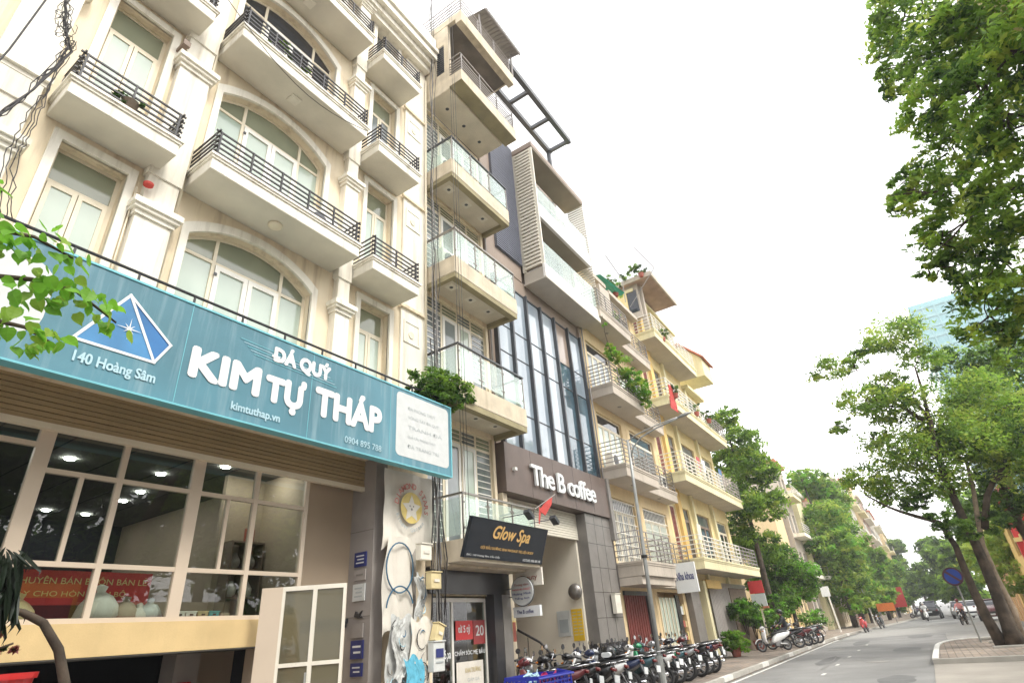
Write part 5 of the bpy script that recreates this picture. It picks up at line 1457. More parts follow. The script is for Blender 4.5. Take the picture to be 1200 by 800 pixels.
tag(mb.build('parking_lane', M['asphalt_light'], None), kind='structure')
# lighter surface where the side street joins
mb = MB(); mb.add([(43, 5.3, 0.004), (45.5, 0.0, 0.004), (44, -3.0, 0.004), (62, -5.0, 0.004), (60, 0.0, 0.004), (61, 4.2, 0.004), (52, 5.0, 0.004)], [(0, 1, 2, 3, 4, 5, 6)])
tag(mb.build('road_patch', M['asphalt_light'], None), kind='structure')
# left pavement and kerb
mt, nt, bs_ = new_mat('pavement_blocks')
N, L = nt.nodes, nt.links
geo = N.new('ShaderNodeNewGeometry'); br = N.new('ShaderNodeTexBrick')
br.inputs['Scale'].default_value = 1.0; br.inputs['Brick Width'].default_value = 0.4; br.inputs['Row Height'].default_value = 0.2; br.inputs['Mortar Size'].default_value = 0.012
br.inputs['Color1'].default_value = (0.33, 0.27, 0.22, 1); br.inputs['Color2'].default_value = (0.26, 0.23, 0.20, 1); br.inputs['Mortar'].default_value = (0.16, 0.14, 0.12, 1)
L.new(geo.outputs['Position'], br.inputs['Vector']); 
ns = N.new('ShaderNodeTexNoise'); ns.inputs['Scale'].default_value = 0.9; ns.inputs['Detail'].default_value = 7; L.new(geo.outputs['Position'], ns.inputs['Vector'])
mx = N.new('ShaderNodeMix'); mx.data_type = 'RGBA'; mx.blend_type = 'MULTIPLY'; mx.inputs['Factor'].default_value = 0.7
rp = N.new('ShaderNodeValToRGB'); rp.color_ramp.elements[0].position = 0.35; rp.color_ramp.elements[0].color = (0.55, 0.52, 0.5, 1); rp.color_ramp.elements[1].position = 0.65; rp.color_ramp.elements[1].color = (1.2, 1.15, 1.1, 1)
L.new(ns.outputs['Fac'], rp.inputs['Fac']); L.new(br.outputs['Color'], mx.inputs[6]); L.new(rp.outputs['Color'], mx.inputs[7]); L.new(mx.outputs[2], bs_.inputs['Base Color'])
bp = N.new('ShaderNodeBump'); bp.inputs['Strength'].default_value = 0.5; bp.inputs['Distance'].default_value = 0.01; L.new(br.outputs['Fac'], bp.inputs['Height']); bp.invert = True; L.new(bp.outputs['Normal'], bs_.inputs['Normal'])
bs_.inputs['Roughness'].default_value = 0.9
M['paving'] = mt
lp = strip('pavement', M['paving'], 5.72, 9.6, 0.13, XSF, thick=1.4)
lk = strip('kerb', M['kerb'], 5.56, 5.715, 0.125, [-30, 14] , thick=0.3)
lk2 = strip('kerb', M['kerb'], 5.56, 5.715, 0.125, XSF[7:], thick=0.3)
for i in range(38):
    x = 14.0 + i * 1.0
    if x > 51: break
    mb = MB(); c0, c1 = bend(x), bend(x + 0.98)
    mb.add([(x + .01, 5.56 + c0, -0.1), (x + .99, 5.56 + c1, -0.1), (x + .99, 5.715 + c1, -0.1), (x + .01, 5.715 + c0, -0.1), (x + .01, 5.56 + c0, 0.127), (x + .99, 5.56 + c1, 0.127), (x + .99, 5.715 + c1, 0.127), (x + .01, 5.715 + c0, 0.127)],
           [(3, 2, 1, 0), (4, 5, 6, 7), (0, 1, 5, 4), (1, 2, 6, 5), (2, 3, 7, 6), (3, 0, 4, 7)])
    mb.build('kerb_stone', M['kerb'] if i % 5 else M['kerb_white'], lk2)
strip('edge_line', M['road_paint'], 5.22, 5.33, 0.004, [12, 20, 30, 40, 46, 52])
for i, x in enumerate((17.2, 20.3, 23.6, 27.3, 31.2, 35.4)):
    mb = MB(); w = 0.05
    mb.add([(x, 3.15 - w, 0.004), (x + 0.55, 3.14 - w, 0.004), (x + 0.57, 3.14 + w, 0.004), (x + 0.02, 3.15 + w, 0.004)], [(0, 1, 2, 3)])
    tag(mb.build('lane_marking', M['road_paint'], None), kind='structure')
# right-hand pavement: concrete apron near, raised paved corner beyond
mb = MB(); mb.box(-30, 22.3, -9, -0.21 + 0.63, -1.3, 0.02); tag(mb.build('concrete_apron', M['concrete'], None), kind='structure')
pts = [(22.5, 0.42), (29.5, 0.30), (31.5, 0.10), (32.9, -0.35), (33.4, -1.0), (33.5, -9), (22.5, -9)]
mb = MB(); mb.prism([(p[0], p[1] - 0.16 if i < 4 else p[1]) for i, p in enumerate(pts)], 'z', -1.3, 0.14)
rp_ = tag(mb.build('pavement', M['paving'], None), kind='structure')
kp = [(22.5, 0.42), (24.0, 0.40), (25.5, 0.375), (27.0, 0.35), (28.5, 0.32), (29.8, 0.28), (30.9, 0.17), (31.9, -0.02), (32.7, -0.32), (33.3, -0.8), (33.55, -1.5), (33.6, -2.6), (33.6, -3.8)]
for a, b in zip(kp, kp[1:]):
    a, b = Vector(a), Vector(b); d = (b - a).normalized(); q = Vector((d.y, -d.x)) * 0.16
    mb = MB(); e = d * 0.008
    mb.prism([tuple(a + e), tuple(b - e), tuple(b - e + q), tuple(a + e + q)], 'z', -0.1, 0.165)
    mb.build('kerb_stone', M['kerb_white'], rp_)
mb = MB(); mb.box(22.30, 22.49, -9, 0.42, -0.1, 0.15); mb.build('kerb_stone', M['kerb'], rp_)

# ================================================================== street lamp
sl = thing('street_lamp', (16.0, 6.15, 0.13), 'tall galvanised street lamp with two curved arms in front of the cream houses', 'street lamp')
mb = MB(); mb.tube([(15.85, 6.2, 0.13), (16.0, 6.17, 3.3), (16.1, 6.15, 5.2), (16.15, 6.13, 6.72)], [0.065, 0.055, 0.045, 0.04], 12); mb.build('pole', M['galv'], sl, smooth=True)
mb = MB(); mb.tube([(15.85, 6.2, 0.13), (15.87, 6.2, 0.9)], 0.11, 12); mb.build('pole_base', M['galv'], sl)
mb = MB(); mb.tube([(16.13, 6.14, 6.1), (16.16, 6.0, 6.45), (16.2, 5.7, 6.72), (16.25, 5.2, 6.9), (16.3, 4.75, 7.0), (16.3, 4.5, 7.05)], 0.025, 8); mb.build('arm', M['galv'], sl, smooth=True)
mb = MB(); mb.tube([(16.14, 6.13, 6.68), (16.2, 5.85, 6.83), (16.25, 5.2, 6.98), (16.3, 4.5, 7.08)], 0.02, 8); mb.build('arm', M['galv'], sl, smooth=True)
mb = MB(); mb.loft([(16.3 - 0.02, 0, 0, 0.01, 0.01)] * 2); 
mb = MB()
for i, (t, r) in enumerate(((0, 0.02), (0.15, 0.07), (0.45, 0.09), (0.62, 0.03))): pass
mb.tube([(16.3, 4.5, 7.06), (16.3, 4.4, 7.08), (16.3, 4.22, 7.11), (16.3, 4.08, 7.12)], [0.025, 0.05, 0.06, 0.02], 10); mb.build('lamp_head', M['galv'], sl, smooth=True)
mb = MB(); mb.tube([(16.0, 6.17, 3.28), (16.0, 6.17, 3.36)], 0.085, 10); mb.build('clamp', M['cable'], sl)

# no-parking sign on the right
P_RIM = pm('dark_sign_rim', (0.10, 0.035, 0.06), 0.5, 0.1, 4, 0)
np_ = thing('road_sign', (29.9, -1.19, 0.14), 'round blue no parking sign on a grey post by the right kerb', 'road sign')
mb = MB(); mb.tube([(29.9, -1.19, 0.14), (29.9, -1.15, 2.75)], 0.032, 8); mb.build('post', M['galv'], np_)
mb = MB(); mb.lathe([(0, 0), (0.34, 0), (0.34, 0.02), (0, 0.02)], (29.83, -1.13, 2.46), 'x', 28); mb.build('rim', P_RIM, np_)
blue_s = pm('sign_blue', (0.01, 0.06, 0.42), 0.4, 0.08, 4, 0.0)
mb = MB(); mb.lathe([(0, 0), (0.275, 0), (0.275, 0.008), (0, 0.008)], (29.82, -1.13, 2.46), 'x', 28); mb.build('disc', blue_s, np_)
mb = MB(); c = 0.2; w = 0.03
mb.prism([(-1.13 + c - w, 2.46 + c + w), (-1.13 + c + w, 2.46 + c - w), (-1.13 - c + w, 2.46 - c - w), (-1.13 - c - w, 2.46 - c + w)], 'x', 29.812, 29.818); mb.build('slash', P_RIM, np_)
# concrete edging slabs round the trees
for i, (x0, y0, x1, y1) in enumerate(((26.0, -3.6, 26.25, -1.3), (29.0, -3.4, 29.3, -1.4), (31.2, -3.6, 31.45, -1.2))):
    mb = MB(); mb.box(x0, x1, y0, y1, 0.142, 0.20 + 0.01 * i)
    tag(mb.build('edging_slab', M['kerb'], None), ['nearest concrete edging slab at the foot of the big tree', 'concrete edging slab just past the no parking sign', 'farthest concrete edging slab at the corner of the pavement'][i], 'edging slab', 'concrete slabs round the street trees')

# pale signs on poles along the left pavement
for i, (x, y, h, lab) in enumerate(((53.0, 6.6 + bend(53), 3.3, 'leaning white panel on a thin pale post by the dark bushy tree'), (66.0, 6.3 + bend(66), 3.6, 'thin pale pole with a small white plate farther along the pavement'))):
    s = thing('pole_sign', (x, y, 0.13), lab, 'sign')
    mb = MB(); mb.tube([(x, y, 0.13), (x - 0.3, y + 0.12, h)], 0.06, 6); mb.build('post', M['frame_white'], s)
    mb = MB(); mb.box(x - 0.34, x - 0.30, y - 0.1, y + 0.5, h - 0.7, h); mb.build('panel', M['vinyl_white'], s)
osn = thing('orange_sign', (70, 5.4 + bend(70), 0.13), 'orange sign board standing on the pavement behind the red scooter', 'sign')
pbox('board', M['yellow_deep'], osn, 70, 70.1, 4.9 + bend(70), 6.4 + bend(70), 1.2, 1.9); osn.children[0].data.materials[0] = pm('orange_board', (0.75, 0.20, 0.04), 0.6, 0.1, 4, 0)
for y in (5.1, 6.2): pbox('leg', M['rail_grey'], osn, 70.02, 70.08, y + bend(70), y + 0.05 + bend(70), 0.13, 1.2)

# ================================================================== utility pole, meters, cables, torn banners between houses 1 and 2
up = thing('utility_pole', (8.50, 8.02, 0.13), 'grey concrete utility pole behind the torn banners', 'utility pole')
mb = MB(); mb.tube([(8.50, 8.02, 0.13), (8.46, 8.02, 4.5)], [0.17, 0.14], 16); mb.build('pole', M['pole_concrete'], up, smooth=True)
def meter(x, y, z0, z1, w, mat, label, win=False, tilt=0.0):
    t = thing('meter_box', (x, y, z0), label, 'meter box', 'boxes hung on the cables by the pole')
    mb = MB(); mb.box(-w / 2, w / 2, -0.08, 0.06, 0, z1 - z0); o = mb.build('case', mat, None, bevel=0.012); o.parent = t; o.location = (0, 0, (z1 - z0) / 2)
    mb = MB(); mb.box(-w / 2 - 0.008, w / 2 + 0.008, -0.095, 0.065, 0, 0.02); o = mb.build('lid', mat, None); o.parent = t; o.location = (0, -0.01, z1 - z0 + 0.012)
    if win:
        mb = MB(); mb.box(-w / 2 + 0.05, w / 2 - 0.05, -0.002, 0, 0, (z1 - z0) * 0.3); o = mb.build('window', M['navy'], None); o.parent = t; o.location = (0, -0.084, (z1 - z0) * 0.62)
        mb = MB(); mb.box(-w / 2 + 0.05, w / 2 - 0.05, -0.002, 0, 0, 0.02); o = mb.build('label_strip', M['faint_print'], None); o.parent = t; o.location = (0, -0.084, (z1 - z0) * 0.32)
    else:
        mb = MB(); mb.box(-w / 4, w / 4, -0.002, 0, 0, 0.05); o = mb.build('label_strip', M['banner'], None); o.parent = t; o.location = (0, -0.084, (z1 - z0) * 0.5)
    t.rotation_euler = (0, tilt, 0)
    return t
meter(8.40, 7.55, 2.98, 3.26, 0.30, M['louvre'], 'top pale meter box hanging beside the cream star banner')
meter(8.56, 7.45, 2.48, 2.76, 0.28, M['box_yellow'], 'yellowed meter box hanging at the top of the spa front')
meter(8.60, 7.45, 1.62, 1.90, 0.2, M['box_yellow'], 'tilted yellow box above the grey meter', tilt=0.35)
meter(8.62, 7.45, 1.16, 1.62, 0.30, M['box_grey'], 'grey electricity meter with a blue window, lowest of the boxes', True)
meter(17.75, 8.0, 2.0, 2.55, 0.4, M['louvre'], 'cream meter box on the wall right of the grey tiled column')
# cream star banner
bn = thing('star_banner', (8.3, 8.0, 1.2), 'dirty cream banner with a yellow star logo and red curved letters DIAMOND STARS', 'banner')
mb = MB(); nx, nz = 14, 12
bx0, bx1, bz0, bz1 = 7.62, 9.04, 3.15, 4.66
def by(x, z): return 7.86 + 0.025 * math.sin(x * 7 + z * 2) + 0.012 * math.sin(z * 9 + x * 4)
vs = []; fs = []
for j in range(nz + 1):
    for i in range(nx + 1):
        x = bx0 + (bx1 - bx0) * i / nx
        zlow = bz0 + (0.12 * math.sin(i * 0.9) if i < nx * .55 else -0.05 + 0.22 * abs(math.sin(i * 0.8)))
        z = zlow + (bz1 - zlow) * j / nz
        vs.append((x, by(x, z), z))
for j in range(nz):
    for i in range(nx): fs.append((j * (nx + 1) + i, j * (nx + 1) + i + 1, (j + 1) * (nx + 1) + i + 1, (j + 1) * (nx + 1) + i))
mb.add(vs, fs); mb.build('cloth', M['banner'], bn, smooth=True)
lcx, lcz = 8.34, 3.98
red_f = pm('faded_red_print', (0.62, 0.22, 0.18), 0.6, 0.1, 5, 0); yel_f = pm('faded_gold_print', (0.72, 0.56, 0.18), 0.6, 0.15, 5, 0)
def disc(c, r, n=24, sq=1.0): return [(c[0] + r * math.cos(2 * math.pi * i / n), c[1] + r * sq * math.sin(2 * math.pi * i / n)) for i in range(n)]
def flatp(pts, mat, name, par, y):
    mb = MB(); mb.prism(pts, 'y', y, y + 0.002); return mb.build(name, mat, par)
flatp(disc((lcx, lcz), 0.30), yel_f, 'logo_disc', bn, 7.815)
st = [(lcx + (0.27 if i % 2 == 0 else 0.13) * math.sin(i * math.pi / 5), lcz - 0.02 + (0.27 if i % 2 == 0 else 0.13) * math.cos(i * math.pi / 5)) for i in range(10)]
flatp(st, M['banner'], 'logo_star', bn, 7.811)
for dx_ in (-0.05, 0.05): flatp(disc((lcx + dx_, lcz + 0.03), 0.016, 10), M['grey_tile'], 'logo_eye', bn, 7.807)
flatp(disc((lcx, lcz - 0.03), 0.024, 10), M['grey_tile'], 'logo_nose', bn, 7.807)
def arc_text(s, c, r, a0, a1, h, mat, par, y, flip=False):
    for i, ch in enumerate(s):
        if ch == ' ': continue
        a = R(a0 + (a1 - a0) * i / (len(s) - 1))
        me = text_mesh(ch, 0.02); n = len(me.vertices)
        if n == 0: continue
        co = np.zeros(n * 3); me.vertices.foreach_get('co', co); co = co.reshape(-1, 3)
        mid = (co.min(0) + co.max(0)) / 2; co = (co - mid) * h
        th = a - math.pi / 2 if not flip else a + math.pi / 2
        x = co[:, 0] * math.cos(th) - co[:, 1] * math.sin(th); z = co[:, 0] * math.sin(th) + co[:, 1] * math.cos(th)
        out = np.stack([x, np.zeros(n), z], 1)
        me.vertices.foreach_set('co', out.ravel()); me.materials.clear(); me.materials.append(mat); me.update(); me.name = 'letter'
        place('letter', me, par, (c[0] + r * math.cos(a), y, c[1] + r * math.sin(a)))
arc_text('DIAMOND STARS', (lcx, lcz), 0.42, 168, -8, 0.16, red_f, bn, 7.808)
arc_text('Kinder Garten', (lcx, lcz), 0.42, 205, 318, 0.11, M['faint_print'], bn, 7.808, True)
# hanging torn banners with blue rings
tb_ = thing('torn_banner', (8.0, 7.9, 1.0), 'torn white banner with two dark blue rings hanging below the star banner', 'banner')
mb = MB(); vs = []; fs = []
nx, nz = 8, 14
for j in range(nz + 1):
    for i in range(nx + 1):
        u, v = i / nx, j / nz
        x = 7.62 + 0.68 * u + 0.03 * math.sin(v * 8); z = 1.75 + 1.65 * v + 0.1 * math.sin(u * 6) * (1 - v)
        vs.append((x, 7.78 + 0.05 * math.sin(u * 9 + v * 5), z))
for j in range(nz):
    for i in range(nx): fs.append((j * (nx + 1) + i, j * (nx + 1) + i + 1, (j + 1) * (nx + 1) + i + 1, (j + 1) * (nx + 1) + i))
mb.add(vs, fs); mb.build('cloth', M['banner'], tb_, smooth=True)
blue_ring = pm('dark_blue_ink', (0.04, 0.12, 0.20), 0.6, 0.2, 6, 0)
for (cx, cz, r, a0, a1) in ((7.95, 2.86, 0.34, 0, 360), (7.97, 2.12, 0.34, 20, 170)):
    mb = MB(); n = 26
    pts = [(cx + r * math.cos(R(a0 + (a1 - a0) * i / n)), 7.715, cz + r * 1.25 * math.sin(R(a0 + (a1 - a0) * i / n))) for i in range(n + 1)]
    mb.tube(pts, 0.014, 5); mb.build('ring_print', blue_ring, tb_)
# crumpled sheets stuffed round the pole
rnd = random.Random(21)
def rag(x0, x1, z0, z1, y, mat, label, seed, amp=0.008, marks=0):
    r = np.random.default_rng(seed); nx, nz = 18, 22
    h = r.uniform(-1, 1, (nz + 1, nx + 1)); vs = []; fs = []
    for j in range(nz + 1):
        for i in range(nx + 1):
            u, v = i / nx, j / nz
            ex = r.uniform(-.008, .008)
            vs.append((x0 + (x1 - x0) * u + ex + 0.06 * math.sin(v * 7 + seed), y + amp * h[j, i] * (0.4 + 0.6 * math.sin(math.pi * u)), z0 + (z1 - z0) * v + 0.05 * math.sin(u * 9 + seed) * (1 if j in (0, nz) else 0.3) + r.uniform(-.006, .006)))
    for j in range(nz):
        for i in range(nx):
            if r.random() < 0.012: continue
            fs.append((j * (nx + 1) + i, j * (nx + 1) + i + 1, (j + 1) * (nx + 1) + i + 1, (j + 1) * (nx + 1) + i))
    mb = MB(); mb.add(vs, fs); o = mb.build('painted_sheet', mat, None)
    sdm = o.modifiers.new('sub', 'SUBSURF'); sdm.levels = 1; sdm.render_levels = 1
    q = random.Random(seed * 3 + 1)
    for k in range(marks):                       # hand-painted dark strokes and rings printed on the cloth
        cx, cz = q.uniform(x0 + .06, x1 - .06), q.uniform(z0 + .15, z1 - .15); rr_, a0 = q.uniform(.04, .16), q.uniform(0, 6)
        pts = [(min(max(cx + rr_ * math.cos(a0 + t), x0), x1), y - amp - 0.012, cz + 1.3 * rr_ * math.sin(a0 + t)) for t in np.linspace(0, q.uniform(1.2, 4.0), 9)]
        mk = MB(); mk.tube(pts, [0.004, 0.008, 0.012, 0.013, 0.012, 0.01, 0.008, 0.006, 0.003], 4); mk.build('brush_stroke', q.choice([M['cable'], blue_ring, M['pale_blue_print'], M['grey_tile']]), o)
    return tag(o, label, 'cloth sheet', 'painted sheets round the utility pole')
rag(7.60, 8.15, 0.35, 2.05, 7.62, M['rag'], 'grey-white painted sheet at the left foot of the pole', 1, marks=14)
rag(8.05, 8.62, 0.4, 2.0, 7.56, M['banner'], 'cream painted sheet wrapped round the right side of the pole', 2, marks=12)
rag(7.86, 8.30, 0.55, 1.42, 7.48, M['rag_blue'], 'light blue sheet stuck low on the pole', 3)
rag(8.32, 8.56, 2.0, 2.75, 7.66, M['rag'], 'small ragged white and blue scrap below the meter boxes', 4, 0.03, marks=3)
rag(7.66, 7.95, 1.1, 2.0, 7.54, M['rag'], 'narrow white sheet hanging at the edge of the grey pier', 6, 0.03, marks=3)
# cables: bundle running up between the houses, and tangle at top left
cbk = thing('cable_bundle', (8.95, 7.0, 0.2), 'bundle of black cables climbing between the cream and the concrete houses', 'cables')
rnd = random.Random(4)
for i in range(14):
    x = 8.62 + rnd.uniform(-0.08, 0.28); y = 7.50 + rnd.uniform(-0.1, 0.1); pts = []
    ztop = 23.0 if i < 5 else rnd.uniform(5.5, 12)
    z = 0.3 + rnd.uniform(0, 2.0)
    while z < ztop:
        k = min(1, max(0, (z - 3.0) / 3))
        pts.append((x * (1 - k) + (9.02 + 0.03 * (i % 5)) * k + rnd.uniform(-0.05, 0.05), y * (1 - k) + (7.75 + 0.05 * (i % 4)) * k + rnd.uniform(-.04, .04), z)); z += rnd.uniform(0.5, 1.1)
    mb = MB(); mb.tube(pts, rnd.choice([0.006, 0.009, 0.014]), 5); mb.build('cable', M['cable'] if i % 3 else M['cable_grey'], cbk, smooth=True)
for i in range(3):
    y = 7.0 + i * 0.12; x = 9.12 + 0.05 * i
    mb = MB(); mb.tube([(x, y, 3.5), (x + .02, y, 9), (x - .02, y - .05, 15), (x, y, 22.5)], 0.006, 5); mb.build('cable', M['cable'], cbk, smooth=True)
ct = thing('cable_tangle', (1.1, 7.0, 9.5), 'tangle of black telephone cables in front of the top left balcony', 'cables')
ZK = Vector((0.98, 7.0, 8.77))
def cab(pts, rad, seed, wob=0.03, name='cable', n=10):
    r = random.Random(seed); P = []
    pts = [Vector(p) for p in pts]
    for a, b in zip(pts, pts[1:]):
        for t in np.linspace(0, 1, n)[:-1]: P.append(a.lerp(b, t) + Vector((r.uniform(-wob, wob), r.uniform(-wob, wob), r.uniform(-wob, wob) - 0.10 * math.sin(math.pi * t))))
    P.append(pts[-1])
    mb = MB(); mb.tube(P, rad, 5); mb.build(name, M['cable'], ct, smooth=True)
cab([(0.30, 7, 7.6), (0.44, 7, 8.0), (0.55, 7, 9.31), (0.6, 7, 10.2)], 0.011, 1, 0.006, n=6)
for i in range(5):
    cab([(0.45 + 0.02 * i, 7, 6.7 + 0.1 * i), (0.66 + .01 * i, 7, 7.3 + 0.04 * i), (ZK.x - 0.015 * i, 7, ZK.z), (0.70 + 0.012 * i, 7, 9.55), (0.62 + .02 * i, 7, 10.5)], (0.012, 0.008, 0.010, 0.006, 0.006)[i], 10 + i, 0.006 + 0.008 * i)
for i in range(4):
    cab([(ZK.x - 0.03 * i, 7, ZK.z - 0.1), (0.86 + 0.03 * i, 7, 7.6), (0.82 + 0.04 * i, 7, 6.9), (0.95 + 0.05 * i, 7, 6.05)], 0.0055, 30 + i, 0.02)
for i in range(18):
    r = random.Random(90 + i); u = r.random(); c = Vector((0.72 + 0.22 * u + r.uniform(-.05, .05), 7.0, 9.25 - 0.55 * u + r.uniform(-.15, .15))); pts = []
    rr1, rr2, ph = r.uniform(.02, .07), r.uniform(.04, .12), r.uniform(0, 6)
    for k in range(14):
        a = ph + k * 0.5; pts.append(c + Vector((rr1 * math.cos(a) + r.uniform(-.015, .015), r.uniform(-.03, .03), rr2 * math.sin(a) + 0.012 * k)))
    mb = MB(); mb.tube(pts, 0.0045, 5); mb.build('cable_loop', M['cable'], ct, smooth=True)
# thin wire sagging across the arched balcony front
mb = MB(); a, b = Vector((2.7, 7.3, 12.5)), Vector((6.2, 7.35, 12.2)); mb.tube([a.lerp(b, t) + Vector((0, 0, -0.55 * math.sin(math.pi * t))) for t in np.linspace(0, 1, 12)], 0.008, 5)
tag(mb.build('telephone_wire', M['cable'], None, smooth=True), 'single thin wire sagging below the upper arched balcony', 'wire')
# ================================================================== motorbikes
def wheel(parent, x, r=0.28, w=0.05, spokes=True):
    mb = MB(); n = 24; m_ = 8; vs = []; fs = []
    for i in range(n):
        a = 2 * math.pi * i / n
        for j in range(m_):
            b = 2 * math.pi * j / m_
            rr = r - w * 0.9 + w * 0.9 * math.cos(b)
            vs.append((x + rr * math.cos(a), w * math.sin(b), r + rr * math.sin(a)))
    for i in range(n):
        for j in range(m_):
            fs.append((i * m_ + j, i * m_ + (j + 1) % m_, ((i + 1) % n) * m_ + (j + 1) % m_, ((i + 1) % n) * m_ + j))
    mb.add(vs, fs); o = mb.build('wheel', M['tyre'], parent, smooth=True)
    rb_ = MB(); rb_.lathe([(r - 2 * w, -0.025), (r - 1.6 * w, -0.028), (r - 1.6 * w, 0.028), (r - 2 * w, 0.025), (r - 2.3 * w, 0.0), (r - 2 * w, -0.025)], (x, 0, r), 'y', 20)
    rb_.f = [f for f in rb_.f if len(f) == 4]; rb_.mi = rb_.mi[:len(rb_.f)]
    for k in range(5):
        a = 2 * math.pi * k / 5
        rb_.tube([(x, 0, r), (x + (r - 2 * w) * math.cos(a), 0, r + (r - 2 * w) * math.sin(a))], 0.014, 5)
    rb_.lathe([(0.0, -0.05), (0.05, -0.05), (0.05, 0.05), (0.0, 0.05)], (x, 0, r), 'y', 10)
    rb_.build('rim', M['engine'], o)
    return o

def make_scooter():
    t = thing('scooter', (0, 0, 0), 'scooter', 'scooter')
    wheel(t, 0.62, 0.25); wheel(t, -0.62, 0.25)
    mb = MB(); mb.loft([(-0.92, 0, 0.74, 0.05, 0.04), (-0.82, 0, 0.70, 0.12, 0.09), (-0.55, 0, 0.62, 0.17, 0.15), (-0.25, 0, 0.55, 0.17, 0.19), (-0.05, 0, 0.46, 0.15, 0.14), (0.05, 0, 0.36, 0.13, 0.07)], 14, 2.6)
    mb.build('body', P_WHITE, t, smooth=True)
    mb = MB(); mb.loft([(-0.02, 0, 0.31, 0.14, 0.03), (0.2, 0, 0.28, 0.16, 0.035), (0.36, 0, 0.30, 0.15, 0.04)], 12, 3.5); mb.build('floorboard', M['plastic_black'], t, smooth=True)
    mb = MB(); pr = [(0.36, 0.32, 0.16), (0.44, 0.45, 0.19), (0.42, 0.62, 0.2), (0.37, 0.80, 0.17), (0.33, 0.92, 0.1)]
    vs = []; fs = []
    for x, z, hw in pr:
        for k in range(9):
            u = -1 + 2 * k / 8; vs.append((x + 0.07 * (1 - u * u), u * hw, z))
    for x, z, hw in pr:
        for k in range(9):
            u = -1 + 2 * k / 8; vs.append((x - 0.06 + 0.05 * (1 - u * u), u * hw * 0.95, z))
    o_ = 45
    for i in range(4):
        for k in range(8):
            a = i * 9 + k; fs.append((a, a + 1, a + 10, a + 9)); fs.append((o_ + a, o_ + a + 9, o_ + a + 10, o_ + a + 1))
    for i in range(4): fs.append((i * 9, i * 9 + 9, o_ + i * 9 + 9, o_ + i * 9)); fs.append((i * 9 + 8, o_ + i * 9 + 8, o_ + i * 9 + 17, i * 9 + 17))
    fs.append(tuple([36 + k for k in range(9)] + [o_ + 36 + k for k in range(8, -1, -1)])); fs.append(tuple([k for k in range(8, -1, -1)] + [o_ + k for k in range(9)]))
    mb.add(vs, fs); mb.build('front_shield', P_WHITE, t, smooth=True)
    mb = MB(); mb.loft([(0.33, 0, 0.56, 0.0, 0.0), (0.42, 0, 0.56, 0.055, 0.22), (0.50, 0, 0.52, 0.03, 0.14), (0.52, 0, 0.5, 0.0, 0.02)], 10); mb.build('front_trim', M['plastic_black'], t, smooth=True)
    mb = MB(); vs = []
    for i in range(9):
        a = R(20 + 120 * i / 8)
        for u in (-0.06, 0.0, 0.06): vs.append((0.62 + (0.29 + (0.02 if u == 0 else 0)) * math.cos(a), u, 0.25 + (0.29 + (0.02 if u == 0 else 0)) * math.sin(a)))
    mb.add(vs, [(i * 3 + k, i * 3 + k + 1, i * 3 + k + 4, i * 3 + k + 3) for i in range(8) for k in range(2)]); fo_ = mb.build('front_mudguard', P_WHITE, t, smooth=True)
    s_ = fo_.modifiers.new('thick', 'SOLIDIFY'); s_.thickness = 0.012
    mb = MB()
    for s in (-1, 1): mb.tube([(0.62, 0.07 * s, 0.25), (0.50, 0.07 * s, 0.55)], 0.018, 6)
    mb.tube([(0.50, 0, 0.5), (0.33, 0, 0.98)], 0.03, 8); mb.build('fork', M['engine'], t)
    mb = MB(); mb.loft([(-0.88, 0, 0.80, 0.06, 0.02), (-0.78, 0, 0.80, 0.13, 0.04), (-0.5, 0, 0.78, 0.15, 0.06), (-0.3, 0, 0.75, 0.14, 0.05), (-0.1, 0, 0.73, 0.11, 0.05), (-0.02, 0, 0.7, 0.05, 0.02)], 14, 3); mb.build('seat', M['seat'], t, smooth=True)
    mb = MB(); mb.tube([(0.22, -0.34, 0.98), (0.30, -0.2, 1.0), (0.34, 0, 0.97), (0.30, 0.2, 1.0), (0.22, 0.34, 0.98)], 0.014, 6)
    mb.tube([(0.20, -0.36, 0.975), (0.26, -0.25, 0.995)], 0.022, 8); mb.tube([(0.20, 0.36, 0.975), (0.26, 0.25, 0.995)], 0.022, 8); mb.build('handlebar', M['plastic_black'], t, smooth=True)
    mb = MB(); mb.loft([(0.24, 0, 0.98, 0.09, 0.05), (0.34, 0, 1.0, 0.13, 0.075), (0.42, 0, 0.98, 0.10, 0.07), (0.45, 0, 0.97, 0.06, 0.045)], 12); mb.build('headlight_cowl', P_WHITE, t, smooth=True)
    mb = MB(); mb.loft([(0.43, 0, 0.975, 0.075, 0.045), (0.465, 0, 0.97, 0.055, 0.035), (0.475, 0, 0.965, 0.01, 0.01)], 12); mb.build('headlight', M['lens'], t, smooth=True)
    for s in (-1, 1):
        mb = MB(); mb.tube([(0.27, 0.22 * s, 1.0), (0.25, 0.27 * s, 1.12)], 0.007, 5); mb.lathe([(0, -.01), (0.055, -0.01), (0.055, 0.008), (0, 0.008)], (0.24, 0.28 * s, 1.16), 'x', 14); mb.build('mirror', M['plastic_black'], t)
        mb = MB(); mb.loft([(0.38, 0.1 * s, 0.86, 0.03, 0.02), (0.43, 0.1 * s, 0.85, 0.025, 0.015), (0.44, 0.1 * s, 0.85, 0.005, 0.005)], 8); mb.build('indicator', M['amber'], t)
    mb = MB(); mb.box(-0.35, -0.05, -0.1, 0.1, 0.2, 0.38); mb.tube([(-0.6, 0.09, 0.25), (-0.25, 0.1, 0.28)], 0.05, 8); mb.build('engine', M['engine'], t, bevel=0.01)
    mb = MB(); mb.tube([(-0.1, -0.11, 0.2), (-0.35, -0.14, 0.22), (-0.88, -0.15, 0.36)], [0.02, 0.045, 0.05], 10); mb.build('exhaust', M['plastic_black'], t, smooth=True)
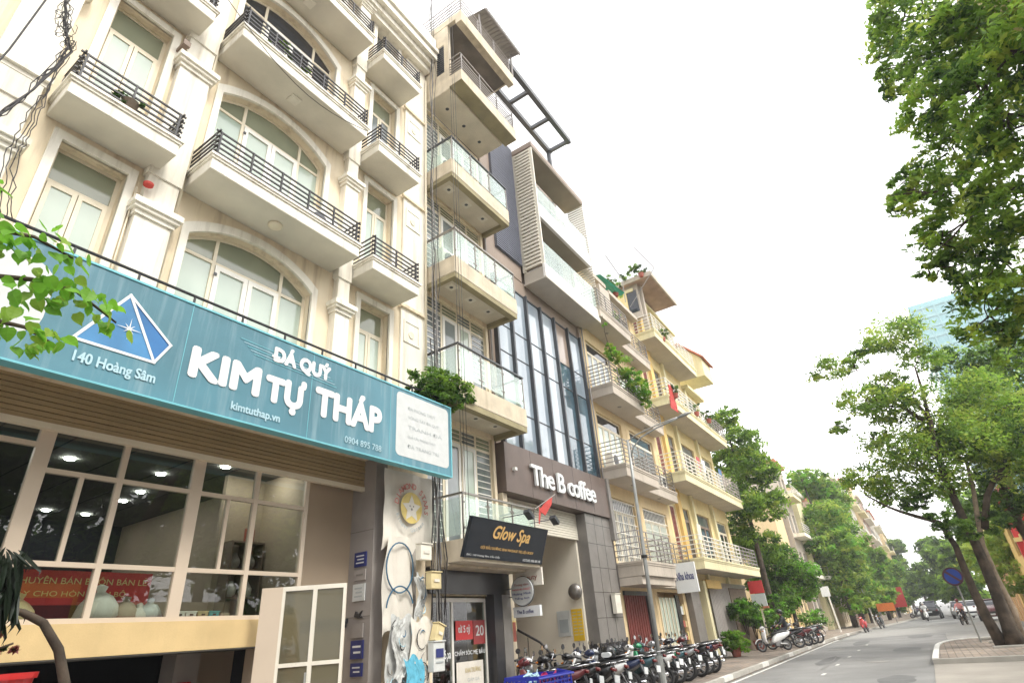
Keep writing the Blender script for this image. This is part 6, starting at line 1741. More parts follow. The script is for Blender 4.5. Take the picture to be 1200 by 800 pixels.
    mb = MB(); mb.loft([(-0.97, 0, 0.70, 0.03, 0.02), (-0.95, 0, 0.70, 0.09, 0.035), (-0.90, 0, 0.71, 0.1, 0.04)], 10, 3); mb.build('tail_light', M['tail_red'], t, smooth=True)
    mb = MB(); mb.box(-1.0, -0.985, -0.09, 0.09, 0.46, 0.60); mb.build('licence_plate', M['vinyl_white'], t)
    mb = MB(); mb.prism([(-0.9, 0.66), (-0.86, 0.66), (-0.97, 0.42), (-1.0, 0.42)], 'y', -0.06, 0.06); mb.build('rear_mudguard', M['plastic_black'], t)
    mb = MB(); mb.tube([(-0.9, -0.1, 0.82), (-0.98, 0, 0.84), (-0.9, 0.1, 0.82)], 0.014, 6); mb.tube([(-0.9, 0.1, 0.82), (-0.7, 0.15, 0.78)], 0.012, 6); mb.tube([(-0.9, -0.1, 0.82), (-0.7, -0.15, 0.78)], 0.012, 6); mb.build('grab_rail', M['chrome'], t, smooth=True)
    mb = MB(); mb.tube([(-0.15, 0.1, 0.2), (-0.2, 0.26, 0.01)], 0.012, 5); mb.build('side_stand', M['steel_dark'], t)
    return t

def make_underbone():
    t = thing('motorbike', (0, 0, 0), 'motorbike', 'motorbike')
    wheel(t, 0.64, 0.29, 0.04); wheel(t, -0.60, 0.29, 0.045)
    mb = MB(); mb.loft([(-0.95, 0, 0.78, 0.03, 0.03), (-0.8, 0, 0.73, 0.09, 0.08), (-0.5, 0, 0.66, 0.11, 0.1), (-0.2, 0, 0.58, 0.1, 0.1), (0.05, 0, 0.50, 0.07, 0.08), (0.25, 0, 0.58, 0.06, 0.08), (0.38, 0, 0.75, 0.05, 0.08)], 12, 2.4); mb.build('body', P_BLACK, t, smooth=True)
    for s in (-1, 1):
        mb = MB(); mb.prism([(0.42, 0.85), (0.30, 0.86), (0.16, 0.50), (0.12, 0.32), (0.24, 0.30), (0.36, 0.45)], 'y', 0.10 * s, 0.19 * s)
        mb.build('leg_shield', P_BLACK, t, bevel=0.03)
    mb = MB(); mb.loft([(-0.86, 0, 0.84, 0.07, 0.02), (-0.7, 0, 0.83, 0.12, 0.04), (-0.4, 0, 0.79, 0.13, 0.045), (-0.15, 0, 0.74, 0.09, 0.04), (0.0, 0, 0.69, 0.05, 0.02)], 14, 3); mb.build('seat', M['seat'], t, smooth=True)
    mb = MB(); mb.lathe([(0, -0.1), (0.09, -0.1), (0.11, -0.02), (0.11, 0.08), (0, 0.1)], (0.0, 0, 0.33), 'y', 14); mb.box(-0.2, 0.25, -0.09, 0.09, 0.26, 0.36); mb.build('engine', M['engine'], t, bevel=0.01)
    mb = MB(); mb.tube([(0.22, -0.08, 0.28), (0.1, -0.14, 0.2), (-0.3, -0.16, 0.24), (-0.95, -0.16, 0.36)], [0.018, 0.02, 0.045, 0.042], 10); mb.build('exhaust', M['chrome'], t, smooth=True)
    mb = MB()
    for s in (-1, 1): mb.tube([(0.64, 0.08 * s, 0.29), (0.46, 0.08 * s, 0.72)], 0.02, 6); mb.tube([(-0.60, 0.1 * s, 0.29), (-0.42, 0.11 * s, 0.62)], 0.025, 8)
    mb.tube([(0.46, 0, 0.68), (0.36, 0, 0.98)], 0.03, 8); mb.build('fork', M['chrome'], t)
    mb = MB(); vs = []
    for i in range(9):
        a = R(15 + 130 * i / 8)
        for u in (-0.06, 0.0, 0.06): vs.append((0.64 + (0.33 + (0.02 if u == 0 else 0)) * math.cos(a), u, 0.29 + (0.33 + (0.02 if u == 0 else 0)) * math.sin(a)))
    mb.add(vs, [(i * 3 + k, i * 3 + k + 1, i * 3 + k + 4, i * 3 + k + 3) for i in range(8) for k in range(2)]); fm_ = mb.build('front_mudguard', P_BLACK, t, smooth=True)
    s_ = fm_.modifiers.new('thick', 'SOLIDIFY'); s_.thickness = 0.012
    mb = MB(); mb.tube([(0.22, -0.33, 1.0), (0.30, -0.2, 1.02), (0.36, 0, 0.98), (0.30, 0.2, 1.02), (0.22, 0.33, 1.0)], 0.014, 6); mb.build('handlebar', M['plastic_black'], t, smooth=True)
    mb = MB(); mb.loft([(0.26, 0, 0.99, 0.08, 0.05), (0.36, 0, 1.0, 0.12, 0.085), (0.46, 0, 0.96, 0.1, 0.08), (0.50, 0, 0.94, 0.06, 0.05)], 12); mb.build('headlight_cowl', P_BLACK, t, smooth=True)
    mb = MB(); mb.loft([(0.48, 0, 0.95, 0.08, 0.055), (0.515, 0, 0.94, 0.06, 0.04), (0.525, 0, 0.94, 0.01, 0.01)], 12); mb.build('headlight', M['lens'], t, smooth=True)
    for s in (-1, 1):
        mb = MB(); mb.tube([(0.27, 0.22 * s, 1.02), (0.24, 0.27 * s, 1.15)], 0.007, 5); mb.lathe([(0, -.01), (0.05, -0.01), (0.05, 0.008), (0, 0.008)], (0.23, 0.28 * s, 1.18), 'x', 14); mb.build('mirror', M['chrome'], t)
        mb = MB(); mb.loft([(0.44, 0.13 * s, 0.93, 0.03, 0.02), (0.48, 0.13 * s, 0.92, 0.02, 0.015)], 8); mb.build('indicator', M['amber'], t)
    mb = MB(); mb.loft([(-1.0, 0, 0.76, 0.03, 0.02), (-0.98, 0, 0.76, 0.07, 0.035), (-0.93, 0, 0.77, 0.08, 0.04)], 10, 3); mb.build('tail_light', M['tail_red'], t, smooth=True)
    mb = MB(); mb.box(-1.03, -1.015, -0.09, 0.09, 0.50, 0.64); mb.build('licence_plate', M['vinyl_white'], t)
    mb = MB(); mb.prism([(-0.92, 0.7), (-0.88, 0.7), (-1.0, 0.44), (-1.03, 0.44)], 'y', -0.06, 0.06); mb.build('rear_mudguard', M['plastic_black'], t)
    mb = MB(); mb.tube([(-0.6, -0.12, 0.83), (-0.95, -0.1, 0.87), (-1.0, 0, 0.88), (-0.95, 0.1, 0.87), (-0.6, 0.12, 0.83)], 0.014, 6); mb.build('grab_rail', M['chrome'], t, smooth=True)
    mb = MB(); mb.tube([(0.0, 0.1, 0.25), (-0.05, 0.28, 0.01)], 0.012, 5); mb.build('side_stand', M['steel_dark'], t)
    return t

proto_s = make_scooter(); proto_u = make_underbone()
index_kids()
PAINTED = ('body', 'front_shield', 'front_mudguard', 'headlight_cowl', 'leg_shield')
def repaint(root, mat, only=PAINTED):
    for ch in [o for o in col.objects if o.parent is root]:
        if ch.name.split('.')[0] in only:
            ch.material_slots[0].link = 'OBJECT'; ch.material_slots[0].material = mat
used = {}
def bike(kind, x, y, ang, mat, label, z=0.13, lean=0.12, group='motorbikes parked along the left pavement'):
    proto = proto_s if kind == 's' else proto_u
    o = proto if kind not in used else copy_tree(proto)
    used[kind] = 1
    o.location = (x, y, z); o.rotation_euler = (lean, 0, R(ang)); o['label'] = label; o['group'] = group
    if kind == 's': o['category'] = 'scooter'
    repaint(o, mat)
    return o
row = [('u', 11.2, 6.95, 100, P_MAROON, 'maroon motorbike half hidden behind the blue basket'),
       ('u', 12.0, 7.05, 95, P_BLACK, 'black motorbike at the right edge of the blue basket'),
       ('s', 12.75, 6.95, 84, P_BLACK, 'black scooter in front of the coffee passage'),
       ('s', 13.4, 7.0, 96, P_WHITE, 'white scooter beneath the grey notice board'),
       ('u', 14.0, 6.9, 88, P_NAVY, 'navy motorbike in front of the yellow notice board'),
       ('s', 14.6, 7.1, 92, P_SILVER, 'silver scooter at the foot of the grey tiled column'),
       ('s', 15.2, 6.95, 85, P_TEAL, 'dark teal scooter left of the street lamp pole'),
       ('u', 15.75, 7.0, 94, P_BLACK, 'black motorbike directly behind the street lamp pole'),
       ('s', 16.3, 6.9, 90, P_WHITE, 'white scooter just right of the street lamp pole'),
       ('u', 16.9, 6.95, 82, P_GREEN, 'motorbike with green bodywork near the dark red gate'),
       ('s', 17.5, 7.0, 93, P_TEAL, 'dark teal scooter in front of the dark red gate'),
       ('u', 18.1, 6.9, 88, P_SILVER, 'silver motorbike right of the dark red gate'),
       ('s', 18.75, 7.05, 95, P_BLACK, 'black scooter in front of the gold panelled doors'),
       ('u', 19.4, 6.9, 86, P_BLACK, 'black motorbike third from the far end of the near row'),
       ('u', 20.0, 6.95, 92, P_NAVY, 'navy motorbike second from the far end of the near row'),
       ('u', 20.65, 6.9, 83, P_MAROON, 'maroon motorbike at the far end of the near row')]
row += [('s', 12.4, 7.75, 120, P_BLACK, 'black scooter parked crosswise inside the mouth of the coffee passage'),
        ('u', 13.6, 7.85, 70, P_BLACK, 'black motorbike in the rear row below the yellow notice'),
        ('u', 15.0, 7.7, 105, P_NAVY, 'navy motorbike in the rear row against the grey tiled column'),
        ('s', 17.2, 7.75, 75, P_BLACK, 'black scooter in the rear row just right of the tiled column'),
        ('u', 19.0, 7.7, 110, P_BLACK, 'black motorbike in the rear row before the dark red gate'),
        ('s', 20.9, 7.65, 80, P_WHITE, 'white scooter in the rear row before the gold panelled doors'),
        ('u', 22.6, 7.5, 98, P_BLACK, 'black motorbike alone before the small shop window'),
        ('s', 11.7, 7.5, 60, P_SILVER, 'silver scooter just behind the right end of the blue basket')]
for k, x, y, a, mt, lab in row: bike(k, x, y, a + ((x * 37) % 13 - 6), mt, lab, lean=0.08 + (x * 7 % 5) * 0.02)
second = [('s', 31.5, 6.55, 128, P_WHITE, 'white scooter with a black seat, nearest of the second parked group'),
          ('u', 33.2, 6.35, 110, P_BLACK, 'black motorbike behind the white scooter of the second group'),
          ('s', 34.6, 6.2, 100, P_MAROON, 'dark red scooter in the middle of the second group'),
          ('u', 35.8, 6.1, 105, P_SILVER, 'silver motorbike near the far end of the second group'),
          ('u', 36.9, 6.0, 98, P_BLACK, 'black motorbike at the far end of the second group')]
for k, x, y, a, mt, lab in second: bike(k, x, y, a, mt, lab)
bike('s', 53.5, 4.95 + bend(53.5), 176, P_RED, 'red scooter standing alone at the kerb with its back to the junction', z=0.0)
bike('u', 60.5, 4.9 + bend(60.5), 172, P_BLACK, 'black motorbike at the kerb beyond the red scooter', z=0.0)
far_l = [(88, 5.2), (90, 5.3), (92.5, 5.1), (95, 5.4), (98, 5.2)]
for i, (x, y) in enumerate(far_l):
    bike('su'[i % 2], x, y + bend(x), 100 + 5 * i, [P_WHITE, P_BLACK, P_NAVY, P_SILVER, P_BLACK][i], ['first of the far parked bikes, white, below the red banner', 'black motorbike second in the far parked row', 'navy scooter third in the far parked row', 'silver motorbike fourth in the far parked row', 'last black scooter of the far parked row'][i])

# ------------------------------------------------------------------ people
def person_mat(name, shirt, trousers, skin=(0.42, 0.25, 0.17)):
    mt, nt, b = new_mat(name); N, L = nt.nodes, nt.links
    at = N.new('ShaderNodeVertexColor'); at.layer_name = 'cloth'
    L.new(at.outputs['Color'], b.inputs['Base Color']); b.inputs['Roughness'].default_value = 0.8
    return mt
def person(x, y, z, ang, label, shirt, trousers, helmet, standing=False):
    """one continuous skinned body; seated on a saddle 0.8 m up, or standing"""
    t = thing('person', (0, 0, 0), label, 'person')
    if not standing:
        J = {'pel': (-0.2, 0, 0.88), 'sp1': (-0.2, 0, 1.05), 'sp2': (-0.15, 0, 1.28), 'nk': (-0.1, 0, 1.43), 'hd': (-0.07, 0, 1.53), 'ht': (-0.07, 0, 1.66),
             'sl': (-0.12, 0.18, 1.36), 'el': (0.02, 0.26, 1.14), 'wl': (0.22, 0.29, 1.03), 'sr': (-0.12, -0.18, 1.36), 'er': (0.02, -0.26, 1.14), 'wr': (0.22, -0.29, 1.03),
             'hl': (-0.17, 0.1, 0.86), 'kl': (0.22, 0.17, 0.80), 'al': (0.15, 0.16, 0.40), 'tl': (0.32, 0.17, 0.34), 'hr': (-0.17, -0.1, 0.86), 'kr': (0.22, -0.17, 0.80), 'ar': (0.15, -0.16, 0.40), 'tr': (0.32, -0.17, 0.34)}
    else:
        J = {'pel': (0, 0, 0.93), 'sp1': (0, 0, 1.1), 'sp2': (0, 0, 1.3), 'nk': (0.01, 0, 1.45), 'hd': (0.03, 0, 1.55), 'ht': (0.03, 0, 1.68),
             'sl': (0, 0.18, 1.39), 'el': (0.03, 0.25, 1.12), 'wl': (0.14, 0.24, 0.9), 'sr': (0, -0.18, 1.39), 'er': (0.03, -0.25, 1.12), 'wr': (0.14, -0.24, 0.9),
             'hl': (0, 0.09, 0.9), 'kl': (0.04, 0.1, 0.5), 'al': (0, 0.1, 0.08), 'tl': (0.16, 0.12, 0.04), 'hr': (0, -0.09, 0.9), 'kr': (0.0, -0.1, 0.5), 'ar': (-0.04, -0.1, 0.08), 'tr': (0.12, -0.12, 0.04)}
    Rr = {'pel': .14, 'sp1': .13, 'sp2': .15, 'nk': .06, 'hd': .085, 'ht': .07, 'sl': .065, 'el': .045, 'wl': .033, 'sr': .065, 'er': .045, 'wr': .033, 'hl': .095, 'kl': .065, 'al': .045, 'tl': .035, 'hr': .095, 'kr': .065, 'ar': .045, 'tr': .035}
    E_ = [('pel', 'sp1'), ('sp1', 'sp2'), ('sp2', 'nk'), ('nk', 'hd'), ('hd', 'ht'), ('sp2', 'sl'), ('sl', 'el'), ('el', 'wl'), ('sp2', 'sr'), ('sr', 'er'), ('er', 'wr'), ('pel', 'hl'), ('hl', 'kl'), ('kl', 'al'), ('al', 'tl'), ('pel', 'hr'), ('hr', 'kr'), ('kr', 'ar'), ('ar', 'tr')]
    for s, sg_ in (('l', 1), ('r', -1)):            # palm, four fingers and a thumb on each hand
        w = Vector(J['w' + s]); d = (w - Vector(J['e' + s])).normalized()
        J['p' + s] = tuple(w + d * 0.07); Rr['p' + s] = .032; E_.append(('w' + s, 'p' + s))
        side = Vector((0, 1, 0)).cross(d).normalized() if abs(d.y) < .9 else Vector((1, 0, 0))
        yv = d.cross(side).normalized()
        for fi in range(4):
            b0 = w + d * 0.10 + yv * (fi - 1.5) * 0.018; J['f%s%d' % (s, fi)] = tuple(b0); Rr['f%s%d' % (s, fi)] = .009
            ln = (0.05, 0.06, 0.055, 0.042)[fi]
            J['g%s%d' % (s, fi)] = tuple(b0 + d * ln * 0.6 - Vector((0, 0, ln * 0.7))); Rr['g%s%d' % (s, fi)] = .008
            E_ += [('p' + s, 'f%s%d' % (s, fi)), ('f%s%d' % (s, fi), 'g%s%d' % (s, fi))]
        J['t' + s + 'h'] = tuple(w + d * 0.05 - yv * 0.045 * sg_); Rr['t' + s + 'h'] = .01; E_.append(('p' + s, 't' + s + 'h'))
    ks = list(J); me = bpy.data.meshes.new('body'); me.from_pydata([J[k] for k in ks], [(ks.index(a), ks.index(b)) for a, b in E_], [])
    o = bpy.data.objects.new('body', me); col.objects.link(o)
    sk = o.modifiers.new('skin', 'SKIN'); sb_ = o.modifiers.new('sub', 'SUBSURF'); sb_.levels = 1; sb_.render_levels = 1
    if not me.skin_vertices: 
        bpy.context.view_layer.objects.active = o
    lay = me.skin_vertices[0].data if me.skin_vertices else None
    if lay:
        for i, k in enumerate(ks): lay[i].radius = (Rr[k], Rr[k])
        lay[0].use_root = True
    dg = bpy.context.evaluated_depsgraph_get()
    m2 = bpy.data.meshes.new_from_object(o.evaluated_get(dg)); m2.name = 'body'
    bpy.data.objects.remove(o)
    ca = m2.color_attributes.new('cloth', 'FLOAT_COLOR', 'POINT')
    for i, v in enumerate(m2.vertices):
        p = v.co
        c = shirt
        if p.z < (0.98 if not standing else 0.96) and not (abs(p.y) > 0.21 and p.z > 0.85): c = trousers
        if p.z > 1.46: c = (0.42, 0.25, 0.17)
        for k in ('wl', 'wr'):
            if (p - Vector(J[k])).length < 0.07 or (p - Vector(J['p' + k[1]])).length < 0.14: c = (0.42, 0.25, 0.17)
        if p.z < (0.42 if not standing else 0.1): c = (0.05, 0.05, 0.05)
        ca.data[i].color = (*c, 1)
    m2.polygons.foreach_set('use_smooth', [True] * len(m2.polygons))
    m2.materials.clear(); m2.materials.append(person_mat('person_cloth', shirt, trousers))
    b = bpy.data.objects.new('body', m2); col.objects.link(b); b.parent = t
    h = Vector(J['hd'])
    mb = MB(); mb.loft([(h.x - 0.14, 0, h.z + 0.06, 0.02, 0.02), (h.x - 0.12, 0, h.z + 0.06, 0.09, 0.1), (h.x - 0.03, 0, h.z + 0.09, 0.125, 0.13), (h.x + 0.06, 0, h.z + 0.11, 0.115, 0.1), (h.x + 0.12, 0, h.z + 0.13, 0.05, 0.04)], 14)
    hl = mb.build('helmet' if helmet else 'hair', helmet or M['cable'], None, smooth=True); hl.parent = t
    mb = MB(); mb.loft([(h.x + 0.08, 0, h.z + 0.01, 0.016, 0.02), (h.x + 0.115, 0, h.z, 0.01, 0.012)], 8)
    for s in (-1, 1): mb.loft([(h.x + 0.085, 0.035 * s, h.z + 0.045, 0.012, 0.008), (h.x + 0.095, 0.035 * s, h.z + 0.045, 0.006, 0.004)], 8)
    fc = mb.build('face', M['terracotta'], None); fc.parent = t
    t.location = (x, y, z); t.rotation_euler = (0, 0, R(ang))
    return t
mv = bike('s', 75.7, 1.9 + bend(75.7) * 0.5, 178, P_WHITE, 'white scooter being ridden towards the camera in the middle of the road', z=0.0, lean=0, group='scooters being ridden on the road')
person(75.6, 1.9 + bend(75.7) * 0.5, 0.0, 178, 'rider in a white shirt on the scooter in the middle of the road', (0.7, 0.7, 0.7), (0.04, 0.05, 0.09), P_WHITE)
mv2 = bike('u', 56.5, -1.75, 165, P_BLACK, 'black motorbike being ridden behind the no parking sign post', z=0.0, lean=0, group='scooters being ridden on the road')
person(56.4, -1.75, 0.0, 165, 'rider in a pink shirt on the motorbike behind the sign post', (0.6, 0.25, 0.25), (0.03, 0.03, 0.05), P_MAROON)
person(33.1, 6.35, 0.13, 110, 'person in a dark jacket and helmet sitting on a bike of the second parked group', (0.04, 0.045, 0.05), (0.03, 0.03, 0.04), P_BLACK)

# ------------------------------------------------------------------ cars
def car(x, y, ang, mat, label, suv=False, front=True, L_=4.4, W_=1.78, H_=1.5):
    t = thing('car', (0, 0, 0), label, 'car', 'cars at the far end of the street')
    if suv: H_ = 1.75; L_ = 4.7; W_ = 1.88
    hl = L_ / 2
    secs = []
    prof = [(-hl, .62, .22, .80), (-hl + .08, .66, .32, .92), (-hl + .5, .70, .42, 1.0), (0, .70, .44, 1.0), (hl - .9, .68, .42, 1.0), (hl - .25, .62, .34, .94), (hl, .56, .22, .82)]
    mb = MB()
    mb.loft([(px, 0, z + (0.08 if suv else 0), W_ / 2 * w, h + (0.05 if suv else 0)) for px, z, h, w in prof], 18, 4.0)
    body = mb.build('body', mat, t, smooth=True)
    zb = 1.02 if not suv else 1.12
    mb = MB(); k = -hl + (0.15 if suv else 0.55)
    mb.loft([(k, 0, zb + .02, W_ / 2 * .82, .04), (k + .45, 0, (zb + H_) / 2, W_ / 2 * .78, (H_ - zb) / 2 + .02), (0.1, 0, (zb + H_) / 2 + .02, W_ / 2 * .78, (H_ - zb) / 2 + .03), (0.45, 0, (zb + H_) / 2, W_ / 2 * .78, (H_ - zb) / 2), (1.15, 0, zb + .02, W_ / 2 * .84, .04)], 18, 4.5)
    mb.build('cabin_glass', M['pane_dark'], t, smooth=True)
    mb = MB(); mb.loft([(k + .4, 0, H_ + .0, W_ / 2 * .68, .02), (0, 0, H_ + .035, W_ / 2 * .72, .03), (0.5, 0, H_ + .0, W_ / 2 * .68, .02)], 14, 4.5); mb.build('roof', mat, t, smooth=True)
    for sx in (-1, 1):
        for sy in (-1, 1):
            mb = MB(); r = .33; mb.lathe([(0, -.1), (r * .8, -.11), (r, -.08), (r, .08), (r * .8, .11), (0, .1)], (sx * hl * .62, sy * (W_ / 2 - .1), r), 'y', 20); w = mb.build('wheel', M['tyre'], t)
            mb = MB(); mb.lathe([(0, 0), (r * .62, 0), (r * .6, .015), (0, .02)], (sx * hl * .62, sy * (W_ / 2 - .1) + sy * .1 - (.0 if sy > 0 else .02), r), 'y', 14); mb.build('rim', M['galv'], w)
    for sy in (-1, 1):
        mb = MB(); mb.loft([(hl - .12, sy * W_ * .36, .74, .17, .07), (hl - .02, sy * W_ * .35, .73, .14, .05)], 10, 3); mb.build('headlight', M['lens'], t)
        mb = MB(); mb.loft([(-hl + .1, sy * W_ * .38, .86, .12, .1), (-hl - .01, sy * W_ * .37, .85, .09, .08)], 10, 3); mb.build('tail_light', M['tail_red'], t)
        mb = MB(); mb.loft([(.72, sy * (W_ / 2 + .08), zb + .06, .06, .05), (.85, sy * (W_ / 2 + .08), zb + .05, .08, .07), (.9, sy * (W_ / 2 + .08), zb + .05, .03, .03)], 8); mb.build('wing_mirror', mat, t)
    mb = MB(); mb.box(hl - .02, hl + .012, -.45, .45, .52, .66); mb.build('grille', M['plastic_black'], t)
    mb = MB(); mb.box(hl + .013, hl + .03, -.24, .24, .40, .51); mb.build('licence_plate', M['vinyl_white'], t)
    mb = MB(); mb.box(-hl - .03, -hl - .005, -.24, .24, .66, .78); mb.build('licence_plate', M['vinyl_white'], t)
    t.location = (x, y, 0.0); t.rotation_euler = (0, 0, R(ang))
    return t
car(84, 0.05, -4, P_BLACK, 'black SUV seen from behind, parked farthest left of the cars', suv=True)
car(78, -2.55, 178, P_SILVER, 'silver car between the black SUV and the white car', L_=4.2)
car(71.5, -3.0, 177, P_WHITE, 'white car facing the camera right of the black SUV')
car(64, -4.0, 176, P_MAROON, 'dark low car mostly hidden behind the big tree trunk')
car(92, -2.9, 175, P_SILVER, 'grey car behind the white car, far along the road')

# ------------------------------------------------------------------ blue basket on a cart, bottom of the picture
bk = thing('blue_basket', (10.3, 6.3, 0.13), 'large blue plastic basket on a low trolley in front of the bikes', 'basket')
x0, x1, y0, y1, z0, z1 = 9.80, 11.0, 6.12, 6.85, 0.42, 0.90
for (a, b, c, d) in ((x0, x1, y0, y0 + .02), (x0, x1, y1 - .02, y1), (x0, x0 + .02, y0, y1), (x1 - .02, x1, y0, y1)):
    lx, ly = b - a, d - c
    for k in range(8):
        z = z0 + (z1 - z0) * k / 7
        pbox('slat', M['blue_plastic'], bk, a, b, c, d, z - 0.014, z + (0.014 if k < 7 else 0.05))
    n = int(max(lx, ly) / 0.12)
    for k in range(n + 1):
        if lx > ly: xx = a + lx * k / n; pbox('upright', M['blue_plastic'], bk, xx - .014, xx + .014, c - .003, d + .003, z0, z1)
        else: yy = c + ly * k / n; pbox('upright', M['blue_plastic'], bk, a - .003, b + .003, yy - .014, yy + .014, z0, z1)
pbox('base', M['blue_plastic'], bk, x0, x1, y0, y1, 0.41, 0.44)
for (x, y) in ((9.95, 6.2), (10.85, 6.2), (9.95, 6.75), (10.85, 6.75)):
    mb = MB(); mb.lathe([(0, -.02), (.1, -.02), (.1, .02), (0, .02)], (x, y, 0.23), 'y', 12); mb.build('castor', M['tyre'], bk); pbox('leg', M['rail_steel'], bk, x - .02, x + .02, y - .03, y + .03, 0.3, 0.41)
mb = MB(); mb.tube([(9.75, 6.09, 0.91), (11.05, 6.09, 0.91), (11.15, 6.5, 0.97)], 0.02, 6); mb.build('handle', M['blue_plastic'], bk)
rag(9.9, 10.4, 0.66, 1.0, 6.45, M['pale_blue_print'], 'pale blue plastic sheet spilling over the back of the blue basket', 11, 0.05)
rag(10.0, 10.6, 0.55, 0.95, 6.2, pm('magenta_cloth', (0.45, 0.02, 0.12), 0.7, 0.2, 5, 0.05), 'dark red cloth lying inside the blue basket', 12, 0.05)
# big black helmet on the scooter saddle
hm_ = thing('helmet', (13.0, 6.6, 1.0), 'glossy black helmet lying on a scooter under the notice boards', 'helmet')
mb = MB(); mb.lathe([(0.02, 0.25), (0.1, 0.235), (0.15, 0.18), (0.165, 0.09), (0.15, 0.0), (0.13, -0.02)], (14.0, 6.7, 1.0), 'z', 18); mb.build('shell', P_BLACK, hm_, smooth=True)
mb = MB(); mb.loft([(13.82, 6.7, 1.06, 0.12, 0.05), (13.86, 6.7, 1.07, 0.14, 0.055)], 12, 3); mb.build('visor', M['lens'], hm_)
# crown clumps: (x, y, z, radius)
BL = {}
BL['R1'] = [(26.5, 0.37, 10.89, 0.74), (27.0, -0.63, 11.24, 0.52), (27.0, -2.29, 11.82, 1.02), (28.0, -1.40, 11.77, 0.54), (27.5, -3.17, 10.78, 0.86), (26.0, -0.33, 9.04, 0.83), (27.0, 0.75, 8.46, 0.51), (28.0, -1.50, 10.08, 0.74), (26.0, -2.08, 8.90, 0.74), (27.0, -1.08, 6.93, 1.15), (28.0, -0.28, 7.88, 0.73), (28.0, -2.71, 7.83, 1.17), (29.0, -4.26, 9.17, 1.21), (26.5, 0.64, 6.17, 0.75), (27.5, -0.19, 5.66, 0.89), (27.0, -1.81, 5.77, 0.98), (27.0, -3.51, 6.71, 1.09), (28.0, -4.98, 7.95, 0.99)]
BL['R2'] = [(31.0, -4.32, 5.93, 1.21), (31.0, -4.21, 4.57, 0.97), (32.0, -3.10, 4.87, 0.81), (32.0, -6.55, 10.66, 1.15), (33.0, -6.04, 11.62, 1.13), (33.0, -4.69, 11.61, 1.00)]
BL['R3dark'] = [(26.0, -1.23, 4.17, 0.43), (26.0, -1.73, 3.80, 0.48), (26.5, -0.82, 4.91, 0.51), (27.0, -2.86, 4.02, 0.49)]
BL['T'] = [(11.5, -3.57, 12.90, 0.71), (11.0, -3.57, 11.17, 0.67), (12.0, -3.22, 12.92, 0.47), (12.0, -2.98, 11.94, 0.38), (11.0, -3.04, 10.09, 0.56), (11.0, -4.13, 11.19, 0.69), (10.5, -3.57, 9.42, 0.66), (10.0, -4.07, 9.59, 0.57), (10.5, -3.69, 8.49, 0.63), (12.0, -3.13, 9.51, 0.58), (12.0, -2.41, 8.91, 0.45), (12.5, -2.38, 9.53, 0.36), (12.0, -2.03, 8.90, 0.24), (12.0, -3.02, 8.45, 0.62), (11.5, -3.41, 7.87, 0.67), (12.5, -2.42, 7.92, 0.51), (13.0, -2.91, 7.66, 0.61), (12.5, -3.23, 7.02, 0.70), (13.5, -2.79, 6.54, 0.58), (14.0, -3.06, 6.06, 0.51), (13.0, -2.15, 7.58, 0.25)]
BL['A'] = [(38.0, 7.37, 13.46, 0.91), (38.0, 7.00, 11.61, 1.33), (39.0, 8.26, 10.94, 1.14), (38.0, 6.65, 9.85, 1.40), (37.0, 7.48, 7.74, 1.35), (39.0, 6.37, 7.81, 1.18), (38.0, 8.69, 6.01, 1.27), (40.0, 7.47, 5.48, 1.18), (38.0, 8.31, 13.11, 0.58)]
BL['A2'] = [(42.0, 7.60, 4.59, 1.44), (43.0, 6.38, 3.97, 1.22), (42.0, 7.58, 2.80, 1.19), (44.0, 6.31, 2.96, 0.89), (41.0, 8.45, 3.62, 0.87)]
BL['F1'] = [(66.0, 6.43, 13.96, 1.42), (68.0, 5.43, 12.75, 1.61), (70.0, 5.05, 10.73, 1.80), (66.0, 7.26, 9.79, 1.73), (72.0, 5.45, 7.51, 1.99), (68.0, 7.28, 6.64, 1.73), (76.0, 5.34, 5.12, 1.86), (72.0, 7.11, 3.51, 1.60), (80.0, 5.38, 2.59, 1.15)]
BL['F2'] = [(120.0, 2.55, 3.87, 1.97), (130.0, 0.39, 5.22, 2.42), (150.0, 3.35, 9.41, 1.79), (120.0, -2.37, 5.94, 2.50), (100.0, -4.12, 7.12, 2.08), (110.0, -2.88, 9.10, 1.55), (90.0, -3.77, 3.21, 1.83), (80.0, -4.76, 5.83, 1.82), (100.0, -1.71, 3.12, 1.60), (150.0, 1.94, 12.63, 1.45), (90.0, -4.48, 1.75, 1.40)]
